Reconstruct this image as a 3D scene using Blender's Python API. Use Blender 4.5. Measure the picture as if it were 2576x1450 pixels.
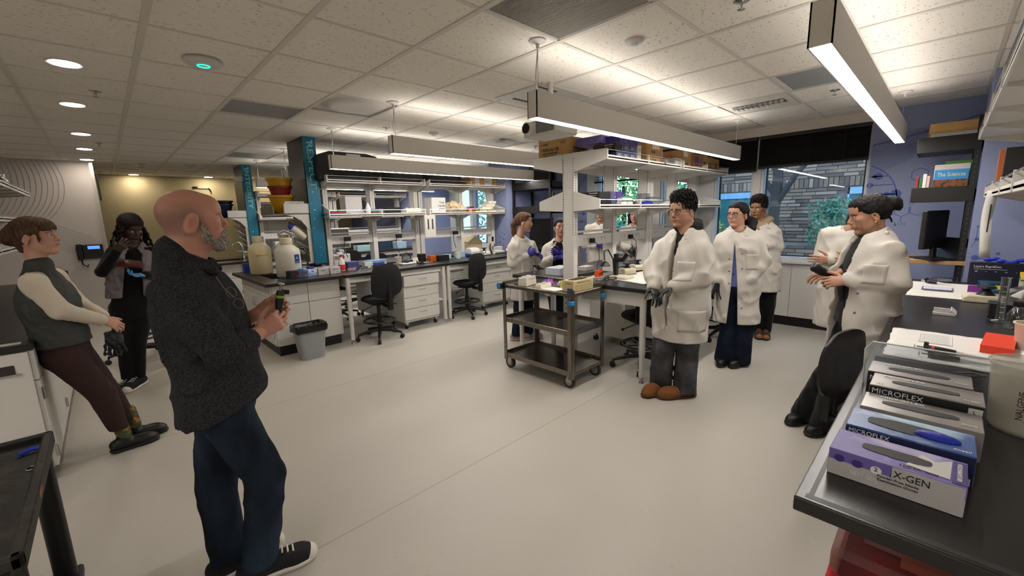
import bpy, math, random
import numpy as np
from mathutils import Vector, Matrix
from mathutils.bvhtree import BVHTree
random.seed(7); rng = np.random.default_rng(7)
for o in list(bpy.data.objects): bpy.data.objects.remove(o)
S = bpy.context.scene; C = S.collection; PI = math.pi
# ---------------------------------------------------------------- camera
cd = bpy.data.cameras.new('camera'); cam = bpy.data.objects.new('camera', cd); C.objects.link(cam)
cd.sensor_width = 36; cd.lens = 1050.37 / 2576 * 36; cd.clip_start = .02
yaw, pit, rol = 0.804366, -0.171904, -0.0266892
fw = Vector((math.cos(yaw)*math.cos(pit), math.sin(yaw)*math.cos(pit), math.sin(pit)))
rt = Vector((math.sin(yaw), -math.cos(yaw), 0)); upv = rt.cross(fw)
r2 = math.cos(rol)*rt + math.sin(rol)*upv; u2 = -math.sin(rol)*rt + math.cos(rol)*upv
m = Matrix((r2, u2, -fw)).transposed().to_4x4(); m.translation = (0, 0, 1.6)
cam.matrix_world = m; S.camera = cam
# ---------------------------------------------------------------- world, exposure
w = bpy.data.worlds.new('sky'); S.world = w; w.use_nodes = True
bg = w.node_tree.nodes['Background']; bg.inputs[0].default_value = (.56, .74, 1.0, 1); bg.inputs[1].default_value = 5.6
S.view_settings.view_transform = 'Standard'; S.view_settings.look = 'None'
S.view_settings.exposure = 0.3; S.view_settings.gamma = 1; S.view_settings.use_curve_mapping = False
LIGHT_BAR = 40.0; BAR_UP = 11.0; DOWN_LIGHT = 85.0
# ---------------------------------------------------------------- materials
def lin(c):
    if isinstance(c, str):
        c = c.lstrip('#'); c = [int(c[i:i+2], 16)/255 for i in (0, 2, 4)]
    return tuple(x/12.92 if x <= .04045 else ((x+.055)/1.055)**2.4 for x in c)
MATS = {}
def M(name, col='#808080', rough=.5, metal=0, spec=.5, var=None, bump=None, trans=0, emit=None, alpha=1, coat=0, sheen=0, ior=1.45, sub=0):
    if name in MATS: return MATS[name]
    m = bpy.data.materials.new(name); m.use_nodes = True; nt = m.node_tree; b = nt.nodes['Principled BSDF']; N = nt.nodes.new; L = nt.links.new
    c = lin(col)
    b.inputs['Base Color'].default_value = (*c, 1); b.inputs['Roughness'].default_value = rough; b.inputs['Metallic'].default_value = metal
    b.inputs['Specular IOR Level'].default_value = spec; b.inputs['IOR'].default_value = ior
    b.inputs['Transmission Weight'].default_value = trans; b.inputs['Alpha'].default_value = alpha
    b.inputs['Coat Weight'].default_value = coat; b.inputs['Sheen Weight'].default_value = sheen
    if sub: b.inputs['Subsurface Weight'].default_value = sub; b.inputs['Subsurface Radius'].default_value = (.012, .005, .003)
    if emit: b.inputs['Emission Color'].default_value = (*lin(emit[0]), 1); b.inputs['Emission Strength'].default_value = emit[1]
    if var or bump:
        tc = N('ShaderNodeTexCoord')
    if var:      # (scale, second colour, low, high[, stretch])
        mp = N('ShaderNodeMapping'); mp.inputs['Scale'].default_value = var[4] if len(var) > 4 else (1, 1, 1); L(tc.outputs['Object'], mp.inputs[0])
        n = N('ShaderNodeTexNoise'); n.inputs['Scale'].default_value = var[0]; n.inputs['Detail'].default_value = 3; L(mp.outputs[0], n.inputs['Vector'])
        r = N('ShaderNodeMapRange'); r.inputs[1].default_value = var[2]; r.inputs[2].default_value = var[3]; L(n.outputs[0], r.inputs[0])
        x = N('ShaderNodeMix'); x.data_type = 'RGBA'; x.inputs[6].default_value = (*c, 1); x.inputs[7].default_value = (*lin(var[1]), 1)
        L(r.outputs[0], x.inputs[0]); L(x.outputs[2], b.inputs['Base Color'])
    if bump:     # (scale, strength[, stretch])
        mp = N('ShaderNodeMapping'); mp.inputs['Scale'].default_value = bump[2] if len(bump) > 2 else (1, 1, 1); L(tc.outputs['Object'], mp.inputs[0])
        n = N('ShaderNodeTexNoise'); n.inputs['Scale'].default_value = bump[0]; n.inputs['Detail'].default_value = 4; L(mp.outputs[0], n.inputs['Vector'])
        u = N('ShaderNodeBump'); u.inputs['Strength'].default_value = bump[1]; u.inputs['Distance'].default_value = .01
        L(n.outputs[0], u.inputs['Height']); L(u.outputs[0], b.inputs['Normal'])
    MATS[name] = m; return m
def thin_glass(name, tint='#ffffff', refl=.08, rough=0.0):
    if name in MATS: return MATS[name]
    m = bpy.data.materials.new(name); m.use_nodes = True; nt = m.node_tree; N = nt.nodes.new; L = nt.links.new
    nt.nodes.remove(nt.nodes['Principled BSDF'])
    t = N('ShaderNodeBsdfTransparent'); t.inputs[0].default_value = (*lin(tint), 1)
    g = N('ShaderNodeBsdfGlossy'); g.inputs['Roughness'].default_value = rough
    f = N('ShaderNodeLayerWeight'); f.inputs[0].default_value = .35
    r = N('ShaderNodeMapRange'); r.inputs[3].default_value = refl; r.inputs[4].default_value = .75; L(f.outputs['Fresnel'], r.inputs[0])
    x = N('ShaderNodeMixShader'); L(r.outputs[0], x.inputs[0]); L(t.outputs[0], x.inputs[1]); L(g.outputs[0], x.inputs[2])
    L(x.outputs[0], nt.nodes['Material Output'].inputs[0]); MATS[name] = m; return m
def E_(name, col, st): return M(name, '#000000', .5, emit=(col, st))
white = M('white_laminate', '#cecbc5', .35); white2 = M('white_powder_coat', '#c9c6c0', .42)
black = M('black_plastic', '#0b0b0c', .45); blackm = M('black_metal', '#151413', .5)
resin = M('black_epoxy_resin', '#1f1d1d', .3, spec=.5, bump=(220, .05)); chrome = M('chrome', '#b8b8b8', .18, 1)
steel = M('stainless_steel', '#8d8780', .26, 1, var=(6, '#6e6862', .35, .7, (1, 14, 1)), bump=(50, .05, (1, 12, 1)))
rubber = M('grey_rubber', '#2b2724', .6); paper = M('paper', '#d0cdc8', .8); cardboard = M('cardboard', '#b28c5a', .8, var=(9, '#a5804e', .4, .7))
clearp = thin_glass('clear_plastic', '#e9edf0', .12, .08); frost = M('frosted_plastic', '#d9d6cc', .45, trans=.35, alpha=.88)
ink = M('black_ink', '#17151a', .7); inkw = M('white_ink', '#e8e8ea', .7); inkr = M('red_ink', '#a8202a', .7)
# ---------------------------------------------------------------- geometry helpers
class MB:
    def __init__(s): s.v = []; s.f = []; s.mi = []; s.cur = 0
    def add(s, v, f):
        k = len(s.v); s.v += [tuple(p) for p in v]; s.f += [tuple(i+k for i in q) for q in f]; s.mi += [s.cur]*len(f); return s
    def box(s, x0, x1, y0, y1, z0, z1):
        return s.add([(x0,y0,z0),(x1,y0,z0),(x1,y1,z0),(x0,y1,z0),(x0,y0,z1),(x1,y0,z1),(x1,y1,z1),(x0,y1,z1)],
                     [(3,2,1,0),(4,5,6,7),(0,1,5,4),(1,2,6,5),(2,3,7,6),(3,0,4,7)])
    def ob(s, c, u, v, w):   # oriented box: centre, half vectors
        c, u, v, w = map(Vector, (c, u, v, w))
        if u.cross(v).dot(w) < 0: u = -u
        P = [c+a*u+b*v+d*w for d in (-1, 1) for a, b in ((-1,-1),(1,-1),(1,1),(-1,1))]
        return s.add(P, [(3,2,1,0),(4,5,6,7),(0,1,5,4),(1,2,6,5),(2,3,7,6),(3,0,4,7)])
    def cyl(s, a, b, r, r2=None, n=12, cap=True):
        a, b = Vector(a), Vector(b); r2 = r if r2 is None else r2; d = (b-a).normalized()
        x = d.orthogonal().normalized(); y = d.cross(x)
        P = [a+r*(math.cos(t)*x+math.sin(t)*y) for t in [2*PI*i/n for i in range(n)]] + [b+r2*(math.cos(t)*x+math.sin(t)*y) for t in [2*PI*i/n for i in range(n)]]
        F = [(i, (i+1) % n, n+(i+1) % n, n+i) for i in range(n)]
        if cap: F += [tuple(range(n-1, -1, -1)), tuple(range(n, 2*n))]
        return s.add(P, F)
    def tube(s, pts, r, n=8, closed=False, cap=True):
        pts = [Vector(p) for p in pts]; k = len(pts); P = []; rr = r if hasattr(r, '__len__') else [r]*k; x = None
        for i in range(k):
            d = (pts[(i+1) % k]-pts[i-1]) if closed else (pts[min(i+1, k-1)]-pts[max(i-1, 0)]); d.normalize()
            x = d.orthogonal().normalized() if x is None else (x-d*x.dot(d)).normalized(); y = d.cross(x)
            P += [pts[i]+rr[i]*(math.cos(2*PI*j/n)*x+math.sin(2*PI*j/n)*y) for j in range(n)]
        F = [(i*n+j, i*n+(j+1) % n, ((i+1) % k)*n+(j+1) % n, ((i+1) % k)*n+j) for i in range(k if closed else k-1) for j in range(n)]
        if cap and not closed: F += [tuple(range(n-1, -1, -1)), tuple(range((k-1)*n, k*n))]
        return s.add(P, F)
    def lathe(s, prof, c=(0,0,0), n=20, sx=1, sy=1):
        P = [(c[0]+r*sx*math.cos(2*PI*j/n), c[1]+r*sy*math.sin(2*PI*j/n), c[2]+z) for r, z in prof for j in range(n)]; k = len(prof)
        F = [(i*n+j, i*n+(j+1) % n, (i+1)*n+(j+1) % n, (i+1)*n+j) for i in range(k-1) for j in range(n)]
        F += [tuple(range(n-1, -1, -1)), tuple(range((k-1)*n, k*n))]
        return s.add(P, F)
    def prism(s, poly, ax, a0, a1):   # poly in the two other axes (in xyz order)
        def pt(p, a): return (a, p[0], p[1]) if ax == 0 else (p[0], a, p[1]) if ax == 1 else (p[0], p[1], a)
        n = len(poly); P = [pt(p, a0) for p in poly]+[pt(p, a1) for p in poly]
        return s.add(P, [tuple(range(n-1, -1, -1)), tuple(range(n, 2*n))]+[(i, (i+1) % n, n+(i+1) % n, n+i) for i in range(n)])
    def sph(s, c, r, n=12, m=8):
        r = (r, r, r) if not hasattr(r, '__len__') else r
        P = [(c[0], c[1], c[2]-r[2])]+[(c[0]+r[0]*math.sin(PI*i/m)*math.cos(2*PI*j/n), c[1]+r[1]*math.sin(PI*i/m)*math.sin(2*PI*j/n), c[2]-r[2]*math.cos(PI*i/m)) for i in range(1, m) for j in range(n)]+[(c[0], c[1], c[2]+r[2])]
        F = [(0, 1+(j+1) % n, 1+j) for j in range(n)]+[(1+(i-1)*n+j, 1+(i-1)*n+(j+1) % n, 1+i*n+(j+1) % n, 1+i*n+j) for i in range(1, m-1) for j in range(n)]+[(len(P)-1, 1+(m-2)*n+j, 1+(m-2)*n+(j+1) % n) for j in range(n)]
        return s.add(P, F)
    def build(s, name, mat, parent=None, smooth=None, bevel=0, seg=1):
        me = bpy.data.meshes.new(name); me.from_pydata([tuple(p) for p in s.v], [], s.f); me.update()
        for k in (mat if isinstance(mat, (list, tuple)) else [mat]): me.materials.append(k)
        if any(s.mi): me.polygons.foreach_set('material_index', s.mi)
        fixn(me)
        if smooth: me.shade_smooth(); me.set_sharp_from_angle(angle=math.radians(smooth if smooth > 1 else 40))
        o = bpy.data.objects.new(name, me); C.objects.link(o)
        if parent is not None: o.parent = parent
        if bevel:
            b = o.modifiers.new('bevel', 'BEVEL'); b.width = bevel; b.segments = seg; b.limit_method = 'ANGLE'; b.angle_limit = .6
        return o
import bmesh
def fixn(me):
    b = bmesh.new(); b.from_mesh(me); bmesh.ops.recalc_face_normals(b, faces=b.faces); b.to_mesh(me); b.free()
def tag(o, label, cat, group=None, kind=None):
    if label: o['label'] = label
    if cat: o['category'] = cat
    if group: o['group'] = group
    if kind: o['kind'] = kind
    return o
def thing(name, label, cat, loc=(0,0,0), rz=0, group=None):
    o = bpy.data.objects.new(name, None); C.objects.link(o); o.empty_display_size = .1
    o.location = loc; o.rotation_euler = (0, 0, rz); return tag(o, label, cat, group)
def struct(o): o['kind'] = 'structure'; return o
def dup(root, loc, rz=None, label=None, group=None, parent=None):
    r = root.copy(); C.objects.link(r); r.location = loc
    if rz is not None: r.rotation_euler = (0, 0, rz)
    if label: r['label'] = label
    if group: r['group'] = group
    if parent is not None: r.parent = parent
    for ch in list(root.children):
        c = ch.copy(); C.objects.link(c); c.parent = r
        for g in list(ch.children):
            d = g.copy(); C.objects.link(d); d.parent = c
    return r
def T(body, parent, size, loc, u, v, mat, name='lettering', width=None, ext=.0004, align='CENTER', shear=0):
    cu = bpy.data.curves.new('t', 'FONT'); cu.body = body; cu.size = size; cu.align_x = align; cu.align_y = 'CENTER'; cu.extrude = ext; cu.resolution_u = 2; cu.shear = shear; cu.offset = size*.02 if size > .05 else 0
    o = bpy.data.objects.new('t', cu); me = bpy.data.meshes.new_from_object(o); bpy.data.objects.remove(o); bpy.data.curves.remove(cu)
    if width and len(me.vertices):
        xs = [p.co.x for p in me.vertices]; k = width/(max(xs)-min(xs))
        for p in me.vertices: p.co.x *= k
    u, v = Vector(u).normalized(), Vector(v).normalized(); n = u.cross(v)
    mm = Matrix((u, v, n)).transposed().to_4x4(); mm.translation = Vector(loc)+n*(ext+.0005); me.transform(mm)
    me.materials.clear(); me.materials.append(mat); me.name = name
    q = bpy.data.objects.new(name, me); C.objects.link(q); q.parent = parent; return q
# ================================================================ ROOM SHELL
CH = 2.69
def floor_mat():
    m = M('vinyl_floor', '#aaa59b', .42, spec=.45); nt = m.node_tree; N = nt.nodes.new; L = nt.links.new; b = nt.nodes['Principled BSDF']
    tc = N('ShaderNodeTexCoord'); v = N('ShaderNodeTexVoronoi'); v.inputs['Scale'].default_value = 26; L(tc.outputs['Object'], v.inputs['Vector'])
    r = N('ShaderNodeMapRange'); r.inputs[1].default_value = .05; r.inputs[2].default_value = .11; L(v.outputs['Distance'], r.inputs[0])
    sx = N('ShaderNodeSeparateColor'); L(v.outputs['Color'], sx.inputs[0]); gt = N('ShaderNodeMath'); gt.operation = 'LESS_THAN'; gt.inputs[1].default_value = .80; L(sx.outputs[0], gt.inputs[0])
    mx = N('ShaderNodeMath'); mx.operation = 'MAXIMUM'; L(r.outputs[0], mx.inputs[0]); L(gt.outputs[0], mx.inputs[1])
    n = N('ShaderNodeTexNoise'); n.inputs['Scale'].default_value = 1.3; L(tc.outputs['Object'], n.inputs['Vector'])
    c0 = N('ShaderNodeMix'); c0.data_type = 'RGBA'; c0.inputs[6].default_value = (*lin('#b3aea5'), 1); c0.inputs[7].default_value = (*lin('#aca79d'), 1); L(n.outputs[0], c0.inputs[0])
    c1 = N('ShaderNodeMix'); c1.data_type = 'RGBA'; c1.inputs[6].default_value = (*lin('#8f887e'), 1); L(mx.outputs[0], c1.inputs[0]); L(c0.outputs[2], c1.inputs[7]); L(c1.outputs[2], b.inputs['Base Color'])
    bp = N('ShaderNodeBump'); bp.inputs['Strength'].default_value = .12; bp.inputs['Distance'].default_value = .004; n2 = N('ShaderNodeTexNoise'); n2.inputs['Scale'].default_value = 160; L(tc.outputs['Object'], n2.inputs['Vector']); L(n2.outputs[0], bp.inputs['Height']); L(bp.outputs[0], b.inputs['Normal'])
    return m
fl = struct(MB().box(-4, 6.65, -4, 12.6, -.1, 0).build('floor', floor_mat()))
for Y in (2.0, 4.0, 8.3): MB().box(-4, 6.65, Y-.003, Y+.003, 0, .0006).build('seam', M('vinyl_seam', '#9c968c', .5), fl)
def tile_mat():
    m = M('acoustic_tile', '#e6e0d6', .9, spec=.1); nt = m.node_tree; N = nt.nodes.new; L = nt.links.new; b = nt.nodes['Principled BSDF']
    g = N('ShaderNodeNewGeometry'); mp = N('ShaderNodeMapping'); mp.inputs['Scale'].default_value = (1, 1, 0); L(g.outputs['Position'], mp.inputs[0])
    nz = N('ShaderNodeTexNoise'); nz.inputs['Scale'].default_value = 14; L(mp.outputs[0], nz.inputs['Vector'])
    va = N('ShaderNodeVectorMath'); va.operation = 'MULTIPLY_ADD'; va.inputs[1].default_value = (.06, .06, 0); L(nz.outputs['Color'], va.inputs[0]); L(mp.outputs[0], va.inputs[2])
    m2 = N('ShaderNodeMapping'); m2.inputs['Rotation'].default_value = (0, 0, .9); m2.inputs['Scale'].default_value = (1, 2.6, 1); L(va.outputs[0], m2.inputs[0])
    v = N('ShaderNodeTexVoronoi'); v.inputs['Scale'].default_value = 21; L(m2.outputs[0], v.inputs['Vector'])
    r = N('ShaderNodeMapRange'); r.inputs[1].default_value = .13; r.inputs[2].default_value = .23; L(v.outputs['Distance'], r.inputs[0])
    x = N('ShaderNodeMix'); x.data_type = 'RGBA'; x.inputs[6].default_value = (*lin('#b9b2a5'), 1); x.inputs[7].default_value = (*lin('#e6e0d6'), 1); L(r.outputs[0], x.inputs[0]); L(x.outputs[2], b.inputs['Base Color'])
    bp = N('ShaderNodeBump'); bp.inputs['Strength'].default_value = .5; bp.inputs['Distance'].default_value = .004; L(r.outputs[0], bp.inputs['Height']); L(bp.outputs[0], b.inputs['Normal'])
    return m
tm = tile_mat(); tee = M('white_tee_bar', '#cdc8bf', .5)
ce = struct(MB().box(-4, 6.65, -4, 12.6, CH+.03, CH+.12).build('ceiling', white))
GX = [.315+.647*k for k in range(-7, 10)]; GY = [-.14+.664*k for k in range(-6, 20)]
skip = {}   # grid cells taken by vents and panels: (i, j) -> kind
def cell(x, y): return max(i for i, v in enumerate(GX) if v <= x), max(j for j, v in enumerate(GY) if v <= y)
tile0 = None
SPECIAL = [(1.95, 1.5, 'return'), (1.9, 4.11, 'dish'), (1.26, 5.0, 'panel'), (5.16, 1.42, 'louvre'), (4.5, .8, 'panel'), (4.66, 4.96, 'panel'), (2.0, 8.0, 'panel'), (2.6, 8.8, 'panel')]
for x, y, k in SPECIAL: skip[cell(x, y)] = k
nt_ = 0
GXe = GX+[6.65]; GYe = GY+[12.6]
for i in range(len(GX)):
    for j in range(len(GY)):
        x0, x1, y0, y1 = GXe[i], GXe[i+1], GYe[j], GYe[j+1]
        full = abs(x1-x0-.647) < .01 and abs(y1-y0-.664) < .01
        vis = (x0 > -1.5 and y0 > -.5 and x0+y0 > .9) or (x0 > 1.2 and y0 > -1.2)
        k = skip.get((i, j))
        if k in ('return', 'louvre', 'dish', 'panel') and full: continue
        if not vis: MB().box(x0, x1, y0, y1, CH, CH+.02).build('tile', tm, ce); continue
        if full:
            if tile0 is None:
                tile0 = MB().box(-.32, .32, -.3285, .3285, 0, .02).build('tile', tm, ce); tile0.location = ((x0+x1)/2, (y0+y1)/2, CH)
            else:
                t = tile0.copy(); C.objects.link(t); t.location = ((x0+x1)/2, (y0+y1)/2, CH)
        else: MB().box(x0+.003, x1-.003, y0+.003, y1-.003, CH, CH+.02).build('tile', tm, ce)
for x in GX: MB().box(x-.017, x+.017, -4, 12.6, CH-.006, CH+.012).build('main_runner', tee, ce)
for y in GY: MB().box(-4, 6.65, y-.012, y+.012, CH-.004, CH+.010).build('cross_tee', tee, ce)
# ---- walls
beige = M('beige_paint', '#b7aa84', .7, var=(2, '#b2a57f', .4, .6)); grey_w = M('white_paint', '#c6c4c0', .65); mural_w = M('white_mural_vinyl', '#bdb7b2', .6)
blue = M('blue_mural_vinyl', '#868eb0', .55, var=(1.5, '#828aad', .35, .65)); navy = M('blue_mural_print', '#4a62a8', .6); lnavy = M('pale_blue_mural_print', '#5c6aa3', .6)
struct(MB().box(-4, 6.65, 12.6, 12.8, 0, CH+.1).build('wall_far', beige))
struct(MB().box(-4.2, -4, -4, 12.8, 0, CH+.1).build('wall_back', grey_w)); struct(MB().box(-4.2, 6.85, -4.2, -4, 0, CH+.1).build('wall_right', grey_w))
wm = struct(MB().box(-4, 0, 10.3, 10.42, 0, CH+.02).build('wall_left', mural_w))
MB().box(-.02, .025, 10.27, 10.45, 0, CH).build('corner_trim', M('aluminium', '#b9b7b2', .35, .8), wm)
struct(MB().box(-4, 0, 10.285, 10.3, 0, .1).build('baseboard_left', black)); struct(MB().box(0, 6.65, 12.585, 12.6, 0, .1).build('baseboard_far', black))
def strokes(name, plane, segs, wd, mat, parent, dots=(), rings=()):   # flat print on a wall: plane=('x',c,side) or ('y',c,side)
    mb = MB(); ax, c, sd = plane; cc = c+sd*.002
    P3 = (lambda a, z: (cc, a, z)) if ax == 'x' else (lambda a, z: (a, cc, z))
    for pts in segs:
        for (a0, z0), (a1, z1) in zip(pts[:-1], pts[1:]):
            d = Vector((a1-a0, z1-z0)); n = Vector((-d.y, d.x)).normalized()*wd/2
            mb.add([P3(a0+n.x, z0+n.y), P3(a0-n.x, z0-n.y), P3(a1-n.x, z1-n.y), P3(a1+n.x, z1+n.y)], [(0, 1, 2, 3)])
    for a, z, r in dots: mb.add([P3(a+r*math.cos(t*PI/8), z+r*math.sin(t*PI/8)) for t in range(16)], [tuple(range(16))])
    for a, z, r in rings:
        k = len(mb.v); mb.add([P3(a+q*math.cos(t*PI/10), z+q*math.sin(t*PI/10)) for q in (r, r-wd*1.2) for t in range(20)], [(t, (t+1) % 20, 20+(t+1) % 20, 20+t) for t in range(20)])
    return mb.build(name, mat, parent)
# nested circles on the white mural wall
arcs = []
for k in range(16):
    r = .80+.012*k; cx, cz = -.36-r-.062*k, 2.32+.006*k
    arcs.append([(cx+r*math.cos(t), cz+r*math.sin(t)) for t in np.linspace(-.95, .48, 24)])
strokes('circle_print', ('y', 10.3, -1), [[p for p in a if p[1] < CH] for a in arcs], .009, M('grey_mural_print', '#948e8f', .6), wm)
hat = [[(-.05, .5+.045*k), (-.6-.02*k, .18+.012*k)] for k in range(18)]+[[(-.1, 1.0+.05*k), (-.75, 1.35+.05*k)] for k in range(9)]
strokes('hatch_print', ('y', 10.3, -1), hat, .007, M('grey_mural_print2', '#a8a19f', .6), wm)
# ---- window wall
ww = M('window_wall_paint', '#cfcdc9', .6); fr = M('window_frame_paint', '#c5cbd0', .4); dfr = M('dark_gasket', '#1b2530', .5)
WINS = [(.71, 1.87), (1.96, 2.49), (2.87, 3.34), (3.45, 4.58), (6.45, 7.35), (7.45, 8.25), (8.35, 9.1)]
ZS, ZT = .90, 2.57
mb = MB(); ys = [-4]+[v for a in WINS for v in a]+[12.6]
for a, b in zip(ys[0::2], ys[1::2]): mb.box(6.65, 6.85, a, b, ZS, ZT)
mb.box(6.65, 6.85, -4, 12.6, 0, ZS).box(6.65, 6.85, -4, 12.6, ZT, CH+.1)
wall_w = struct(mb.build('wall_windows', ww))
struct(MB().box(6.63, 6.65, .71, 4.76, 0, .12).box(6.63, 6.65, 6.22, 9.2, 0, .12).build('baseboard_windows', black))
MB().box(6.56, 6.72, .71, 4.76, .862, .898).build('sill_board', white, wall_w, bevel=.004)
MB().box(6.60, 6.65, .71, 4.76, ZT, CH).build('valance', M('valance_paint', '#cbc3b6', .6), wall_w)
MB().box(6.61, 6.65, .71, 1.4, .13, .85).build('panel', ww, wall_w); MB().box(6.61, 6.65, 1.405, 2.6, .13, .85).build('panel', ww, wall_w); MB().box(6.61, 6.65, 2.605, 4.7, .13, .85).build('panel', ww, wall_w)
pane_m = thin_glass('window_glass', '#e4eef4', .05); slat_m = M('black_blind_slat', '#161412', .5)
for k, (a, b) in enumerate(WINS):
    mb = MB(); t = .035
    mb.box(6.67, 6.76, a, a+t, ZS, ZT).box(6.67, 6.76, b-t, b, ZS, ZT).box(6.67, 6.76, a+t, b-t, ZS, ZS+.045).box(6.67, 6.76, a+t, b-t, ZT-.05, ZT)
    wn = struct(mb.build('window_%d' % (k+1), fr, bevel=.003))
    MB().box(6.765, 6.775, a+t, a+t+.025, ZS+.04, ZT).box(6.765, 6.775, b-t-.025, b-t, ZS+.04, ZT).box(6.765, 6.775, a+t, b-t, ZS+.04, ZS+.06).build('gasket', dfr, wn)
    MB().box(6.725, 6.731, a+t, b-t, ZS+.045, ZT-.05).build('pane', pane_m, wn)
def blind(y0, y1, zb, opened, label, X=6.61):
    t = thing('venetian_blind', label, 'blind', (X, (y0+y1)/2, ZT), 0, 'black blinds over the windows'); L = (y1-y0)/2
    MB().box(-.02, .03, -L, L, -.045, 0).build('head_rail', slat_m, t, bevel=.003)
    n = int((ZT-.045-zb-.03)/(.046 if opened else .0245)); p = (ZT-.045-zb-.03)/n; s0 = None
    for k in range(n):
        z = -.045-p*(k+.5)
        if s0 is None:
            mb = MB()
            if opened: mb.ob((0, 0, 0), (.024, 0, .004), (0, L, 0), (-.0002, 0, .0015))
            else: mb.ob((0, 0, 0), (.009, 0, .0135), (0, L, 0), (-.0012, 0, .0008))
            s0 = mb.build('slat', slat_m, t); s0.location = (0, 0, z)
        else: c = s0.copy(); C.objects.link(c); c.location = (0, 0, z)
    MB().box(-.018, .022, -L, L, zb-ZT, zb-ZT+.03).build('bottom_rail', slat_m, t, bevel=.003)
    for q in (-.6, 0, .6): MB().tube([(-.026, q*L, -.04), (-.026, q*L, zb-ZT+.02)], .0025, 5).build('cord', black, t)
    return t
blind(.73, 1.9, 2.14, False, 'raised black blind over the widest window, next to the blue mural'); blind(1.92, 2.8, 2.11, False, 'raised black blind behind the cardboard boxes on the shelf end')
blind(3.4, 4.6, 2.14, True, 'half open black blind with light between its slats, beside the blue wall'); blind(2.84, 3.36, 2.14, True, 'narrow half open black blind above the white corner column', 6.61)
# ---- blue mural wall parts and piers
bw = struct(MB().box(6.628, 6.65, -.15, .71, .12, CH).build('wall_blue', blue)); bw2 = struct(MB().box(6.628, 6.65, 4.76, 5.75, .12, CH).build('wall_blue_far', blue))
pr = struct(MB().box(5.45, 6.65, -4, -.15, 0, CH+.02).build('wall_pier_right', blue)); pc = struct(MB().box(5.45, 6.65, 5.75, 6.22, 0, CH+.02).build('wall_pier_centre', blue)); pf = struct(MB().box(5.45, 6.65, 9.2, 12.6, 0, CH+.02).build('wall_pier_far', blue))
X0 = ('x', 6.628, -1)
c0y, c0z, R0 = .86, 1.68, .42    # helix
hel = [[(c0y-R0*math.sin(t)*1.0, c0z+R0*math.cos(t)) for t in np.linspace(.05, 3.1, 26)]]
rungs = [[(.70, c0z+dz), (c0y-math.sqrt(R0*R0-dz*dz)+.01, c0z+dz)] for dz in (.26, .16, .05, -.06, -.17)]
rungs = [[(min(p[0], .70), p[1]) for p in r] for r in rungs]; hel = [[p for p in h if p[0] < .705] for h in hel]
mol = [[(.50, 1.47), (.44, 1.50), (.38, 1.47), (.31, 1.51), (.24, 1.48)], [(.38, 1.47), (.38, 1.41)], [(.44, 1.50), (.44, 1.56)], [(.31, 1.51), (.31, 1.58)], [(.32, 1.51), (.32, 1.58)]]
hx = [[(.27+.075*math.cos(t*PI/3+PI/6), 1.93+.075*math.sin(t*PI/3+PI/6)) for t in range(7)]]
strokes('helix_print', X0, hel+rungs, .012, navy, bw, dots=[(.62, 1.94, .04), (.45, 1.73, .05), (.53, 1.73, .03), (.58, 1.73, .02), (.66, 1.94, .02)], rings=[(.66, 1.51, .045), (.69, 1.84, .03)])
strokes('molecule_print', X0, mol+hx, .008, navy, bw)
strokes('hatch_print', X0, [[(.705, 1.95+.028*k), (.705-.36-.012*k, 2.13+.028*k)] for k in range(13)], .006, lnavy, bw)
strokes('hatch_print', X0, [[(-.14, 2.40-.022*k), (.40-.02*k, 2.26-.03*k)] for k in range(12)], .005, lnavy, bw)
strokes('helix_print', X0, [[(.70, 2.30), (.3, 2.38), (-.14, 2.50)]], .02, lnavy, bw)
for s_, (yy, zz) in (('CH', (.44, 1.585)), ('O', (.31, 1.61)), ('OH', (.20, 1.485)), ('H C', (.56, 1.48)), ('H N', (.38, 1.385))): T(s_, bw, .05, (6.626, yy, zz), (0, -1, 0), (0, 0, 1), navy, 'formula_print')
def dots(plane, base, par, seed, n=9, sy=-1):
    r = random.Random(seed); ds = [(base[0]+sy*r.uniform(0, .55), base[1]+r.uniform(-.35, .35), r.choice((.012, .018, .026))) for _ in range(n)]
    ds.sort(); strokes('molecule_print', plane, [[(ds[i][0], ds[i][1]), (ds[i+1][0], ds[i+1][1])] for i in range(0, n-1)], .004, lnavy, par, dots=ds)
strokes('molecule_print', ('x', 5.45, -1), [[(-.19, 1.40), (-.19, 1.29)], [(-.19, 1.29), (-.17, 1.22)], [(-.19, 1.13), (-.285, 1.12), (-.26, 1.21)], [(-.285, 1.12), (-.295, 1.03)], [(-.295, 1.03), (-.33, 1.08)], [(-.2, .93), (-.26, .92), (-.295, 1.03)], [(-.26, .92), (-.255, .985)], [(-.26, .92), (-.31, .87)]], .004, navy, pr,
        dots=[(-.19, 1.40, .008), (-.195, 1.29, .014), (-.20, 1.13, .023), (-.285, 1.115, .022), (-.265, 1.21, .012), (-.33, 1.17, .013), (-.335, 1.08, .014), (-.30, 1.025, .024), (-.2, .935, .022), (-.265, .925, .024), (-.255, .985, .011), (-.315, .87, .011), (-.36, .80, .012)])
strokes('molecule_print', ('x', 5.45, -1), [], .004, navy, pc, dots=[(5.80+dy, z, r) for dy, z, r in ((.02, 1.25, .014), (.1, 1.28, .01), (.14, 1.2, .016), (.05, 1.16, .018), (.16, 1.1, .02), (.08, 1.05, .012), (.18, 1.0, .016), (.1, .96, .014), (.2, 1.3, .008), (.04, 1.42, .006), (.06, 1.02, .008))])
strokes('hatch_print', ('x', 6.628, -1), [[(5.70, 1.75+.035*k), (5.15+.0*k, 1.95+.035*k)] for k in range(10)], .006, lnavy, bw2)
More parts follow.
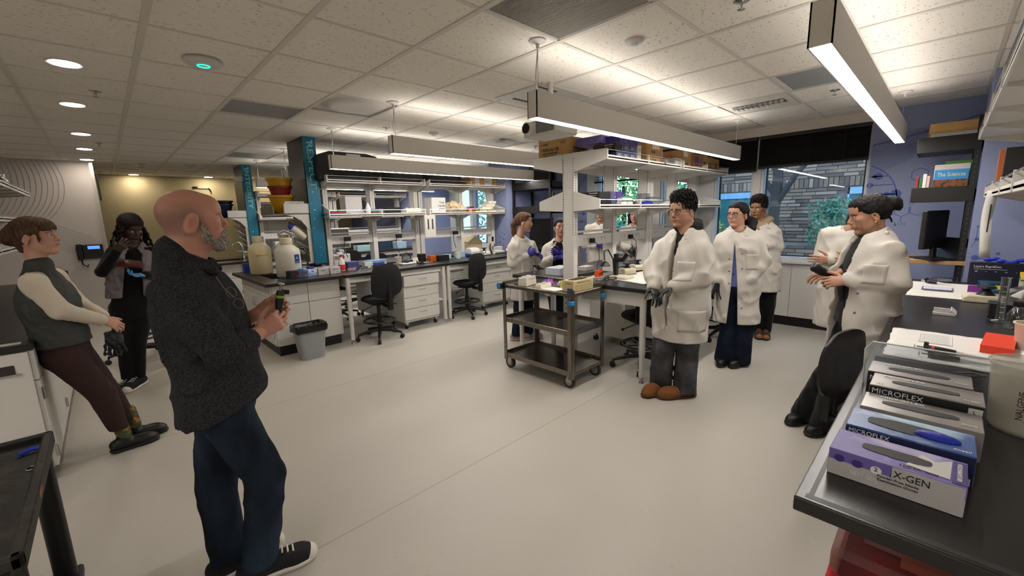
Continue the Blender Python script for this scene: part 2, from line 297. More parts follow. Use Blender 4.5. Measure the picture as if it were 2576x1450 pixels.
strokes('molecule_print', ('x', 6.628, -1), [[(5.55, 1.80), (5.50, 1.76), (5.45, 1.80), (5.40, 1.77)], [(5.50, 1.76), (5.50, 1.70)], [(5.45, 1.80), (5.45, 1.87)], [(5.32, 1.77), (5.27, 1.81), (5.22, 1.77), (5.17, 1.81)], [(5.27, 1.81), (5.27, 1.87)], [(5.22, 1.77), (5.20, 1.71)]], .009, navy, bw2)
strokes('helix_print', ('x', 6.628, -1), [[(4.80+.34*math.sin(t), 1.22+.62*math.cos(t)) for t in np.linspace(.1, 3, 24)]]+[[(4.79, z), (5.0, z)] for z in (1.0, 1.15, 1.45, 1.6)]+[[(4.79, 2.3), (5.1, 1.95), (4.95, 2.1)]], .012, navy, bw2, dots=[(4.86, 1.6, .03), (4.84, 1.15, .025), (4.9, 1.45, .025)])
strokes('molecule_print', ('y', 5.75, -1), [[(5.7, 1.0), (5.9, 1.1), (6.1, 1.05)]], .006, navy, pc, dots=[(5.7, 1, .02), (5.9, 1.1, .03)])
struct(MB().box(6.60, 6.65, 4.58, 4.76, .12, CH).build('trim_1', fr))
# ================================================================ CEILING FIXTURES
lbar = M('light_bar_housing', '#dbd7cf', .45); emi = E_('light_bar_diffuser', '#fff8f0', LIGHT_BAR); emu = E_('light_bar_uplight', '#fff8f0', BAR_UP)
def light_bar(x0, x1, y, label, z=2.215, w=.041, h=.165, um=None):
    t = thing('pendant_light_bar', label, 'light', ((x0+x1)/2, y, z), 0, 'pendant light bars in rows'); L = (x1-x0)/2
    MB().box(-L, L, -w, -w+.006, 0, h).box(-L, L, w-.006, w, 0, h).box(-L, -L+.006, -w, w, 0, h).box(L-.006, L, -w, w, 0, h).box(-L+.006, L-.006, -w+.006, w-.006, h*.45, h*.6).build('housing', lbar, t)
    MB().box(-L+.006, L-.006, -w+.006, w-.006, .001, .006).build('diffuser', emi, t); MB().box(-L+.05, L-.05, -w+.01, w-.01, h-.012, h-.008).build('uplight', um or emu, t)
    for s in (-1, 1):
        x = s*(L-.06); MB().tube([(x, 0, h*.5), (x+.005, .003, (h+CH-z)/2), (x, 0, CH-z)], .0022, 6).build('cable', chrome, t)
        MB().lathe([(.055, CH-z-.002), (.055, CH-z-.008), (.012, CH-z-.022), (.01, CH-z-.05)], (x, 0, 0), 16).build('canopy', white2, t, 40)
    MB().tube([(-L+.06, .004, h), (-L+.05, .012, .25), (-L+.07, .006, CH-z-.02)], .0045, 6).build('power_cord', white2, t)
    return t
light_bar(2.08, 5.85, .415, 'nearest pendant light bar, above the right-hand black bench'); light_bar(2.08, 5.85, 1.93, 'pendant light bar in front of the projector above the middle bench'); light_bar(2.08, 5.85, 3.78, 'pendant light bar between the projector and the blue column')
light_bar(2.08, 5.85, 5.28, 'pendant light bar over the front edge of the long bench shelves'); light_bar(2.08, 5.85, 7.15, 'pendant light bar behind the blue column with big white lettering'); light_bar(2.08, 5.85, 8.7, 'pendant light bar beside the farther blue column')
light_bar(2.08, 5.85, -1.5, 'pendant light bar beyond the right-hand shelves'); light_bar(-3.2, .6, -2.2, 'pendant light bar behind the camera'); light_bar(-3.6, -.8, .4, 'pendant light bar over the entrance side'); light_bar(-3.6, -1.4, 2.4, 'pendant light bar over the left bench aisle')  # bars behind and left of the camera are unseen, added for their light
dl = E_('downlight_lens', '#fff0de', DOWN_LIGHT)
def downlight(x, y, label):
    t = thing('recessed_downlight', label, 'light', (x, y, CH), 0, 'round recessed ceiling lights')
    MB().lathe([(.095, 0), (.095, -.008), (.08, -.008), (.078, .0)], n=24).build('trim_ring', white2, t, 40); MB().lathe([(.077, -.004), (.077, -.0095), (.02, -.0098)], n=24).build('lens', dl, t)
for x, y, l in ((-.03, 4.24, 'recessed round light nearest the camera, at the left'), (-.04, 5.58, 'second recessed round light from the camera'), (-.03, 7.25, 'third recessed round light from the camera'), (-.03, 8.6, 'fourth recessed round light, above the white mural wall'), (-.03, 9.92, 'fifth recessed round light, last before the mural wall top'), (.64, 12.35, 'recessed round light above the woman with braids'), (1.96, 12.3, 'recessed round light above the beige wall'), (3.25, 12.18, 'recessed round light behind the yellow buckets')):
    downlight(x, y, l)
# wireless access point with a green ring
t = thing('access_point', 'round white wireless access point with glowing green ring on ceiling', 'access point', (.64, 3.61, CH))
MB().lathe([(.10, 0), (.112, -.012), (.112, -.024), (.095, -.036), (.04, -.04)], n=32).build('body', white2, t, 40)
mb = MB(); mb.tube([(.034*math.cos(a), .034*math.sin(a), -.0415) for a in np.linspace(0, 2*PI, 25)[:-1]], .0035, 6, True); mb.build('ring_light', E_('green_led', '#18d8a0', 3), t)
def sprinkler(x, y, label):
    t = thing('fire_sprinkler', label, 'sprinkler', (x, y, CH), 0, 'fire sprinklers in the ceiling')
    MB().lathe([(.04, 0), (.04, -.004), (.015, -.008)], n=16).build('escutcheon', chrome, t, 40); MB().cyl((0, 0, -.005), (0, 0, -.02), .009).cyl((.008, 0, -.02), (.004, 0, -.042), .0025).cyl((-.008, 0, -.02), (-.004, 0, -.042), .0025).build('frame_arm', chrome, t)
    MB().lathe([(.004, -.042), (.02, -.044), (.02, -.046), (.004, -.048)], n=12).build('deflector', chrome, t)
for x, y, l in ((.11, 4.96, 'fire sprinkler between the left recessed lights'), (.12, 7.94, 'fire sprinkler beyond the third left recessed light'), (.11, 12.0, 'small fire sprinkler above the mural wall edge'), (2.62, 4.83, 'fire sprinkler left of the second light bar cable'), (2.59, .88, 'fire sprinkler at the top edge right of the grille'), (5.14, .87, 'fire sprinkler beside the nearest light bar'), (5.15, 4.72, 'fire sprinkler above the big cardboard box'), (2.7, 12.1, 'fire sprinkler at the top of the beige wall')): sprinkler(x, y, l)
def disc_sensor(x, y, label, r=.06):
    t = thing('ceiling_sensor', label, 'sensor', (x, y, CH), 0, 'round ceiling sensors'); MB().lathe([(r, 0), (r, -.012), (r*.8, -.024), (r*.45, -.026)], n=24).build('base', white2, t, 40); MB().lathe([(r*.42, -.024), (r*.36, -.036), (.004, -.04)], n=16).build('lens', M('sensor_lens', '#c9ccd0', .3), t, 40)
disc_sensor(2.61, 1.52, 'round occupancy sensor right of the large grille'); disc_sensor(3.26, 4.78, 'round sensor behind the second light bar', .06); disc_sensor(1.34, 10.02, 'white round smoke detector near the far wall', .09)
t = thing('fire_alarm_strobe', 'white ceiling fire alarm strobe near the far wall', 'alarm', (.64, 10.18, CH)); MB().lathe([(.08, 0), (.085, -.02), (.075, -.05), (.03, -.055)], n=20).build('base', white2, t, 40); MB().box(-.035, .035, -.02, .02, -.075, -.05).build('strobe_lens', clearp, t); T('FIRE', t, .03, (0, -.083, -.03), (1, 0, 0), (0, 0, 1), inkr)
# vents
def grid_cell(x, y): i, j = cell(x, y); return (GX[i]+.016, GX[i+1]-.016, GY[j]+.012, GY[j+1]-.012)
a = grid_cell(1.95, 1.5)
t = thing('return_grille', 'large grey return air grille with fine bars in ceiling', 'vent', (0, 0, CH)); MB().box(a[0], a[1], a[2], a[3], .025, .03).build('backing', black, t); MB().box(a[0], a[1], a[2], a[2]+.012, -.002, .01).box(a[0], a[1], a[3]-.012, a[3], -.002, .01).box(a[0], a[0]+.012, a[2], a[3], -.002, .01).box(a[1]-.012, a[1], a[2], a[3], -.002, .01).build('frame', tee, t)
bar = None; nb = 46
for k in range(nb):
    x = a[0]+.014+(a[1]-a[0]-.028)*(k+.5)/nb
    if bar is None: bar = MB().box(-.0032, .0032, a[2]+.01, a[3]-.01, -.001, .012).build('bar', M('grille_bar', '#a29c93', .5), t); bar.location.x = x
    else: c = bar.copy(); C.objects.link(c); c.location.x = x
a = grid_cell(1.9, 4.11)
t = thing('ceiling_diffuser', 'square ceiling air diffuser with shallow round dish', 'vent', ((a[0]+a[1])/2, (a[2]+a[3])/2, CH)); L1 = (a[1]-a[0])/2
MB().box(-L1, L1, -L1, L1, .01, .02).build('plate', M('diffuser_plate', '#bdb7b0', .4), t); MB().lathe([(.30, .009), (.26, -.004), (.2, -.012), (.12, -.004), (.02, .002)], n=40).build('dish', M('diffuser_plate', ''), t, 60)
a = grid_cell(5.16, 1.42)
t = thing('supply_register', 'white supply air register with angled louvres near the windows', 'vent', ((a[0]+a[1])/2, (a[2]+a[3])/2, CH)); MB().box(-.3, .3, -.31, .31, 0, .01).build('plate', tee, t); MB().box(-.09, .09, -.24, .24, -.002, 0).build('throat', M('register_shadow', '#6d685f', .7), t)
for k in range(10):
    y = -.22+.44*k/9
    for s in (-1, 1): MB().ob((s*.045, y, -.01), (.042, 0, 0), (0, .014, .012*s), (0, .001*s, -.0015)).build('louvre', tee, t)
k = 0
for x, y, nm in ((1.26, 5.0, 'grey flat ceiling panel left of the round dish diffuser'), (4.5, .8, 'grey flat ceiling panel behind the nearest light bar'), (4.66, 4.96, 'grey flat ceiling panel above the white sensor box'), (2.0, 8.0, 'grey flat ceiling panel beside the farther blue column'), (2.6, 8.8, 'grey flat ceiling panel behind the blue column')):
    a = grid_cell(x, y); t = thing('ceiling_panel', nm, 'panel', ((a[0]+a[1])/2, (a[2]+a[3])/2, CH), 0, 'flat grey ceiling panels'); w_ = (a[1]-a[0])/2
    MB().box(-w_, w_, -.3, .3, .005, .015).build('plate', M('grey_ceiling_panel', '#8f908e', .5), t); MB().box(-w_, w_, -.32, -.28, -.002, .006).box(-w_, w_, .28, .32, -.002, .006).build('rim', tee, t)
# projector plate and projector
t = thing('projector_plate', 'white slotted ceiling plate above the projector', 'bracket', (3.12, 2.76, CH)); MB().box(-.33, .33, -.3, .3, -.012, 0).build('plate', white2, t)
for q_ in ((-.2, .2, .17, .2), (-.3, -.05, -.22, -.2), (.1, .3, -.1, -.06)): MB().box(*q_, -.016, -.012).build('slot', blackm, t)
t = thing('projector', 'white ceiling projector with black lens behind the light bar', 'projector', (2.86, 2.44, 2.25), math.radians(-92))
MB().box(-.19, .19, -.15, .13, 0, .13).build('body', M('projector_white', '#c9c6c2', .4), t, bevel=.02, seg=3)
MB().cyl((0, 0, .13), (0, 0, CH-2.25), .022, n=14).box(-.1, .1, -.06, .06, .13, .15).build('mount', white2, t)
MB().cyl((-.11, -.145, .07), (-.11, -.19, .07), .055, .05, 24).build('lens_ring', M('projector_white', ''), t, 40); MB().cyl((-.11, -.17, .07), (-.11, -.194, .07), .041, .041, 24).build('lens', M('lens_black', '#020203', .08), t, 40)
for r in range(9):
    for q in range(12): MB().box(-.03+.017*q, -.018+.017*q, -.152, -.149, .022+.011*r, .029+.011*r).build('vent_slot', blackm, t) if (q+r) % 1 == 0 and r % 1 == 0 and q < 12 else 0
t = thing('white_sensor_box', 'white square sensor box hanging under the ceiling', 'sensor', (4.39, 4.61, CH)); MB().box(-.1, .1, -.1, .1, -.055, -.02).build('body', white2, t, bevel=.012, seg=2); MB().box(-.06, .06, -.06, .06, -.02, 0).build('mount', white2, t)
# ================================================================ BENCHES AND SHELVING
def leg(t, x, y, h=.875, r=.03):
    a = MB().cyl((x, y, .055), (x, y, .28), r*.88, n=16).cyl((x, y, .28), (x, y, h), r, n=16).build('leg', white2, t, 40)
    MB().cyl((x, y, .04), (x, y, .055), r*.9, n=16).cyl((x, y, .012), (x, y, .04), .01, n=10).cyl((x, y, 0), (x, y, .014), .026, .018, 16).build('foot', chrome, a, 40)
def table(x0, x1, y0, y1, label, legs=((0, 0), (1, 0), (0, 1), (1, 1)), inset=.07, ax=.05):
    t = thing('lab_bench', label, 'bench', (x0, y0, 0), 0, 'black topped lab benches'); W, D = x1-x0, y1-y0
    MB().box(0, W, 0, D, .877, .915).build('worktop', resin, t, bevel=.004, seg=2)
    MB().box(ax, W-.05, .05, .075, .80, .877).box(ax, W-.05, D-.075, D-.05, .80, .877).box(ax, ax+.025, .05, D-.05, .74, .877).box(W-.075, W-.05, .05, D-.05, .74, .877).build('apron', white2, t)
    for a, b in legs: leg(t, inset+a*(W-2*inset), inset+b*(D-2*inset))
    return t
def handle(par, c, ax, L=.1):   # bow handle; ax: direction along the handle, out: outward
    a, out = Vector(ax[0]), Vector(ax[1]); c = Vector(c)
    MB().tube([c-a*L/2, c-a*L/2+out*.022, c-a*L*.35+out*.028, c+a*L*.35+out*.028, c+a*L/2+out*.022, c+a*L/2], .0042, 8).build('handle', chrome, par, 50)
def sink_unit(x0, x1, y0, y1, label, sink):
    t = thing('sink_bench', label, 'bench', (x0, y0, 0)); W, D = x1-x0, y1-y0
    sx0, sx1, sy0, sy1 = sink; mb = MB()
    for a in ((0, sx0, 0, D), (sx1, W, 0, D), (sx0, sx1, 0, sy0), (sx0, sx1, sy1, D)): mb.box(a[0], a[1], a[2], a[3], .877, .915)
    mb.build('worktop', resin, t)
    MB().box(sx0, sx1, sy0, sy1, .70, .71).box(sx0-.01, sx0, sy0, sy1, .70, .88).box(sx1, sx1+.01, sy0, sy1, .70, .88).box(sx0, sx1, sy0-.01, sy0, .70, .88).box(sx0, sx1, sy1, sy1+.01, .70, .88).build('basin', resin, t)
    MB().box(.10, W, .19, D-.10, .13, .695).box(.10, W, .19, sy0-.02, .69, .877).box(.10, W, sy1+.02, D-.1, .69, .877).build('carcass', white, t)
    MB().box(.12, W-.02, .215, D-.12, 0, .13).build('toe_kick', black, t)
    for xa, xb in ((.10, .10+(W-.1)*.5-.003), (.10+(W-.1)*.5+.003, W)):
        for za, zb in ((.13, .617), (.623, .875)): MB().box(xa, xb, .172, .19, za, zb).build('front_panel', white, t, bevel=.002)
    y = .19
    MB().box(.085, .10, .19, D-.1, .715, .875).build('end_panel', white, t, bevel=.002)
    for k in range(2):
        ya = .20+k*(D-.30)/2; d = MB().box(.082, .10, ya, ya+(D-.30)/2-.004, .135, .708).build('door', white, t, bevel=.002)
        handle(d, (.082, ya+((D-.30)/2-.05 if k == 0 else .05), .60), ((0, 0, 1), (-1, 0, 0)))
        for z in (.2, .62): MB().box(.074, .084, ya+((D-.3)/2-.02 if k else 0), ya+((D-.3)/2 if k else .02), z, z+.05).build('hinge', chrome, d)
    return t
sink_unit(1.21, 2.09, 5.21, 6.89, 'white sink cabinet with black top at the near end of the long bench', (.18, .62, .42, 1.0))
table(2.10, 3.655, 5.21, 5.94, 'black topped bench left of the twin white legs in the long row', ((.005, 0), (1, 0)), .04)
table(3.665, 5.42, 5.21, 5.94, 'black topped bench right of the twin white legs ending at the blue pier', ((0, 0), (1, 0)), .04)
table(2.10, 5.42, 6.16, 6.89, 'black topped bench on the far side of the long shelves')
table(3.40, 6.45, 1.80, 2.60, 'black topped bench beside the student in brown boots', ((0, 0), (1, 0), (1, 1))); table(3.40, 5.45, 2.88, 3.52, 'black topped bench behind the steel cart, next to the ponytailed student')
sink_unit(1.21, 2.09, 8.68, 10.2, 'farther white sink cabinet with black top under the second blue column', (.18, .62, .42, .9)); table(2.10, 5.42, 8.68, 9.4, 'black topped bench in the far row, near side'); table(2.10, 5.42, 9.65, 10.2, 'black topped bench in the far row, far side')
tb = table(1.11, 5.40, -.55, .19, 'long black topped bench at the right with glove boxes on its near end', ((.32, 1), (.6, 1), (1, 1), (1, 0)), .05, 1.3)
MB().box(.012, .03, .02, .72, .9150, .9155).build('edge_groove', black, tb); MB().box(.03, 3.0, .705, .715, .9150, .9155).build('edge_groove', black, tb)
table(1.11, 5.40, -1.33, -.59, 'black topped bench hidden behind the right-hand shelves', ((.32, 0), (1, 0)), .05, 1.3)
# ---- shelving over the benches
under = M('shelf_underside', '#b9bfc4', .35)
def shelving(x0, x1, yc, label, ups, zb=.92, wide=.465, mid=.385, first=True, rail=True, zlow=None, stop=None):
    t = thing('bench_shelving', label, 'shelving', (0, yc, 0), 0, 'white shelving over the benches')
    slot = M('slot_black', '#33302d', .7)
    for k, x in enumerate(ups):
        u = MB().box(x-.035, x+.035, -.072, .072, (0 if (k == 0 and zlow == 0) else zb), 2.20).build('upright', white2, t, bevel=.006, seg=2)
        mb = MB(); n = 30
        for s in (-1, 1):
            for j in range(n):
                z = 1.38+.026*j; mb.box(x-.003, x+.003, s*.0725-.0008, s*.0725+.0008, z, z+.014); mb.box(x+.0352*-1-.0008, x-.035+.0008, s*.062-.003, s*.062+.003, z, z+.014)
        q = mb.build('slots', slot, u); q['kind'] = 'stuff'
        if zlow == 0 and k == 0:
            for z in (.72, .66, .6): MB().cyl((x-.037, .03, z), (x-.03, .03, z), .008, n=10).build('bolt_hole', black, u)
    edges = [x0]+[(a+b)/2 if b-a < .15 else None for a, b in zip(ups[:-1], ups[1:])]+[x1]
    cuts = [x0]+[u for u in ups[1:-1]]+[x1]
    for z0, wd, hb in ((2.11, wide, .085), (1.655, mid, .10)):
        for s in (-1, 1):
            for a, b in zip(cuts[:-1], cuts[1:]):
                if b-a < .2: continue
                sh = MB().box(a+.006, b-.006, min(s*.075, s*wd), max(s*.075, s*wd), z0, z0+.016).box(a+.006, b-.006, min(s*(wd-.012), s*wd), max(s*(wd-.012), s*wd), z0-.012, z0+.03).build('shelf', white2, t, bevel=.002)
                MB().cyl((a+.01, s*wd, z0+.075), (b-.01, s*wd, z0+.075), .0042, n=8).build('guard_rod', chrome, sh)
            for c in cuts:
                for dx in ((-.005,) if c == x1 else (.005,) if c == x0 else (0,)):
                    lo = z0-.02 if z0 > 2 else z0-.005
                    poly = [(s*.07, z0+.09 if z0 > 2 else z0+.17), (s*wd*.98, z0+.085), (s*(wd+.004), z0+.078), (s*(wd+.004), z0-.01), (s*wd*.97, z0-.015), (s*.07, z0-.10 if z0 > 2 else z0-.03)]
                    if c not in (x0, x1): poly = [(s*.07, z0), (s*wd, z0+.085), (s*(wd+.006), z0+.085), (s*(wd+.006), z0-.012), (s*.07, z0-.10)]
                    MB().prism(poly, 0, c+dx-.007, c+dx+.007).build('bracket', white2, t)
    if rail:
        for a, b in zip(ups[:-1], ups[1:]):
            if b-a < .2: continue
            r = MB().box(a+.03, b-.03, -.045, .045, 1.26, 1.375).box(a+.03, b-.03, -.03, .03, 1.40, 1.42).build('service_rail', white2, t, bevel=.003)
            for q in (.28, .72):
                xx = a+(b-a)*q
                for s in (-1, 1):
                    mb = MB()
                    for du in (-.03, .03): mb.box(xx+du-.004, xx+du, s*.0455-.0006, s*.0455+.0006, 1.325, 1.34).box(xx+du+.008, xx+du+.012, s*.0455-.0006, s*.0455+.0006, 1.325, 1.34).box(xx+du+.001, xx+du+.007, s*.0455-.0006, s*.0455+.0006, 1.308, 1.316)
                    mb.build('outlet_slots', slot, r)['kind'] = 'stuff'
    return t
shelving(2.20, 5.42, 6.11, 'white two-tier shelving over the long bench, starting at the column lettered RESPECT', [2.27, 2.96, 3.70, 3.79, 4.62, 5.36], wide=.37, mid=.34)
shelving(3.46, 6.55, 2.735, 'white two-tier shelving with glove boxes and cartons over the middle bench', [3.50, 4.24, 5.01, 5.09, 5.79, 6.48], zlow=0)
shelving(2.22, 5.42, 9.64, 'white two-tier shelving in the far row behind the long bench', [2.29, 2.96, 3.70, 3.79, 4.62, 5.36], wide=.37, mid=.34)
shelving(1.9, 5.10, -.57, 'white two-tier shelving at the right picture edge over the black bench', [1.95, 2.9, 3.6, 4.3, 5.05])
# ---- mobile drawer units
def pedestal(x, y, label, w=.60, d=.52, z0=.10, z1=.80, rz=0):
    t = thing('drawer_unit', label, 'drawer unit', (x, y, 0), rz, 'white mobile drawer units')
    MB().box(-w/2, w/2, .02, d, z0, z1).build('carcass', white, t, bevel=.003)
    hs = [.155, .165, .165, .165]; z = z1-.012; k = 0
    for h in hs:
        dr = MB().box(-w/2+.004, w/2-.004, (-.03 if k == 0 else 0), .02, z-h+.004, z).build('drawer', white, t, bevel=.002)
        handle(dr, (0, (-.03 if k == 0 else 0), z-.06), ((1, 0, 0), (0, -1, 0)), .11); z -= h+.002; k += 1
    for sx in (-1, 1):
        for yy in (.05, d-.06):
            c = MB().box(sx*(w/2-.05)-.02, sx*(w/2-.05)+.02, yy-.02, yy+.02, .07, .10).cyl((sx*(w/2-.05), yy, .06), (sx*(w/2-.05), yy, .08), .022, n=12).build('caster', chrome, t, 40)
            MB().cyl((sx*(w/2-.05)-.012, yy+.012, .035), (sx*(w/2-.05)+.012, yy+.012, .035), .035, n=18).build('wheel', rubber, c, 40)
    return t
pedestal(3.25, 5.30, 'white four-drawer unit with open top drawer beside the first stool'); pedestal(4.83, 5.40, 'white four-drawer unit near the blue pier, right of the second stool', .66)
pedestal(4.55, 3.05, 'white drawer unit under the middle bench behind the steel cart', .5, .5, rz=PI); pedestal(4.75, 1.98, 'white drawer unit under the bench behind the student in brown boots', .5, .6)
pedestal(3.2, 6.25, 'white drawer unit on the far side under the long bench'); pedestal(4.7, 6.27, 'white drawer unit on the far side by the pier')
# ---- columns lettered with words
teal = M('teal_column_print', '#0d5a73', .35, var=(1.2, '#12708a', .35, .7)); dk = M('dark_column_steel', '#22292f', .35, .2, var=(3, '#2b333a', .4, .7)); cy = M('cyan_lettering', '#6fc9d2', .6); glow = M('pale_cyan_dot', '#9fe0e6', .6)
def column(x, y, word, label, len_, L0):
    t = thing('wrapped_column', label, 'column', (x, y, 0))
    MB().box(.004, .155, .004, .64, 1.0, CH-.002).build('core', dk, t); MB().box(0, .16, -.004, .004, 1.02, CH-.002).build('teal_panel', teal, t)
    MB().box(-.006, .02, .02, .68, 1.5, 2.38).build('side_panel', dk, t, bevel=.002); MB().box(.06, .12, .1, .5, .915, 1.0).build('base', blackm, t)
    T(word, t, .105, (.082, -.0045, CH-.06-len_/2), (0, 0, -1), (1, 0, 0), cy, 'lettering', len_)
    rr = random.Random(len(word))
    for k in range(10): MB().cyl((.03+rr.random()*.1, -.0048, CH-.12-len_-k*.1*rr.uniform(.8, 1.1)), (.03+rr.random()*.0+.0001, -.0042, 0), .004).v if 0 else None
    zz = CH-.1-len_
    for k in range(8):
        px, pz, r = rr.uniform(.03, .13), zz-k*.12-rr.uniform(0, .05), rr.choice((.004, .006, .008))
        if pz > 1.08: MB().add([(px+r*math.cos(a*PI/5), -.0052, pz+r*math.sin(a*PI/5)) for a in range(10)], [tuple(range(10))]).build('dot_print', glow, t)
    px, pz = .115, CH-.055
    MB().add([(px+q*math.cos(a*PI/4), -.0054, pz+q*math.sin(a*PI/4)) for a, q in zip(range(8), (.02, .004, .028, .004, .02, .004, .028, .004))], [tuple(range(8))]).build('star_print', M('white_print', '#d9f2f4', .6), t)
    for k in range(14): px, pz = rr.uniform(.05, .6), rr.uniform(1.6, 2.6); MB().box(-.008, -.0055, px-.003, px+.003, pz-.003, pz+.003).build('speck_print', M('grey_print', '#5d676d', .6), t)
    return t
column(2.015, 5.95, 'RESPECT', 'teal and black column wrap lettered RESPECT at the long bench end', .60, 0); column(2.04, 9.45, 'INTEGRITY', 'teal and black column wrap lettered INTEGRITY in the far row', .76, 0)
def drying_rack(x, y, label):
    t = thing('drying_rack', label, 'drying rack', (x, y, 0)); zt = 1.82
    MB().box(-.03, -.012, 0, .52, 1.04, 1.72).build('back_board', M('rack_steel', '#77736c', .3, .9), t); MB().box(-.05, 0, -.02, 0, 1.04, 1.70).box(-.16, 0, -.02, .52, 1.03, 1.045).build('side_frame', white2, t)
    prof = [(0, 1.83), (-.31, 1.83), (-.315, 1.71), (-.30, 1.69), (-.2, 1.66), (-.12, 1.61), (-.06, 1.53), (0, 1.45)]
    MB().prism(prof, 1, -.03, -.018).build('gusset', white2, t); MB().box(-.44, 0, -.03, .55, 1.69, 1.70).box(-.44, -.43, -.03, .55, 1.70, 1.79).box(-.44, 0, .54, .55, 1.7, 1.79).build('top_tray', M('rack_steel', ''), t)
    MB().box(-.31, 0, -.036, -.03, 1.705, 1.83).build('tray_front', white2, t, bevel=.004)
    peg = M('white_peg', '#d2d0ca', .35)
    for r in range(5):
        for c in range(4):
            yy, z = .05+.13*c+(.05 if r % 2 else 0), 1.14+.105*r
            MB().cyl((-.03, yy, z), (-.155, yy, z+.085), .007, .0065, 8).box(-.036, -.028, yy-.012, yy+.012, z-.012, z+.012).build('peg', peg, t)
    return t
drying_rack(2.02, 6.0, 'white glassware drying rack with pegs beside the RESPECT column'); drying_rack(2.04, 9.5, 'white glassware drying rack with pegs beside the INTEGRITY column')
# ---- left bench with shelves
t = thing('lab_bench', 'black topped white cabinet bench the leaning woman rests against', 'bench', (-.40, 3.76, 0), 0, 'black topped lab benches')
MB().box(-1.0, 0, 0, 4.3, .877, .915).build('worktop', resin, t, bevel=.004); MB().box(-1.0, -.03, .04, 4.25, .09, .877).build('carcass', white, t); MB().box(-.95, -.07, .1, 4.2, 0, .09).build('toe_kick', black, t)
for k in range(1):
    MB().box(-.88, -.03, .015, .04, .10, .87).build('end_panel', white, t, bevel=.003)
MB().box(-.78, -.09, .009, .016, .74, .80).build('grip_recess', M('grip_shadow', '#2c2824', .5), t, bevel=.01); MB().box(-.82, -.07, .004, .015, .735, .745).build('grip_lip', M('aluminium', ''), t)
for k in range(4):
    ya = .05+k*1.02; d = MB().box(-.03, -.008, ya, ya+1.0, .68, .865).build('drawer', white, t, bevel=.003); handle(d, (-.008, ya+.5, .78), ((0, 1, 0), (1, 0, 0)), .12)
    d = MB().box(-.03, -.008, ya, ya+1.0, .10, .672).build('door', white, t, bevel=.003); handle(d, (-.008, ya+.9, .55), ((0, 0, 1), (1, 0, 0)), .12)
    for z in (.16, .55): MB().box(-.009, .0, ya-.004, ya+.03, z, z+.075).cyl((.0, ya+.002, z), (.0, ya+.002, z+.075), .006, n=8).build('hinge', chrome, d)
t = thing('bottle_shelving', 'white wall shelves with bottles at the left picture edge', 'shelving', (-.60, 5.35, 0))
for z, fx in ((1.37, -.14), (1.70, -.14), (2.01, 0)):
    MB().box(-.55, fx, 0, 2.75, z, z+.016).box(fx-.012, fx, 0, 2.75, z-.02, z+.028).build('shelf', white2, t, bevel=.002)
    for y in (.02, .54, 1.08, 1.62, 2.16, 2.735): MB().prism([(-.55, z-.07), (fx-.01, z-.01), (fx+.004, z-.01), (fx+.004, z+.045), (fx-.06, z+.07), (-.55, z+.07)], 1, y, y+.014).build('bracket', white2, t)
for y in (.02, .54, 1.08, 1.62, 2.16, 2.70): MB().box(-.60, -.55, y, y+.05, .93, 2.3).build('upright', white2, t)
MB().box(-.62, -.60, 0, 2.75, .93, 2.3).build('back_panel', mural_w, t)
# ---- steel cart
t = thing('steel_cart', 'three-shelf stainless steel cart with blue corner clips in front of bench', 'cart', (2.88, 2.24, 0)); W, D = .51, .89
for z in (.155, .54, .90):
    sh = MB().box(.01, W-.01, .01, D-.01, z, z+.004).build('shelf', steel, t)
    MB().box(0, .012, 0, D, z-.028, z+.004 if z > .6 else z+.02).box(W-.012, W, 0, D, z-.028, z+.035).box(0, W, 0, .012, z-.028, z+.004).box(0, W, D-.012, D, z-.028, z+.035).build('rim', steel, sh, bevel=.002)
for x, y in ((0, 0), (W, 0), (0, D), (W, D)):
    sx, sy = (1 if x == 0 else -1), (1 if y == 0 else -1)
    MB().box(min(x, x+sx*.042), max(x, x+sx*.042), min(y, y-sy*.004), max(y, y-sy*.004), .10, .93).box(min(x, x-sx*.004), max(x, x-sx*.004), min(y, y+sy*.042), max(y, y+sy*.042), .10, .93).build('corner_post', steel, t)
    c = MB().box(x+sx*.05-.025, x+sx*.05+.025, y+sy*.05-.03, y+sy*.05+.03, .12, .127).box(x+sx*.05-.022, x+sx*.05-.018, y+sy*.05-.018, y+sy*.05+.03, .055, .12).box(x+sx*.05+.018, x+sx*.05+.022, y+sy*.05-.018, y+sy*.05+.03, .055, .12).build('caster_fork', M('zinc', '#b4b4ae', .35, .9), t)
    MB().cyl((x+sx*.05-.014, y+sy*.05+.012, .062), (x+sx*.05+.014, y+sy*.05+.012, .062), .062, n=24).build('wheel', rubber, c, 40); MB().cyl((x+sx*.05-.0165, y+sy*.05+.012, .062), (x+sx*.05+.0165, y+sy*.05+.012, .062), .04, n=20).build('hub', M('tan_hub', '#8d8172', .5), c, 40)
bluec = M('blue_clip', '#1f86c9', .4)
for x, y, z in ((-.006, -.006, .80), (.48, -.006, .80)): MB().box(x-.012, x+.03, y-.012, y+.03, z, z+.035).build('corner_clip', bluec, t, bevel=.003)
MB().box(-.05, -.0, D-.02, D+.04, .86, .92).build('handle_bracket', black, t, bevel=.006); MB().box(-.055, -.048, D-.012, D+.03, .868, .91).build('blue_tag', bluec, t)
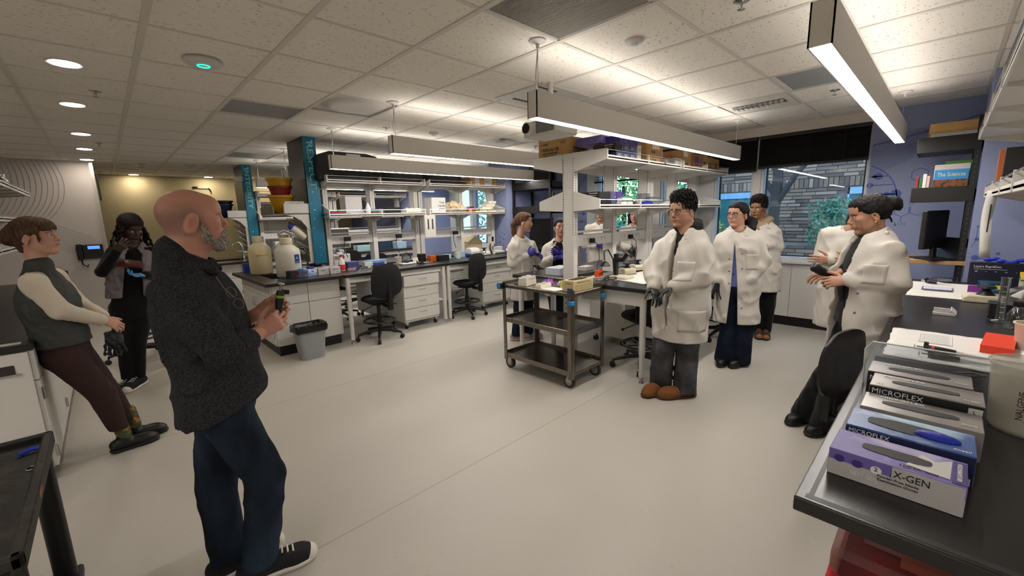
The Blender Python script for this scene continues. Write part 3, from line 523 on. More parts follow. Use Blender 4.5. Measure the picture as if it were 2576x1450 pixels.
# ---- black utility cart at lower left
t = thing('utility_cart', 'worn black plastic utility cart at the lower left corner', 'cart', (-.255, 1.52, 0)); bkw = M('worn_black_plastic', '#16130f', .55, var=(14, '#3a352e', .52, .75), bump=(40, .2))
MB().box(-.75, 0, 0, .9, .76, .775).box(-.75, 0, 0, .028, .76, .80).box(-.75, 0, .872, .9, .76, .80).box(-.028, 0, 0, .9, .745, .80).build('tray', bkw, t, bevel=.008, seg=2); MB().box(-.75, 0, 0, .9, .15, .19).build('lower_tray', bkw, t, bevel=.008)
for y in (.08, .83): MB().cyl((-.045, y, .10), (-.045, y, .76), .034, n=16).build('post', black, t, 40)
for y in (.06, .84): MB().cyl((-.06, y, .05), (-.03, y, .05), .05, n=18).box(-.07, -.02, y-.03, y+.03, .06, .13).build('caster', black, t, 40)
MB().box(-.012, .0015, .36, .42, .77, .79).build('orange_sticker', M('orange_sticker', '#b06a45', .7), t); MB().box(-.33, -.3, .02, .04, .76, .805).build('latch', black, t)
o = tag(MB().tube([(-.335, 2.28, .783), (-.30, 2.295, .788), (-.27, 2.29, .784)], .008, 8).build('plastic_stopper', M('blue_cap_plastic', '#1a36b8', .4), None, 40), 'small blue plastic stopper lying on black cart', 'stopper')
o = tag(MB().tube([(-.29+.016*math.cos(a), 2.13+.016*math.sin(a), .778) for a in np.linspace(0, 2*PI, 17)[:-1]], .0025, 6, True).build('metal_ring', chrome), 'small metal ring lying on black cart', 'ring')
# ---- stools
fab = M('black_fabric', '#101012', .9, bump=(300, .25)); vinyl = M('black_vinyl', '#1d1c1e', .38)
def stool(x, y, rz, label, bh=.44, seat=.55, mat=fab, blab=.45):
    t = thing('lab_stool', label, 'stool', (x, y, 0), rz, 'black wheeled lab stools')   # faces +y locally
    MB().lathe([(.02, -.045), (.16, -.04), (.215, -.012), (.22, .01), (.20, .03), (.10, .036), (.01, .034)], (0, .0, seat), 28, 1.0, .98).build('seat', mat, t, 60)
    mb = MB(); n, m_ = 14, 12; P = []
    for s in (0, 1):
        for i in range(n+1):
            for j in range(m_+1):
                u, v = -1+2*i/n, -1+2*j/m_; k = (abs(u)**3.2+abs(v)**3.2)**(1/3.2) if (u or v) else 1; q = max(abs(u), abs(v)); f_ = q/k if k else 1
                X, Z = u*f_*.23*(1-.08*v), v*f_*bh/2; th = .028*(1-(q**4)*.75)
                P.append((X, -.235+.35*X*X+(th if s else -th)-.02*(1-v*v), blab+seat-.19+Z))
    N1 = (n+1)*(m_+1); F = []
    for s in (0, 1):
        for i in range(n):
            for j in range(m_): a = s*N1+i*(m_+1)+j; F.append((a, a+1, a+m_+2, a+m_+1))
    B = [i*(m_+1) for i in range(n)]+[n*(m_+1)+j for j in range(m_)]+[i*(m_+1)+m_ for i in range(n, 0, -1)]+[j for j in range(m_, 0, -1)]
    F += [(B[i], B[(i+1) % len(B)], N1+B[(i+1) % len(B)], N1+B[i]) for i in range(len(B))]
    mb.add(P, F).build('backrest', mat, t, 60)
    MB().tube([(0, -.27, blab+seat-.17), (0, -.285, seat+.06), (0, -.27, seat-.09), (0, -.12, seat-.07)], .022, 8).box(-.032, .032, -.30, -.262, seat-.12, seat+.08).build('back_post', black, t)
    MB().cyl((0, 0, .10), (0, 0, seat-.04), .024, n=14).cyl((0, 0, .12), (0, 0, .34), .032, n=14).box(-.09, .09, -.1, .1, seat-.075, seat-.045).build('column', black, t, 40)
    MB().cyl((.08, -.05, seat-.075), (.21, -.08, seat-.10), .007, n=8).cyl((.2, -.08, seat-.1), (.23, -.085, seat-.1), .013, n=8).build('lever', black, t)
    MB().cyl((-.08, -.02, seat-.075), (-.20, .03, seat-.13), .006, n=8).sph((-.21, .035, seat-.135), .016, 8, 6).build('lever', black, t)
    mb = MB().tube([(.20*math.cos(a), .20*math.sin(a), .25) for a in np.linspace(0, 2*PI, 29)[:-1]], .011, 8, True)
    for k in range(4): mb.cyl((.03*math.cos(k*PI/2), .03*math.sin(k*PI/2), .235), (.2*math.cos(k*PI/2), .2*math.sin(k*PI/2), .25), .008, n=6)
    mb.build('foot_ring', black, t, 40)
    for k in range(5):
        a = k*2*PI/5+.3; c, s = math.cos(a), math.sin(a)
        b = MB().tube([(0, 0, .13), (.15*c, .15*s, .115), (.29*c, .29*s, .085)], [.03, .022, .016], 8).build('base_arm', black, t, 40)
        MB().cyl((.29*c, .29*s, .09), (.29*c, .29*s, .05), .009, n=8).cyl((.29*c-.022*s+.01*c, .29*s+.022*c+.01*s, .028), (.29*c+.022*s+.01*c, .29*s-.022*c+.01*s, .028), .028, n=14).build('caster', black, b, 40)
    return t
stool(2.52, 5.22, .12, 'black wheeled stool with tall backrest at the first bench of the long row'); stool(4.10, 5.32, .25, 'black wheeled stool left of the drawer unit by the blue pier')
stool(2.62, 6.85, PI+.1, 'black wheeled stool on the far side seen behind the white leg'); stool(3.86, 2.08, -.5, 'black wheeled stool tucked under the bench beside the brown boots', blab=.36); stool(5.45, 1.85, .2, 'black wheeled stool half hidden behind the glasses-wearing student', blab=.4)
stool(2.78, .10, PI-.3, 'black vinyl stool pushed to the right bench behind the glove boxes', .36, .50, vinyl, .44)
stool(3.3, 7.6, PI, 'black stool behind the microscope in the far aisle'); stool(3.9, 8.05, 2.6, 'grey vinyl stool in the far aisle behind shelving', .3, .55, vinyl, .4); stool(.12, 6.75, .6, 'black stool base seen behind the leaning woman', blab=.45)
# ---- bins
def bin_(x, y, label, rz=0, h=.38, col='#8b8d90'):
    t = thing('waste_bin', label, 'bin', (x, y, 0), rz, 'plastic waste bins'); g = M('grey_bin_'+col[1:], col, .5)
    def ring(w, d, z, r=.05): return [(sx*(w-r)+r*math.cos(a), sy*(d-r)+r*math.sin(a), z) for sx, sy, a0 in ((1, 1, 0), (-1, 1, PI/2), (-1, -1, PI), (1, -1, 3*PI/2)) for a in np.linspace(a0, a0+PI/2, 5)]
    R = [ring(.13, .085, 0), ring(.165, .115, h), ring(.172, .122, h), ring(.172, .122, h+.02), ring(.16, .11, h+.02), ring(.125, .08, .02)]; n = 20
    MB().add([p for r in R for p in r], [(i*n+j, i*n+(j+1) % n, (i+1)*n+(j+1) % n, (i+1)*n+j) for i in range(5) for j in range(n)]+[tuple(range(n-1, -1, -1)), tuple(range(5*n, 6*n))]).build('body', g, t, 50)
    rr = random.Random(int(x*100)); R = []
    for w, d, z, a in ((.178, .128, h-.05, .012), (.182, .132, h+.005, .006), (.176, .126, h+.035, .006), (.155, .105, h+.03, .01), (.13, .085, h-.06, .02), (.10, .06, h-.1, .02)):
        R.append([(p[0]+rr.uniform(-a, a)*.6, p[1]+rr.uniform(-a, a)*.6, p[2]+rr.uniform(-a, a)) for p in ring(w, d, z)])
    MB().add([p for r in R for p in r], [(i*n+j, i*n+(j+1) % n, (i+1)*n+(j+1) % n, (i+1)*n+j) for i in range(5) for j in range(n)]+[tuple(range(5*n, 6*n))]).build('bag_liner', M('black_bag', '#0c0c0d', .22, bump=(30, .5)), t, 60)
bin_(1.58, 5.10, 'grey waste bin with black liner in front of the sink cabinet', .03); bin_(1.05, 7.0, 'grey waste bin with black liner behind the bearded man', PI/2-.1, .4); bin_(1.20, .09, 'black lined bin under the near end of the right bench', .4, .42, '#2a2a2c')
# ================================================================ OUTSIDE THE WINDOWS
gm = M('leafy_ground', '#6f6a5c', .95, var=(5, '#8f886f', .45, .6))
g = tag(MB().box(6.86, 16, -4, 12, -.3, .62).build('courtyard_ground', gm), 'strip of bare courtyard ground outside the windows', 'ground', kind='structure')
fl_ = MB(); r = random.Random(3)
for k in range(260):
    x, y, a, s = r.uniform(7.2, 9.3), r.uniform(.6, 4.0), r.uniform(0, 6.28), r.uniform(.02, .05); c, q = math.cos(a)*s, math.sin(a)*s
    fl_.add([(x+c, y+q, .63), (x-q*.5, y+c*.5, .65), (x-c, y-q, .63), (x+q*.5, y-c*.5, .622)], [(0, 1, 2, 3)])
tag(fl_.build('fallen_leaves', M('pale_yellow_leaves', '#d9cf9c', .8)), 'pale yellow fallen leaves scattered on courtyard ground', 'leaves', kind='stuff')
bk = [M('brick_%d' % i, c, .85, bump=(60, .3)) for i, c in enumerate(('#75604f', '#66544a', '#846c5c', '#58483f', '#8c7766'))]; mortar = M('mortar', '#5d5853', .9)
bb = thing('brick_building', 'long-brick building wall across the courtyard', 'building', (10.8, 0, 0))
MB().box(.03, .4, -4, 4.25, .3, 6).build('wall_core', mortar, bb)
rb = random.Random(5); boxm = {}
def brick(y, z, L, h):
    key = (round(L, 2), round(h, 2), rb.randrange(5))
    o = boxm.get(key)
    if o is None:
        o = boxm[key] = MB().box(0, .06, 0, key[0]-.012, 0, key[1]-.012).build('brick', bk[key[2]], bb); o.location = (0, y, z)
    else: o = o.copy(); C.objects.link(o); o.location = (0, y, z)
    o.location.x = rb.uniform(0, .012); return o
holes = [(2.95, 4.1, .55, 1.98), (1.02, 1.45, 1.25, 1.98)]
def inhole(y0, y1, z0, z1): return any(y1 > a+.005 and y0 < b-.005 and z1 > c+.005 and z0 < d-.005 for a, b, c, d in holes)
z = .66; row = 0; rest = MB(); nbk = 0
while z < 4.0:
    sold = row == 18; h = .2 if sold else .075
    y = .6+(rb.random()*.25 if not sold else 0) if z < 2.75 else -1
    while y < 4.2:
        L = .085 if sold else rb.choice((.24, .3, .36)); y2 = min(y+L, 4.22)
        if not inhole(y, y2, z, z+h) and y2-y > .03:
            if z < 2.75 and .9 < y < 4.2 and nbk < 298: brick(y, z, y2-y, h); nbk += 1
            else: rest.box(0, .06, y, y2-.012, z, z+h-.012)
        y += L
    z += h; row += 1
rest.build('bricks_far', bk[0], bb)['kind'] = 'stuff'
teal_g = M('teal_window_glass', '#2e6a70', .08, .3)
for a, b, c, d in holes:
    f = MB().box(-.005, .06, a, b, d-.13, d).box(-.005, .06, a, a+.03, c, d).box(-.005, .06, b-.03, b, c, d).build('window', M('pale_blue_header', '#7da0bc', .5), bb); MB().box(.02, .03, a+.03, b-.03, c, d-.13).build('pane', teal_g, f)
    MB().box(.0, .06, (a+b)/2-.02, (a+b)/2+.02, c, d-.13).build('mullion', dfr, f)
pl = thing('brick_planter', 'low brick planter wall in the courtyard', 'planter', (9.55, 0, 0)); MB().box(.03, 1.2, -1, 3.4, .6, .86).build('planter_core', mortar, pl)
for row in range(4):
    y = .5+(.15 if row % 2 else 0)
    while y < 3.3:
        o = MB().box(0, .05, y, y+.285, .60+.075*row, .60+.075*row+.063).build('brick', bk[(row+int(y*10)) % 5], pl); y += .3
def leaves(name, label, c, rad, n, col, size, seed, cat='shrub', stems=(), trunk=None):
    rr = np.random.default_rng(seed); t = thing(name, label, cat, c)
    p = rr.normal(size=(n, 3)); p /= np.linalg.norm(p, axis=1)[:, None]; p *= (rr.random((n, 1))**.4)*np.array(rad); p[:, 2] += rad[2]
    p += .12*np.sin(p[:, [1, 2, 0]]*9+seed)
    mb = MB()
    for q in p:
        a = Vector(rr.normal(size=3)).normalized()*size*rr.uniform(.6, 1.4); b = Vector(rr.normal(size=3)); b = (b-a*(b.dot(a)/a.length_squared)).normalized()*size*.35; q = Vector(q)
        mb.add([q+a, q+b, q-a, q-b], [(0, 1, 2, 3)])
    mb.build('foliage', M('leaf_'+col[1:], col, .7, spec=.2), t)['kind'] = 'stuff'
    for s in stems: MB().tube([Vector(x) for x in s[0]], s[1], 8).build('stem', M('bark', '#2e2a28', .9, bump=(30, .6)), t, 60)
    return t
leaves('courtyard_shrub', 'teal green shrub in the planter in front of the brick wall', (10.1, 1.45, .86), (.45, .55, .42), 2600, '#4f7f66', .045, 1)
leaves('courtyard_shrub', 'small pale yellow-green shrub beside the teal window outside', (9.6, 3.6, .7), (.3, .3, .45), 900, '#8f9a62', .05, 2)
leaves('courtyard_tree', 'dark trunked tree with forked branches in front of brick wall', (9.3, 2.33, .62), (.001, .001, .001), 4, '#4d7f3f', .02, 3, 'tree', stems=[([(0, 0, 0), (.0, .02, .8), (.05, 0, 1.5), (.0, .05, 2.4), (.1, .1, 3.6)], [.12, .10, .09, .08, .05]), ([(.02, 0, 1.05), (0, -.3, 1.6), (.1, -.75, 2.2), (.2, -1.1, 3.0)], [.06, .045, .035, .02]), ([(.02, .0, 1.2), (0, .25, 1.6), (0, .4, 2.3)], [.06, .04, .03])])
for k, (y, x, c, rr_, n) in enumerate(((4.75, 9.6, '#5f9a63', (.8, .75, 1.4), 1100), (6.2, 10.4, '#7fae62', (.8, .7, 1.5), 1200), (7.7, 9.6, '#55907a', (.8, .7, 1.4), 1000), (9.2, 10.4, '#9ab565', (.8, .7, 1.5), 1000), (5.4, 8.6, '#4d8a72', (.3, .4, .35), 500), (10.9, 9.8, '#6fa666', (.9, .8, 1.5), 900))):
    lab = ('leafy green tree filling the window behind the middle shelves', 'bright green tree behind the dark-haired students', 'blue-green tree seen through the long bench shelving', 'yellow-green tree seen past the farther blue pier', 'low dark green bush under the half open blind', 'green tree beyond the far end window')[k]
    leaves('courtyard_tree' if k != 4 else 'courtyard_shrub', lab, (x, y, .62), rr_, n, c, .09, 10+k, 'tree' if k != 4 else 'shrub', stems=[] if k == 4 else [([(0, 0, 0), (.05, .1, 1.2), (0, .1, 2.6)], [.07, .06, .04]), ([(0, .5, 0), (.05, .45, 1.2), (0, .5, 2.8)], [.04, .04, .03])])
t = thing('deck_railing', 'blue-grey metal railing outside behind the students', 'railing', (8.2, 3.9, .62))
MB().box(0, .04, 0, 5, .62, .66).build('top_rail', M('railing_metal', '#54717f', .5), t); MB().box(0, .03, 0, 5, .30, .325).build('lower_rail', M('railing_metal', ''), t)
for k in range(6): MB().box(0, .04, k*.98, k*.98+.04, 0, .64).build('post', M('railing_metal', ''), t)
# ================================================================ BENCH CLUTTER
DR = -PI/2
purple = M('violet_carton', '#6f63a8', .5, var=(7, '#b3abd0', .5, .72)); silver = M('silver_carton', '#9b9692', .35, .3, var=(5, '#6b6764', .4, .65)); bluec2 = M('blue_carton', '#3f5f9d', .4, var=(6, '#a9c3da', .5, .66)); dkc = M('black_carton', '#151416', .45); greyc = M('grey_carton', '#b6b3b2', .5); whc = M('white_carton', '#c9c7c4', .55); vio = M('dark_violet_carton', '#3f2f7c', .5); slate = M('slate_carton', '#454e70', .5, var=(8, '#707ca0', .5, .7))
hole = M('carton_opening', '#08080a', .6); glv_b = M('blue_nitrile', '#1f2fae', .5, bump=(60, .4)); glv_k = M('black_nitrile', '#141416', .42, bump=(60, .35))
def carton(label, loc, rz, w, d, h, mat, texts=(), top=None, opening=None, tilt=0, name='glove_box', cat='box', group=None, front=None, labels=()):
    t = thing(name, label, cat, loc, rz, group); t.rotation_euler.x = tilt
    MB().box(-w/2, w/2, 0, d, 0, h).build('carton', mat, t, bevel=.0015)
    if front: MB().box(-w/2+.001, w/2-.001, -.0008, 0, .001, h*front[1]).build('front_print', front[0], t)
    if top: MB().box(-w/2+.002, w/2-.002, .002, d-.002, h, h+.0008).build('top_print', top, t)
    if opening:   # rounded slot on top
        a, b = opening[0]/2, opening[1]/2; n = 28; rr = random.Random(len(label)); P = [((a*abs(math.cos(q))**.75*(1 if math.cos(q) > 0 else -1)), d/2+b*abs(math.sin(q))**.55*(1 if math.sin(q) > 0 else -1)*rr.uniform(.85, 1.1), h+.0016) for q in np.linspace(0, 2*PI, n+1)[:-1]]
        MB().add(P, [tuple(range(n))]).build('opening', hole, t)
    for (x0, x1, z0, z1, mm) in labels: MB().box(x0, x1, -.0016, -.0004, z0, z1).build('label_patch', mm, t)
    for tx in texts:   # (body, face, x, v, size, material[, width])
        f = tx[1]; w_ = tx[6] if len(tx) > 6 else None
        if f == 'f': T(tx[0], t, tx[4], (tx[2], -.0018, tx[3]), (1, 0, 0), (0, 0, 1), tx[5], width=w_)
        elif f == 't': T(tx[0], t, tx[4], (tx[2], tx[3], h+.0018), (1, 0, 0), (0, 1, 0), tx[5], width=w_)
        elif f == 'r': T(tx[0], t, tx[4], (w/2+.0012, tx[2], tx[3]), (0, 1, 0), (0, 0, 1), tx[5], width=w_)
        elif f == 'l': T(tx[0], t, tx[4], (-w/2-.0012, tx[2], tx[3]), (0, -1, 0), (0, 0, 1), tx[5], width=w_)
    return t
# --- right bench: row of glove boxes
Z = .9152
carton('violet X-GEN glove box, nearest of the row on the right bench', (1.275, .03, Z), DR-.02, .245, .135, .070, purple, [('X-GEN', 'f', .035, .052, .024, ink, .062), ('Powder-Free Nitrile', 'f', .012, .036, .009, ink), ('Examination Gloves', 'f', .012, .027, .009, ink), ('NEXT-GEN', 'f', -.05, .022, .016, inkw, .05), ('100', 't', .02, .016, .016, ink), ('AA-100XS', 't', .055, .016, .010, ink), ('2', 'f', -.028, .049, .014, ink)], opening=(.13, .045), front=(greyc, .6), labels=((.0, .12, .001, .069, greyc),), group='glove boxes on the right bench')
t = bpy.data.objects['glove_box']
MB().box(.098, .121, .01, .125, .0695, .0715).build('size_band', vio, t); T('100 EXAMINATION', t, .012, (.11, .065, .0725), (0, 1, 0), (-1, 0, 0), inkw, width=.09)
for k in range(4): MB().add([(-.1+.036*k+.011*math.cos(a*PI/8), -.0014, .049-.001*k+.010*math.sin(a*PI/8)) for a in range(16)], [tuple(range(16))]).build('round_icon', inkw if k == 2 else vio, t)
MB().add([(.02, .03, .0712), (.095, .02, .0712), (.097, .12, .0712), (.07, .09, .0712), (.045, .11, .0712)], [(0, 1, 2, 3, 4)]).build('white_print', whc, t)
carton('blue and white torn-open MICROFLEX glove box behind the violet one', (1.43, .015, Z), DR, .25, .14, .082, bluec2, [('MICROFLEX', 'f', -.075, .068, .018, inkw, .085), ('COBALT', 'f', -.07, .052, .016, M('steel_ink', '#5b6fae', .6), .07), ('Ansell', 't', .1, .012, .013, inkw), ('S   P   CH', 'f', .085, .012, .012, ink)], opening=(.17, .065), front=(M('navy_carton', '#1c2148', .45), .95), labels=((.05, .12, .003, .022, whc),), group='glove boxes on the right bench')
bo = MB().sph((1.485, -.04, Z+.085), (.02, .045, .012), 12, 8).build('crumpled_glove', glv_b, None, 60); tag(bo, 'blue glove peeking out of the torn blue glove box', 'glove')
carton('silver MICROFLEX glove box with brown slot, third in the row', (1.59, .0, Z), DR, .255, .135, .085, silver, [('MICROFLEX', 't', -.04, .108, .018, inkw, .10), ('Ansell', 't', .1, .03, .012, inkw)], opening=(.165, .04), group='glove boxes on the right bench')
carton('black fronted MICROFLEX glove box size L, fourth in the row', (1.74, -.005, Z), DR, .255, .135, .108, silver, [('MICROFLEX', 'f', -.06, .09, .024, inkw, .12), ('L', 'f', .108, .085, .014, ink), ('MICROFLEX', 't', -.05, .108, .018, inkw, .10), ('100', 't', -.105, .02, .014, inkw), ('Ansell', 't', .1, .022, .014, inkw)], opening=(.155, .035), front=(dkc, .97), labels=((.095, .124, .075, .097, whc),), group='glove boxes on the right bench')
carton('silver topped MICROFLEX glove box, farthest of the row', (1.89, .015, Z), DR, .255, .135, .108, silver, [('MICROFLEX', 'f', -.06, .085, .024, inkw, .12), ('MICROFLEX', 't', -.04, .108, .018, inkw, .10), ('Ansell', 't', .1, .03, .012, inkw)], opening=(.155, .035), front=(dkc, .97), group='glove boxes on the right bench')
# beaker
def vessel(name, label, cat, loc, prof, mat, texts=(), liquid=None, n=32, mats=None):
    t = thing(name, label, cat, loc); MB().lathe(prof, n=n).build('vessel', mat, t, 60)
    if liquid: MB().lathe(liquid[0], n=n).build('contents', liquid[1], t, 60)
    return t
frost2 = thin_glass('frosted_polypropylene', '#d9d7cc', .16, .35); cg = thin_glass('clear_glass', '#eef2f2', .10, .02)
milky = M('milky_plastic', '#cfcabd', .35, alpha=.42); milky2 = M('milky_plastic_thick', '#d6d0bf', .42, alpha=.9)
t = vessel('plastic_beaker', 'large frosted NALGENE beaker with graduations on the right bench', 'beaker', (1.93, -.235, Z), [(.078, 0), (.084, .01), (.095, .19), (.102, .205), (.102, .21), (.098, .21), (.091, .19), (.08, .012), (.01, .008)], milky)
for k in range(7): MB().box(-.0875-.0015*k, -.086-.0015*k, -.012, .02 if k % 2 else .006, .03+.021*k, .032+.021*k).build('graduation', ink, t)
T('NALGENE', t, .021, (-.0905, .03, .10), (0, 0, 1), (0, 1, 0), ink, width=.085)
for k, s in enumerate(('1000 mL', '800', '600', '400', '200')): T(s, t, .010, (-.0955+.001*k, -.025, .157-.03*k), (0, -1, 0), (0, 0, 1), ink)
def pts_tube(name, label, cat, pts, r, mat, n=8): return tag(MB().tube(pts, r, n).build(name, mat, None, 60), label, cat)
def goggles(label, loc, rz, mat=None, w=.075):
    t = thing('safety_glasses', label, 'glasses', loc, rz, 'safety glasses'); mat = mat or clearp; mb = MB(); n, m_ = 14, 5
    P = [(w*math.sin(a), -.035*math.cos(a)+.03, .004+.042*v*(1-.25*abs(math.sin(a*3))*(1-v))) for a in np.linspace(-1.25, 1.25, n) for v in np.linspace(0, 1, m_)]
    mb.add(P, [(i*m_+j, i*m_+j+1, (i+1)*m_+j+1, (i+1)*m_+j) for i in range(n-1) for j in range(m_-1)]); o = mb.build('lens', mat, t, 60); o.modifiers.new('s', 'SOLIDIFY').thickness = .002
    MB().tube([(w*math.sin(a), -.035*math.cos(a)+.03, .046) for a in np.linspace(-1.25, 1.25, n)], .0025, 6).build('brow_bar', M('goggle_frame', '#2a2c34', .3), t, 60)
    for s in (-1, 1): MB().tube([(s*w*.95, .02, .038), (s*w*1.0, .07, .036), (s*w*.9, .13, .012)], [.004, .003, .003], 6).build('temple', M('goggle_frame', ''), t, 60)
    return t
goggles('clear safety goggles beside the frosted beaker', (2.24, -.11, Z), -.9, w=.085); goggles('clear safety glasses lying at the far end of right bench', (5.25, -.06, Z), -1.2)
# towel pads
def pad(label, pts, z, mat=paper, wav=.004, th=.004, name='paper_towel', cat='towel'):
    a, b, c, d = [Vector((*p, 0)) for p in pts]; n = 18; mb = MB(); rr = random.Random(int(abs(pts[0][0])*100)); P = []
    for i in range(n+1):
        for j in range(n+1):
            u, v = i/n, j/n; p = a*(1-u)*(1-v)+b*u*(1-v)+c*u*v+d*(1-u)*v; e = (i in (0, n)) or (j in (0, n))
            P.append((p.x+(rr.uniform(-wav, wav) if e else 0), p.y+(rr.uniform(-wav, wav) if e else 0), z+.0012+rr.uniform(0, wav*.4)))
    o = mb.add(P, [(i*(n+1)+j, (i+1)*(n+1)+j, (i+1)*(n+1)+j+1, i*(n+1)+j+1) for i in range(n) for j in range(n)]).build(name, mat, None, 60); m_ = o.modifiers.new('s', 'SOLIDIFY'); m_.thickness = th; m_.offset = 1
    return tag(o, label, cat)
pad('white absorbent towel under the pipettes on the right bench', [(2.52, .145), (2.50, -.40), (3.12, -.42), (3.13, .15)], Z); pad('white bench paper at the far end of the right bench', [(4.36, .165), (4.36, -.30), (5.2, -.30), (5.2, .16)], Z, wav=.001, name='bench_paper', cat='paper')
pad('white bench paper on the middle bench by the student in boots', [(3.62, 1.88), (4.6, 1.88), (4.6, 2.42), (3.75, 2.42)], Z, wav=.001, name='bench_paper', cat='paper')
def pipette(label, a, b, up=(0, 0, 1), col='#c03a2c', s=1):
    a, b = Vector(a), Vector(b); d = (b-a).normalized(); L = (b-a).length; t = thing('pipette', label, 'pipette', a); u = Vector(up); u = (u-d*u.dot(d)).normalized(); sd = d.cross(u)
    MB().cyl(d*.0, d*L*.02, .011*s, n=14).build('plunger_button', whc, t, 40); MB().cyl(d*.01, d*L*.13, .004*s, n=8).build('plunger_rod', chrome, t)
    MB().tube([d*L*.12, d*L*.16, d*L*.32, d*L*.48], [.012*s, .015*s, .0145*s, .011*s], 12).ob(d*L*.14+u*.016*s, d*.008*s, u*.012*s, sd*.009*s).build('grip', dkc, t, 50)
    MB().tube([d*L*.2, d*L*.24], .0155*s, 12).build('colour_band', M('band_'+col[1:], col, .5), t); MB().tube([d*L*.47, d*L*.62, d*L*.82, d*L], [.009*s, .006*s, .004*s, .0016*s], 10).build('shaft', M('pipette_shaft', '#c9c7c2', .4), t, 50)
    return t
pipette('black pipette with red band lying on the towel', (2.70, .05, Z+.022), (2.70, -.24, Z+.012), (0, 0, 1)); pipette('black pipette in front of the red-banded one', (2.58, .03, Z+.022), (2.59, -.24, Z+.012), col='#2a2c30')
org = M('orange_plastic', '#e0401c', .35)
def tuberack(label, loc, rz, w, d, h, mat, caps=None, name='tube_rack', cols=8, rows=4, group=None, lid=None):
    t = thing(name, label, 'rack', loc, rz, group); MB().box(-w/2, w/2, 0, d, 0, h*.75).build('body', mat, t, bevel=.003); MB().box(-w/2+.003, w/2-.003, .003, d-.003, h*.78, h).build('deck', mat, t, bevel=.002)
    for i in range(cols):
        for j in range(rows):
            x, y = -w/2+w*(i+.5)/cols, d*(j+.5)/rows
            if caps and (i*7+j*3) % 5 < caps[1]: MB().cyl((x, y, h-.002), (x, y, h+.012), min(w/cols, d/rows)*.38, n=8).build('tube_cap', caps[0], t)
    if lid: MB().box(-w/2-.002, w/2+.002, -.002, d+.002, h*.45, h+.016).build('lid', lid, t, bevel=.003)
    return t
o = carton('bright orange tube box on the white towel', (2.82, -.215, Z+.004), DR-.1, .10, .30, .035, org, name='tube_box'); MB().box(-.051, .051, -.001, .301, .033, .038).build('lid', org, o)
o = thing('gel_tray', 'printed gel template sheet lying on the towel', 'tray', (2.86, -.02, Z+.0075), DR); MB().box(-.06, .06, 0, .2, 0, .0012).build('sheet', whc, o)
for k in range(9): MB().box(-.05, .05, .012+.022*k, .0135+.022*k, .0012, .0018).build('ruled_line', M('grey_ink', '#8a8790', .7), o)
MB().box(-.056, -.054, .005, .195, .0012, .0018).build('ruled_line', M('grey_ink', ''), o)
o = thing('gel_tray', 'clear gel tray lying on the far bench paper', 'tray', (4.66, .0, Z+.0055), DR); MB().box(-.09, .09, 0, .16, 0, .014).build('tray', clearp, o); MB().box(-.08, .08, .01, .15, .014, .015).build('gel', M('pale_gel', '#c9cbe0', .4), o)
pipette('blue and white serological pipette on the far bench paper', (5.12, .10, Z+.025), (4.98, -.10, Z+.02), col='#3b4a70')
# small white comb tray
o = thing('gel_comb_tray', 'white folded gel comb tray standing alone on black bench', 'tray', (3.68, -.045, Z), DR); MB().box(-.05, .05, 0, .05, 0, .018).box(-.048, .03, .012, .018, .018, .045).box(-.048, .03, .02, .05, .035, .04).build('body', whc, o, bevel=.002); MB().ob((.04, .02, .032), (.002, 0, .002), (0, .02, .008), (-.012, 0, .012)).build('flap', whc, o)
# vortex mixer
def vortexer(label, loc, rz, body='#b8ad94'):
    t = thing('vortex_mixer', label, 'mixer', loc, rz); m_ = M('putty_plastic_'+body[1:], body, .45)
    MB().prism([(-.075, 0), (.085, 0), (.08, .05), (.03, .075), (-.06, .075), (-.075, .05)], 0, -.075, .075).build('housing', m_, t, bevel=.008, seg=2); MB().box(-.078, .078, -.078, .088, 0, .012).build('base', black, t)
    MB().lathe([(.045, .072), (.03, .085), (.018, .095), (.018, .11), (.045, .118), (.048, .128), (.02, .13)], (0, -.01, 0), 20).build('rubber_cup', black, t, 50); MB().cyl((.045, .074, .055), (.045, .081, .058), .011, n=12).build('dial', black, t, 40)
    return t
t = thing('magnetic_mixer', 'cream low mixer with black rubber head on the right bench', 'mixer', (4.30, -.24, Z), DR); MB().prism([(-.11, 0), (.11, 0), (.11, .03), (.06, .05), (-.08, .05), (-.11, .03)], 1, 0, .16).build('housing', M('cream_plastic', '#c8bfa8', .4), t, bevel=.008, seg=2); MB().lathe([(.05, .048), (.03, .075), (.02, .09), (.05, .10), (.045, .112), (.01, .115)], (0, .07, 0), 20).build('rubber_cup', black, t, 50)
t = vessel('graduated_cylinder', 'tall glass graduated cylinder standing on the right bench', 'cylinder', (3.66, -.27, Z), [(.05, 0), (.05, .006), (.022, .014), (.019, .02), (.019, .255), (.024, .262), (.016, .262), (.016, .03), (.002, .028)], cg, n=20)
for k in range(6): MB().box(-.0205, -.0188, -.008, .008, .06+.03*k, .0615+.03*k).build('graduation', inkw, t)
t = vessel('glass_bottle', 'square clear glass bottle with black cap on the right bench', 'bottle', (3.50, -.325, Z), [(.044, 0), (.046, .005), (.046, .085), (.03, .115), (.026, .12), (.026, .135), (.01, .135)], cg, n=8); MB().lathe([(.03, .128), (.03, .155), (.005, .156)], n=20).build('cap', black, t, 50)
t = vessel('plastic_cup', 'frosted plastic cup with yellow label at the right edge', 'cup', (3.02, -.335, Z), [(.052, 0), (.064, .12), (.07, .125), (.07, .13), (.062, .13), (.05, .008), (.005, .006)], milky2, liquid=([(.05, .008), (.055, .05), (.01, .05)], M('cup_liquid', '#c7b98f', .4))); MB().box(-.064, -.060, -.03, .03, .055, .085).build('yellow_label', M('yellow_tape', '#e8c81c', .6), t); T('LOXA', t, .018, (-.0655, 0, .07), (0, -1, 0), (0, 0, 1), ink)
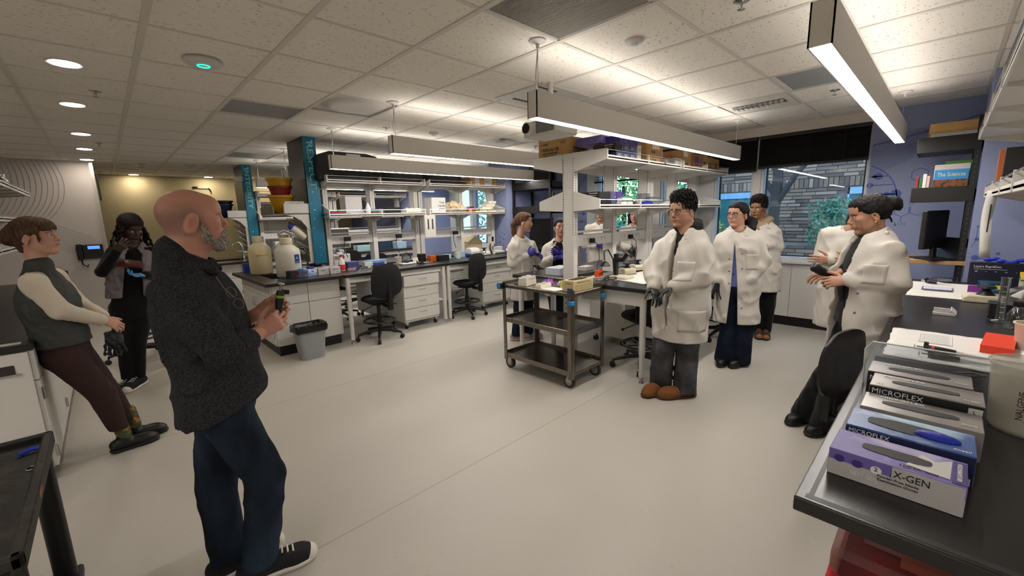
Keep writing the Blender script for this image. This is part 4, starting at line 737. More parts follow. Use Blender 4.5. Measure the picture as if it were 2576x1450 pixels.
o = carton('black foam block behind the graduated cylinder', (3.78, -.30, Z), DR, .14, .14, .085, dkc, name='foam_block', cat='block')
t = thing('gel_station', 'navy printed electrophoresis poster case leaning by the blue wall', 'case', (5.20, -.36, Z), DR, ); navyc = M('navy_case', '#11142c', .4); MB().box(-.19, .19, 0, .05, 0, .20).build('case', navyc, t, bevel=.008, seg=2); T('Layers RapidDen', t, .026, (-.09, -.001, .165), (1, 0, 0), (0, 0, 1), inkw, width=.15); MB().box(-.165, .02, -.0012, -.0005, .142, .144).build('rule_line', inkw, t)
for k, s in enumerate(('.||||', '---', 'A', 'oo', '/')): T(s, t, .014, (-.15+.055*k, -.001, .125), (1, 0, 0), (0, 0, 1), inkw)
MB().sph((0, 0, 0), .01).v
t2 = thing('nitrile_glove', 'crumpled bright blue glove on the navy poster case', 'glove', (5.235, -.33, Z+.205)); rr = random.Random(2); mb = MB()
for k in range(6): mb.sph((rr.uniform(-.01, .01), .06-.035*k, .008+.014*math.sin(k*1.3+.5)), (.022, .03, .016), 8, 6)
mb.build('rubber', glv_b, t2, 60)
yel = M('yellow_cap', '#d9b32a', .45); grn = M('green_cap', '#1f5a3a', .45)
for k in range(9):
    x, y = 4.72+.05*(k % 3), -.43-.042*(k//3); t = thing('test_tube', '%s tube with yellow and green cap in the %s row by the poster case' % (('nearest', 'middle', 'farthest')[k % 3], ('left', 'centre', 'right')[k//3]), 'tube', (x, y, Z), 0, 'capped tubes at the right edge'); hgt = .12+.012*(k % 3); MB().cyl((0, 0, .0), (0, 0, hgt), .014, n=10).build('tube', milky, t, 40); MB().cyl((0, 0, hgt), (0, 0, hgt+.012), .0165, n=10).build('green_ring', grn, t); MB().cyl((0, 0, hgt+.012), (0, 0, hgt+.03), .016, n=10).build('cap', yel, t, 40)
t = tuberack('clear tip box with pale green lid and blue rack on far bench paper', (4.92, -.28, Z), DR, .13, .09, .07, M('blue_tips', '#1e6fae', .4), name='tip_box', lid=thin_glass('aqua_lid', '#bfe0d8', .12, .1)); MB().box(.03, .06, -.004, -.002, .02, .05).build('yellow_sticker', M('yellow_tape', ''), t)
carton('small purple card standing on far bench paper', (4.72, -.20, Z), DR+.15, .075, .004, .065, M('purple_card', '#7a2a86', .5), name='card', cat='card')
t = thing('clear_bag', 'clear plastic bag slumped behind the graduated cylinder', 'bag', (4.0, -.40, Z)); rr = random.Random(4); mb = MB(); n = 12
P = [((.11*(1-.4*v)+rr.uniform(-.015, .015))*math.cos(2*PI*i/n), (.13*(1-.5*v)+rr.uniform(-.015, .015))*math.sin(2*PI*i/n), .16*v+rr.uniform(-.01, .01)*(v > 0)) for v in (0, .35, .7, 1) for i in range(n)]
mb.add(P, [(r_*n+i, r_*n+(i+1) % n, (r_+1)*n+(i+1) % n, (r_+1)*n+i) for r_ in range(3) for i in range(n)]+[tuple(range(3*n, 4*n))]).build('film', thin_glass('bag_film', '#d8d6cf', .22, .2), t)
# acrylic display stand behind the glove boxes
t = thing('acrylic_stand', 'bent clear acrylic stand holding the glove boxes', 'stand', (2.06, .0, Z)); MB().box(0, .005, -.30, .165, 0, .17).build('back_sheet', clearp, t)
MB().tube([(.0, .165, .0), (.0, .17, .14), (.0, .15, .172), (0, .0, .172), (0, -.30, .172)], .003, 6).build('polished_edge', M('acrylic_edge', '#cfd6d6', .2), t)
# red sharps tub below
red = M('red_plastic', '#b5121d', .35); t = thing('sharps_tub', 'red sharps container with clear pink lid under the right bench', 'container', (1.44, -.21, .09))
MB().box(-.02, .30, -.20, .34, .10, .40).build('tub', red, t, bevel=.02, seg=2); MB().box(-.035, .315, -.215, .355, .40, .425).build('rim', red, t, bevel=.008); MB().box(-.03, .31, -.21, .35, .425, .52).build('lid', thin_glass('pink_lid', '#f3c9c6', .08, .45), t, bevel=.02)
MB().box(-.0215, -.0195, -.1, .2, .27, .34).build('warning_label', M('yellow_tape', ''), t); T('BIOHAZARD', t, .03, (-.0225, .05, .305), (0, -1, 0), (0, 0, 1), ink, width=.2)
for k in range(4): MB().box(.05+.05*k, .12+.05*k, -.12+.09*k, .02+.09*k, .428, .44+.008*k).build('waste_item', (cardboard, whc, M('tan_waste', '#b98c6c', .7), greyc)[k], t)
MB().box(.0, .28, -.18, .32, -.09, .10).build('stand', blackm, t); MB().cyl((-.06, .32, .36), (-.03, .30, .36), .03, n=12).build('latch', black, t, 40)
# ================================================================ CART, MIDDLE AND LONG BENCH CLUTTER
Zc = .905
t = carton('open beige glove carton at the cart corner', (3.10, 2.27, Zc), 0, .30, .13, .10, M('beige_carton', '#c2b184', .6), [('12 Gloves', 'l', .06, .075, .022, ink, .07), ('100 Examination Gloves', 'f', .0, .08, .014, ink, .2)], opening=(.25, .10), name='open_carton', labels=((-.13, .13, .012, .06, M('beige_print', '#a99a70', .6)),)); MB().box(-.1515, -.15, .005, .07, .005, .03).build('blue_patch', M('blue_patch', '#24407e', .5), t)
tuberack('stack of white tip racks on the cart', (3.02, 2.85, Zc), .25, .20, .10, .075, milky2, (whc, 4), 'tip_rack', 10, 5); tuberack('low cream tube rack near the cart edge', (2.98, 2.62, Zc), .1, .18, .07, .035, M('cream_rack', '#d8d3bd', .5), (milky2, 4), cols=10, rows=3)
tuberack('magenta tube rack on the cart', (3.16, 2.72, Zc), .2, .11, .06, .04, M('magenta_rack', '#b45cc0', .5), (M('violet_tube', '#7a58c2', .4), 2), cols=6, rows=3); tuberack('pale pink tube rack beside the beige carton', (3.22, 2.52, Zc), .1, .16, .10, .035, M('pale_pink_rack', '#d9b9cc', .5), (whc, 2), cols=8, rows=4)
tuberack('yellow tip box with clear lid behind the beige carton', (3.12, 2.43, Zc), 0, .12, .085, .055, M('yellow_tips', '#d9cf62', .5), None, 'tip_box', lid=clearp); carton('pale blue lidded rack at the far cart corner', (3.32, 2.38, Zc), 0, .12, .14, .06, M('pale_blue_box', '#b9cfe2', .4), name='tip_box')
o = pad('sheet of white paper on the cart edge', [(2.895, 2.44), (2.895, 2.68), (3.05, 2.62), (3.06, 2.40)], Zc, wav=.0, th=.001, name='paper_sheet', cat='paper')
t = pts_tube('marker_pen', 'black and red marker pen on the cart', 'pen', [(2.94, 3.02, Zc+.006), (2.96, 2.90, Zc+.006)], .006, black)
pts_tube('marker_pen', 'dark marker resting on the white racks of the cart', 'pen', [(3.12, 2.98, Zc+.012), (3.24, 2.92, Zc+.012)], .007, black)
t = vessel('glass_bottle', 'small clear bottle with black cap at the bench corner behind the cart', 'bottle', (3.47, 3.22, Z), [(.035, 0), (.036, .07), (.018, .095), (.016, .11), (.003, .11)], cg, n=16); MB().lathe([(.02, .10), (.02, .125), (.003, .126)], n=14).build('cap', black, t)
goggles('clear safety glasses on the bench edge behind the cart', (3.62, 2.25, Z), .6); goggles('dark framed safety glasses beside the orange rack', (3.52, 2.35, Z), -.3)
# middle bench
t = tuberack('bright orange tube rack on the middle bench', (3.66, 2.46, Z+.03), .1, .10, .05, .07, M('orange_rack', '#e85a17', .45), cols=4, rows=2); MB().box(-.045, .045, -.002, 0, .02, .05).build('window', M('rack_window', '#8a2c06', .6), t); MB().box(-.06, .06, -.01, .1, -.03, 0).build('base_box', whc, t)
vortexer('putty vortex mixer with black cup on the middle bench', (4.15, 2.45, Z), -.4); vortexer('second putty vortex mixer behind the first', (4.5, 2.52, Z), -.4, '#c2b9a4')
tuberack('yellow tip box on the middle bench', (4.48, 2.28, Z), .2, .12, .08, .05, M('yellow_tips', ''), None, 'tip_box', lid=clearp); tuberack('bright blue tube rack on white bench paper', (4.15, 2.12, Z+.004), .35, .20, .06, .03, M('blue_rack', '#2f84c9', .45), None, cols=8, rows=2)
vessel('amber_cup', 'amber plastic cup on the middle bench', 'cup', (4.75, 2.45, Z), [(.045, 0), (.05, .11), (.047, .11), (.042, .006), (.003, .005)], M('amber_plastic', '#b3560c', .3, alpha=.85), n=20)
vessel('plastic_cup', 'clear graduated cup beside the student in boots', 'cup', (4.62, 2.1, Z), [(.04, 0), (.05, .11), (.052, .115), (.048, .115), (.038, .006), (.003, .005)], milky, n=20)
t = thing('pipette_stand', 'grey pipette carousel holding three pipettes by the shelf upright', 'stand', (4.72, 2.28, Z)); MB().lathe([(.07, 0), (.07, .012), (.014, .02), (.012, .24), (.05, .25), (.05, .262), (.01, .265)], n=20).build('stand', M('grey_stand', '#77757a', .4), t, 50)
for k in range(3): a = 3.6+k*.9; pipette(('grey pipette with orange button on the carousel', 'grey pipette with red button on the carousel', 'grey pipette with yellow button on the carousel')[k], (4.72+.06*math.cos(a), 2.28+.06*math.sin(a), Z+.30), (4.72+.075*math.cos(a), 2.28+.075*math.sin(a), Z+.05), (math.cos(a), math.sin(a), 0), ('#e0703a', '#d5502c', '#e8b52c')[k])
t = thing('gooseneck_lamp', 'black gooseneck microscope lamp on the middle bench', 'lamp', (3.85, 2.42, Z)); MB().lathe([(.07, 0), (.07, .02), (.02, .03)], n=20).build('base', black, t, 50); MB().tube([(0, 0, .02), (.02, .03, .2), (.0, .08, .3), (-.09, .07, .29), (-.14, .03, .2)], .008, 8).build('neck', black, t, 60); MB().lathe([(.015, .05), (.04, .03), (.06, 0), (.055, 0), (.03, .025)], (-.15, .02, .14), 16).build('shade', black, t, 50)
t = thing('bench_microscope', 'beige based stereo microscope with orange knob on middle bench', 'microscope', (3.83, 2.32, Z)); MB().box(-.09, .09, -.10, .1, 0, .035).build('base', M('cream_plastic', ''), t, bevel=.012, seg=2); MB().box(-.02, .02, .05, .085, .03, .26).build('post', blackm, t); MB().tube([(0, .06, .2), (0, -.02, .2), (0, -.07, .27)], .026, 10).build('head', black, t, 50)
carton('pale plastic tote box at the far side of the middle bench', (3.78, 3.0, Z), .1, .3, .2, .08, M('pale_tote', '#c6cdd6', .4, alpha=.9), name='tote_box'); carton('small white paper box behind the tote', (4.2, 2.98, Z), 0, .16, .12, .05, whc, name='paper_box')
for k, (x, z0) in enumerate(((3.75, 1.33), (4.55, 1.33))): t = thing('power_adapter', ('black power plug on the rail above the gooseneck lamp', 'black square power adapter on the middle bench rail')[k], 'plug', (x+.05, 2.735-.046, z0-.02)); MB().box(-.03, .03, -.04, 0, -.025, .025).build('plug', black, t, bevel=.004); MB().tube([(.0, -.04, 0), (.06, -.06, -.06), (.05, -.08, -.2), (-.02, -.09, -.34)], .004, 6).build('cable', black, t, 60)
# ---- shelves of the middle bench, top tier (z 2.126)
ZT2, ZM2 = 2.1265, 1.6715
t = carton('large cardboard carton printed FREEstyle 1100 on the shelf end', (3.52, 2.98, ZT2), DR, .40, .36, .262, cardboard, [('FREE', 'f', -.105, .15, .045, ink, .075), ('style', 'f', -.03, .15, .05, ink, .07), ('1100', 'f', .045, .15, .045, ink, .07), ('NITRILE POWDER-FREE', 'f', -.04, .112, .024, ink, .2), ('Examination Gloves', 'f', -.04, .086, .022, ink, .17), ('X UNLAB', 'f', -.12, .205, .03, ink, .11), ('SET ITEM', 'f', .14, .212, .016, ink), ('X-LARGE', 'f', .14, .197, .014, ink), ('FREEstyle 1100', 'r', .18, .15, .035, ink, .2), ('NITRILE POWDER-FREE', 'r', .18, .118, .02, ink, .2)], name='cardboard_box')
TT = lambda: [('TITAN', 'f', -.07, .055, .026, inkr, .07), ('NITRILE POWDER FREE', 'f', .055, .06, .012, inkw, .1), ('examination gloves', 'f', .05, .042, .009, inkw, .08), ('100', 'f', -.095, .025, .016, inkw)]
carton('black TITAN glove box lying flat at the top shelf front', (3.52, 2.47, ZT2+.002), DR, .26, .12, .055, dkc, TT(), name='glove_box'); carton('black TITAN glove box on top of the flat one', (3.60, 2.40, ZT2+.0575), DR, .25, .12, .075, dkc, TT(), name='glove_box')
for k in range(3): carton(('slate glove box at the left of the top shelf front row', 'slate glove box, second of the top shelf front row', 'slate glove box, third of the top shelf front row')[k], (3.62+.075*k+.06, 2.285, ZT2), 0, .118, .24, .07, slate, [('TITAN', 'f', -.03, .058, .014, inkr), ('L', 'f', .045, .015, .012, inkw)], name='glove_box', group='stacked glove boxes on the top shelf') if 0 else None
lab3 = ('left', 'second', 'third')
for r_ in range(3):
    for k in range(3):
        mt = (slate, slate, vio)[r_]
        carton('%s %s glove box in the %s row of the top shelf stack' % (lab3[k], ('slate', 'slate', 'violet')[r_], ('bottom', 'middle', 'upper')[r_]), (3.70+.122*k+(.06 if r_ == 2 else 0), 2.285, ZT2+.0725*r_), 0, .119, .24, .071, mt, [('TITAN' if r_ < 2 else 'L XL', 'f', -.025, .056, .016, inkr if r_ < 2 else inkw), ('100', 'f', .04, .015, .013, inkw)], name='glove_box', group='glove boxes stacked on the top shelf', labels=((-.04, .02, .012, .042, M('slate_print', '#7884a8', .5)),) if r_ < 2 else ())
carton('violet and white glove carton lying across the top of the stack', (3.62, 2.60, ZT2+.155), DR, .30, .25, .075, purple, [('A  L  O  C', 'f', -.05, .05, .02, vio, .12)], name='glove_box'); carton('small white carton tower beside the slate glove boxes', (4.07, 2.285, ZT2), 0, .08, .2, .15, whc, name='paper_box', labels=((-.03, .03, .03, .06, greyc), (-.03, .03, .09, .12, greyc))); carton('upright violet carton next to the white carton tower', (4.14, 2.36, ZT2), 0, .05, .2, .2, vio, name='glove_box')
carton('tall cardboard box with a white barcode label', (4.38, 2.285, ZT2), 0, .32, .3, .235, cardboard, [('Small', 'f', -.02, .11, .04, ink), ('LUM LINEAR', 'f', .0, .025, .02, ink)], name='cardboard_box', labels=((-.04, .10, .14, .21, whc), (.10, .125, .135, .215, M('yellow_tape', ''))))
t = thing('white_cable_coil', 'coiled white cables between the cardboard boxes', 'cables', (4.66, 2.4, ZT2))
for k in range(3): MB().tube([(.07*math.cos(a)*(1-.15*k), .03*k-.03, .11+.10*math.sin(a)) for a in np.linspace(0, 2*PI, 20)[:-1]], .011, 8, True).build('coil', whc, t, 60)
carton('silver MICROFLEX glove box tilted on the top shelf', (4.72, 2.29, ZT2), .3, .24, .12, .05, silver, [('FLEX', 't', -.05, .09, .03, inkw)], opening=(.08, .03), name='glove_box'); carton('grey lidded label box on the top shelf', (5.0, 2.29, ZT2+.0), 0, .2, .16, .09, greyc, name='paper_box', labels=((-.08, .08, .03, .06, whc),))
carton('wide cardboard box printed with a round logo on the top shelf', (4.95, 2.5, ZT2), 0, .55, .25, .19, M('tan_cardboard', '#9c6a3e', .8), [('UROMETER 2', 'f', -.13, .165, .035, ink, .2), ('BT-700', 'f', -.2, .12, .025, ink), ('TAKE CARE', 'f', .02, .12, .018, ink)], name='cardboard_box'); t = bpy.data.objects['cardboard_box.002']; MB().tube([(.17+.035*math.cos(a), -.002, .09+.035*math.sin(a)) for a in np.linspace(0, 2*PI, 21)[:-1]], .005, 5, True).build('round_logo', ink, t)
carton('cardboard box with white sticker right of the round logo box', (5.38, 2.36, ZT2), 0, .26, .3, .22, cardboard, [('FRAG', 'f', .0, .06, .03, ink)], name='cardboard_box', labels=((-.1, .02, .14, .2, whc),)); carton('cardboard box with violet flower print on the top shelf', (5.66, 2.33, ZT2), 0, .28, .3, .19, M('tan_cardboard', ''), name='cardboard_box', labels=((-.12, .0, .04, .16, M('violet_flower', '#5a4a72', .6)), (.02, .1, .06, .13, M('violet_flower2', '#6e5b86', .6))))
for k in range(3): carton(('cardboard box behind the black tray, left of three', 'cardboard box behind the black tray, middle of three', 'last cardboard box at the window end of the top shelf')[k], (5.95+.2*k, 2.36, ZT2), 0, .19, .28, .20-.01*k, cardboard, name='cardboard_box', labels=((-.05, .0, .05, .12, M('brown_print', '#6d4a25', .7)),))
# mid tier
carton('lower black TITAN glove box on the middle shelf', (3.53, 2.515, ZM2), DR, .25, .20, .062, dkc, TT(), name='glove_box'); carton('upper black TITAN glove box on the middle shelf', (3.53, 2.525, ZM2+.063), DR, .25, .20, .075, dkc, TT(), name='glove_box')
for r_ in range(2):
    for k in range(2): carton('%s glove box of the %s column on the middle shelf' % (('lower', 'upper')[r_], ('left', 'right')[k]), (3.80+.125*k, 2.42, ZM2+.0735*r_+.03*k*0), 0, .118, .2, .072, vio if (r_, k) == (1, 1) else slate, [('TITAN', 'f', -.025, .056, .014, inkr), ('100', 'f', .04, .015, .012, inkw)], name='glove_box', group='glove boxes on the middle shelf')
for k in range(3): carton(('white slide box, bottom of the pair on the middle shelf', 'white slide box beside the computer mouse', 'flat white slide box on top of the slide boxes')[k], ((3.86, 3.98, 3.92)[k]-.02, 2.362, ZM2+(0, 0, .04)[k]), 0, (.11, .11, .2)[k], .1 if k < 2 else .09, .038, whc, name='slide_box', cat='box', labels=((-.03, .0, .01, .026, greyc), (.01, .04, .01, .026, ink)) if k < 2 else (), group='white slide boxes') if 0 else carton(('white slide box at the front of the middle shelf, left', 'white slide box at the front of the middle shelf, right', 'long white slide box on top of the two')[k], ((3.92, 4.04, 3.98)[k], 2.358, ZM2+(0, 0, .04)[k]), 0, (.11, .11, .2)[k], .06, .038, whc, name='slide_box', labels=((-.03, .0, .01, .026, greyc),))
t = thing('computer_mouse', 'black computer mouse on the middle shelf', 'mouse', (4.14, 2.40, ZM2)); MB().sph((0, 0, .012), (.03, .05, .022), 16, 10).build('shell', black, t, 60); MB().tube([(0, .05, .01), (.05, .08, .012), (.0, .1, .006)], .003, 6).build('cable', black, t)
goggles('dark safety glasses folded on the middle shelf', (4.24, 2.40, ZM2), .2, M('dark_lens', '#4a4346', .2, alpha=.7)); carton('dark grey tray under the folded glasses', (4.32, 2.44, ZM2), 0, .14, .1, .012, M('dark_tray', '#3a3436', .5), name='tray', cat='tray')
carton('clear divided tray on the middle shelf', (4.47, 2.40, ZM2+.045), 0, .14, .10, .09, thin_glass('tray_clear', '#dfe4e6', .2, .2), name='clear_tray', cat='tray'); carton('flat royal blue box under the clear tray', (4.47, 2.37, ZM2), 0, .16, .12, .042, M('royal_blue_box', '#2b3fae', .45), name='blue_box'); carton('zip bag with white papers on the middle shelf', (4.72, 2.42, ZM2), .1, .26, .08, .10, thin_glass('zip_bag', '#e6e6ea', .25, .2), name='zip_bag', cat='bag'); carton('white papers inside the zip bag', (4.72, 2.45, ZM2), .1, .22, .02, .085, whc, name='paper_stack', cat='paper')
t = thing('cable_heap', 'heap of black cables on the back of the middle shelf', 'cables', (4.25, 2.95, ZM2)); rr = random.Random(9)
for k in range(4): MB().tube([(.09*math.cos(a)+.1*(k-1.5), .05*math.sin(a), .06+.05*math.sin(a*2+k)) for a in np.linspace(0, 2*PI, 18)[:-1]], .006, 6, True).build('coil', black, t, 60)
t = vessel('glass_bottle', 'square glass bottle with black cap on the middle shelf end', 'bottle', (3.58, 3.02, ZM2), [(.04, 0), (.042, .09), (.02, .125), (.018, .135), (.003, .135)], cg, n=8); MB().lathe([(.022, .128), (.024, .155), (.01, .17), (.003, .17)], n=14).build('cap', black, t, 50)
# ================================================================ PEOPLE
V = lambda p: np.array(p, float)
def unit(a): a = V(a); return a/np.linalg.norm(a)
def smin(a, b, k):
    if k <= 0: return np.minimum(a, b)
    h = np.clip(.5+.5*(b-a)/k, 0, 1); return b*(1-h)+a*h-k*h*(1-h)
class SDF:
    def __init__(s, lo, hi, h):
        s.lo = V(lo); s.h = h; s.n = np.ceil((V(hi)-s.lo)/h).astype(int)+1; s.f = np.full(s.n, .3, np.float32)
        s.ax = [s.lo[i]+h*np.arange(s.n[i]) for i in range(3)]
    def reg(s, lo, hi):
        sl = []
        for i in range(3):
            a = max(0, int((lo[i]-s.lo[i])/s.h)); b = min(s.n[i], int((hi[i]-s.lo[i])/s.h)+2)
            if b <= a: return None
            sl.append(slice(a, b))
        X = s.ax[0][sl[0]][:, None, None]; Y = s.ax[1][sl[1]][None, :, None]; Z = s.ax[2][sl[2]][None, None, :]
        return tuple(sl), X, Y, Z
    def op(s, lo, hi, k, fn, sub=False):
        r = s.reg(V(lo)-k-.03, V(hi)+k+.03)
        if r is None: return s
        sl, X, Y, Z = r; d = fn(X, Y, Z).astype(np.float32)
        s.f[sl] = -smin(-s.f[sl], d, k) if sub else smin(s.f[sl], d, k)
        return s
    def rc(s, a, b, ra, rb, k=.02, sub=False):   # tapered capsule
        a, b = V(a), V(b); ba = b-a; L2 = max(ba@ba, 1e-9); m = max(ra, rb)
        def fn(X, Y, Z):
            px, py, pz = X-a[0], Y-a[1], Z-a[2]; t = np.clip((px*ba[0]+py*ba[1]+pz*ba[2])/L2, 0, 1)
            return np.sqrt((px-t*ba[0])**2+(py-t*ba[1])**2+(pz-t*ba[2])**2)-(ra+(rb-ra)*t)
        return s.op(np.minimum(a, b)-m, np.maximum(a, b)+m, k, fn, sub)
    def el(s, c, r, R=None, k=.02, sub=False):   # ellipsoid; R rows = axes
        c, r = V(c), V(r); m = max(r)
        def fn(X, Y, Z):
            P = [X-c[0], Y-c[1], Z-c[2]]
            if R is not None: P = [R[i][0]*P[0]+R[i][1]*P[1]+R[i][2]*P[2] for i in range(3)]
            k0 = np.sqrt((P[0]/r[0])**2+(P[1]/r[1])**2+(P[2]/r[2])**2); k1 = np.sqrt((P[0]/r[0]**2)**2+(P[1]/r[1]**2)**2+(P[2]/r[2]**2)**2)+1e-9
            return k0*(k0-1)/k1
        return s.op(c-m, c+m, k, fn, sub)
    def ec(s, a, b, wa, wb, side, front, k=.03):   # elliptic tapered trunk; wa=(half width, half depth)
        a, b = V(a), V(b); ba = b-a; L = np.linalg.norm(ba); d = ba/L; sd = unit(V(side)-d*(V(side)@d)); fr = np.cross(d, sd); fr = fr*np.sign(fr@V(front)+1e-9); m = max(*wa, *wb)
        def fn(X, Y, Z):
            px, py, pz = X-a[0], Y-a[1], Z-a[2]; z = px*d[0]+py*d[1]+pz*d[2]; t = np.clip(z/L, 0, 1); ex = z-t*L
            x = px*sd[0]+py*sd[1]+pz*sd[2]; y = px*fr[0]+py*fr[1]+pz*fr[2]; w = wa[0]+(wb[0]-wa[0])*t; e = wa[1]+(wb[1]-wa[1])*t; q = np.minimum(w, e)
            return (np.sqrt((x/w)**2+(y/e)**2+(ex/q)**2)-1)*q
        return s.op(np.minimum(a, b)-m, np.maximum(a, b)+m, k, fn)
    def cut(s, p, n, k=.008):   # remove the side the normal points to
        p, n = V(p), unit(n); X, Y, Z = s.ax[0][:, None, None], s.ax[1][None, :, None], s.ax[2][None, None, :]
        s.f = -smin(-s.f, -(((X-p[0])*n[0]+(Y-p[1])*n[1]+(Z-p[2])*n[2])).astype(np.float32), k); return s
    def carve(s, fn): X, Y, Z = s.ax[0][:, None, None], s.ax[1][None, :, None], s.ax[2][None, None, :]; s.f = np.maximum(s.f, -fn(X, Y, Z).astype(np.float32)); return s
    def folds(s, A, w, seed, st=(1, 1, .5)):
        X, Y, Z = s.ax[0][:, None, None]*st[0], s.ax[1][None, :, None]*st[1], s.ax[2][None, None, :]*st[2]; q = 2*PI/w; a = seed*1.7
        if w < .05: n = np.sin(q*(X*.8+Z*.5)+2.2*np.sin(q*.45*(Y+Z*.7)+a)+a)+np.sin(q*(Y*.9-Z*.6)+2.0*np.sin(q*.5*(X-Z*.4)+a*2)+a*.5)+.6*np.sin(q*1.9*(X*.6-Y*.7+Z)+1.5*np.sin(q*.8*(X+Y)+a))
        else:
            rid = lambda p: 1-2*np.abs(np.sin(p*.5))
            m1 = .5+.5*np.sin(q*.33*(Y-X+Z)+a); m2 = .5+.5*np.sin(q*.29*(X+Y*1.2-Z*1.3)+a*1.9)
            n = -1.5*m1*rid(q*(X*.75-Y*.5+Z*.55)+2.4*np.sin(q*.37*(Y+Z*.9)+a)+a)-1.5*m2*rid(q*1.15*(Y*.8+X*.3-Z*.75)+2.2*np.sin(q*.41*(X-Z*.6)+a*2)+a*.5)+.5*np.sin(q*.6*(X+Y+Z*.2)+a)
        s.f = s.f+(A*.5*n).astype(np.float32); return s
    def mesh(s):
        f = s.f; f = np.pad(f, 1, constant_values=.3); nx, ny, nz = f.shape; neg = f < 0
        c = [neg[i:nx-1+i, j:ny-1+j, k:nz-1+k] for i in (0, 1) for j in (0, 1) for k in (0, 1)]
        cnt = sum(x.astype(np.int8) for x in c); act = (cnt > 0) & (cnt < 8); I = np.argwhere(act); idx = np.full(act.shape, -1, np.int64); idx[act] = np.arange(len(I))
        if not len(I): return np.zeros((0, 3)), np.zeros((0, 4), int)
        off = np.array([(i, j, k) for i in (0, 1) for j in (0, 1) for k in (0, 1)]); vals = np.stack([f[I[:, 0]+o[0], I[:, 1]+o[1], I[:, 2]+o[2]] for o in off], 1)
        P = np.zeros((len(I), 3)); W = np.zeros(len(I))
        for a in range(8):
            for b in range(a+1, 8):
                if abs(off[a]-off[b]).sum() == 1:
                    m = (vals[:, a] < 0) != (vals[:, b] < 0); t = np.where(m, vals[:, a]/(vals[:, a]-vals[:, b]+1e-12), 0)
                    P += np.where(m[:, None], off[a]+t[:, None]*(off[b]-off[a]), 0); W += m
        P = (P/W[:, None]+I-1)*s.h+s.lo; Q = []
        for ax in range(3):
            o = [0, 0, 0]; o[ax] = 1; A = neg[:nx-o[0], :ny-o[1], :nz-o[2]]; B = neg[o[0]:, o[1]:, o[2]:]; E = np.argwhere(A != B); fl = A[E[:, 0], E[:, 1], E[:, 2]]
            u, v = [(1, 2), (2, 0), (0, 1)][ax]; du, dv = np.eye(3, dtype=int)[u], np.eye(3, dtype=int)[v]
            ok = (E[:, u] > 0) & (E[:, v] > 0) & (E[:, u] < act.shape[u]) & (E[:, v] < act.shape[v]); E, fl = E[ok], fl[ok]
            g = lambda e: idx[e[:, 0], e[:, 1], e[:, 2]]
            q = np.stack([g(E-du-dv), g(E-dv), g(E), g(E-du)], 1); q[~fl] = q[~fl][:, ::-1]; Q.append(q)
        Q = np.concatenate(Q); return P, Q[(Q >= 0).all(1)]
def mesh_obj(name, pieces, mat, parent, root, col=None, smooth_it=1):
    vs, fs, k = [], [], 0; cs = []
    for pc_ in pieces:
        P, Q = pc_[:2]
        for _ in range(smooth_it if len(pc_) < 3 else pc_[2]):
            ii = Q.T.ravel(); nb = np.concatenate([P[Q[:, (i+1) % 4]]+P[Q[:, i-1]] for i in range(4)]); n = 2*np.bincount(ii, minlength=len(P))
            P = .5*P+.5*np.stack([np.bincount(ii, nb[:, q], len(P)) for q in range(3)], 1)/np.maximum(n, 1)[:, None]
        vs.append(P); fs.append(Q+k); k += len(P)
    Pv = np.concatenate(vs); F = np.concatenate(fs); me = bpy.data.meshes.new(name); me.vertices.add(len(Pv)); me.vertices.foreach_set('co', (Pv-V(root)).astype(np.float32).ravel())
    me.loops.add(F.size); me.loops.foreach_set('vertex_index', F.astype(np.int32).ravel()); me.polygons.add(len(F)); me.polygons.foreach_set('loop_start', np.arange(0, F.size, 4, dtype=np.int32)); me.update(calc_edges=True); me.validate()
    me.shade_smooth(); me.materials.append(mat)
    if col is not None:
        at = me.color_attributes.new('Col', 'FLOAT_COLOR', 'POINT'); c4 = np.ones((len(Pv), 4), np.float32); c4[:, :3] = col(Pv); at.data.foreach_set('color', c4.ravel())
    o = bpy.data.objects.new(name, me); C.objects.link(o); o.parent = parent; return o
def skin_mat(name):
    m = M('skin_'+name, '#b98a70', .5, sub=.12, bump=(320, .12)); nt = m.node_tree; a = nt.nodes.new('ShaderNodeVertexColor'); a.layer_name = 'Col'; nt.links.new(a.outputs[0], nt.nodes['Principled BSDF'].inputs['Base Color']); return m
def fabric(name, col, col2=None, sc=260, bp=.3, rough=.9, var=None, sheen=.1): return M('cloth_'+name, col, rough, spec=.2, var=var or ((sc*.5, col2, .42, .62) if col2 else None), bump=(sc, bp), sheen=sheen)
coat_m = M('lab_coat_cotton', '#b9b4ac', .85, spec=.15, bump=(140, .12)); HAIRM = {}
def hair_mat(c, c2):
    return M('hair_'+c[1:], c, .6, spec=.2, var=(55, c2, .35, .7, (3, 3, .35)), bump=(150, .25, (3, 3, .25)))
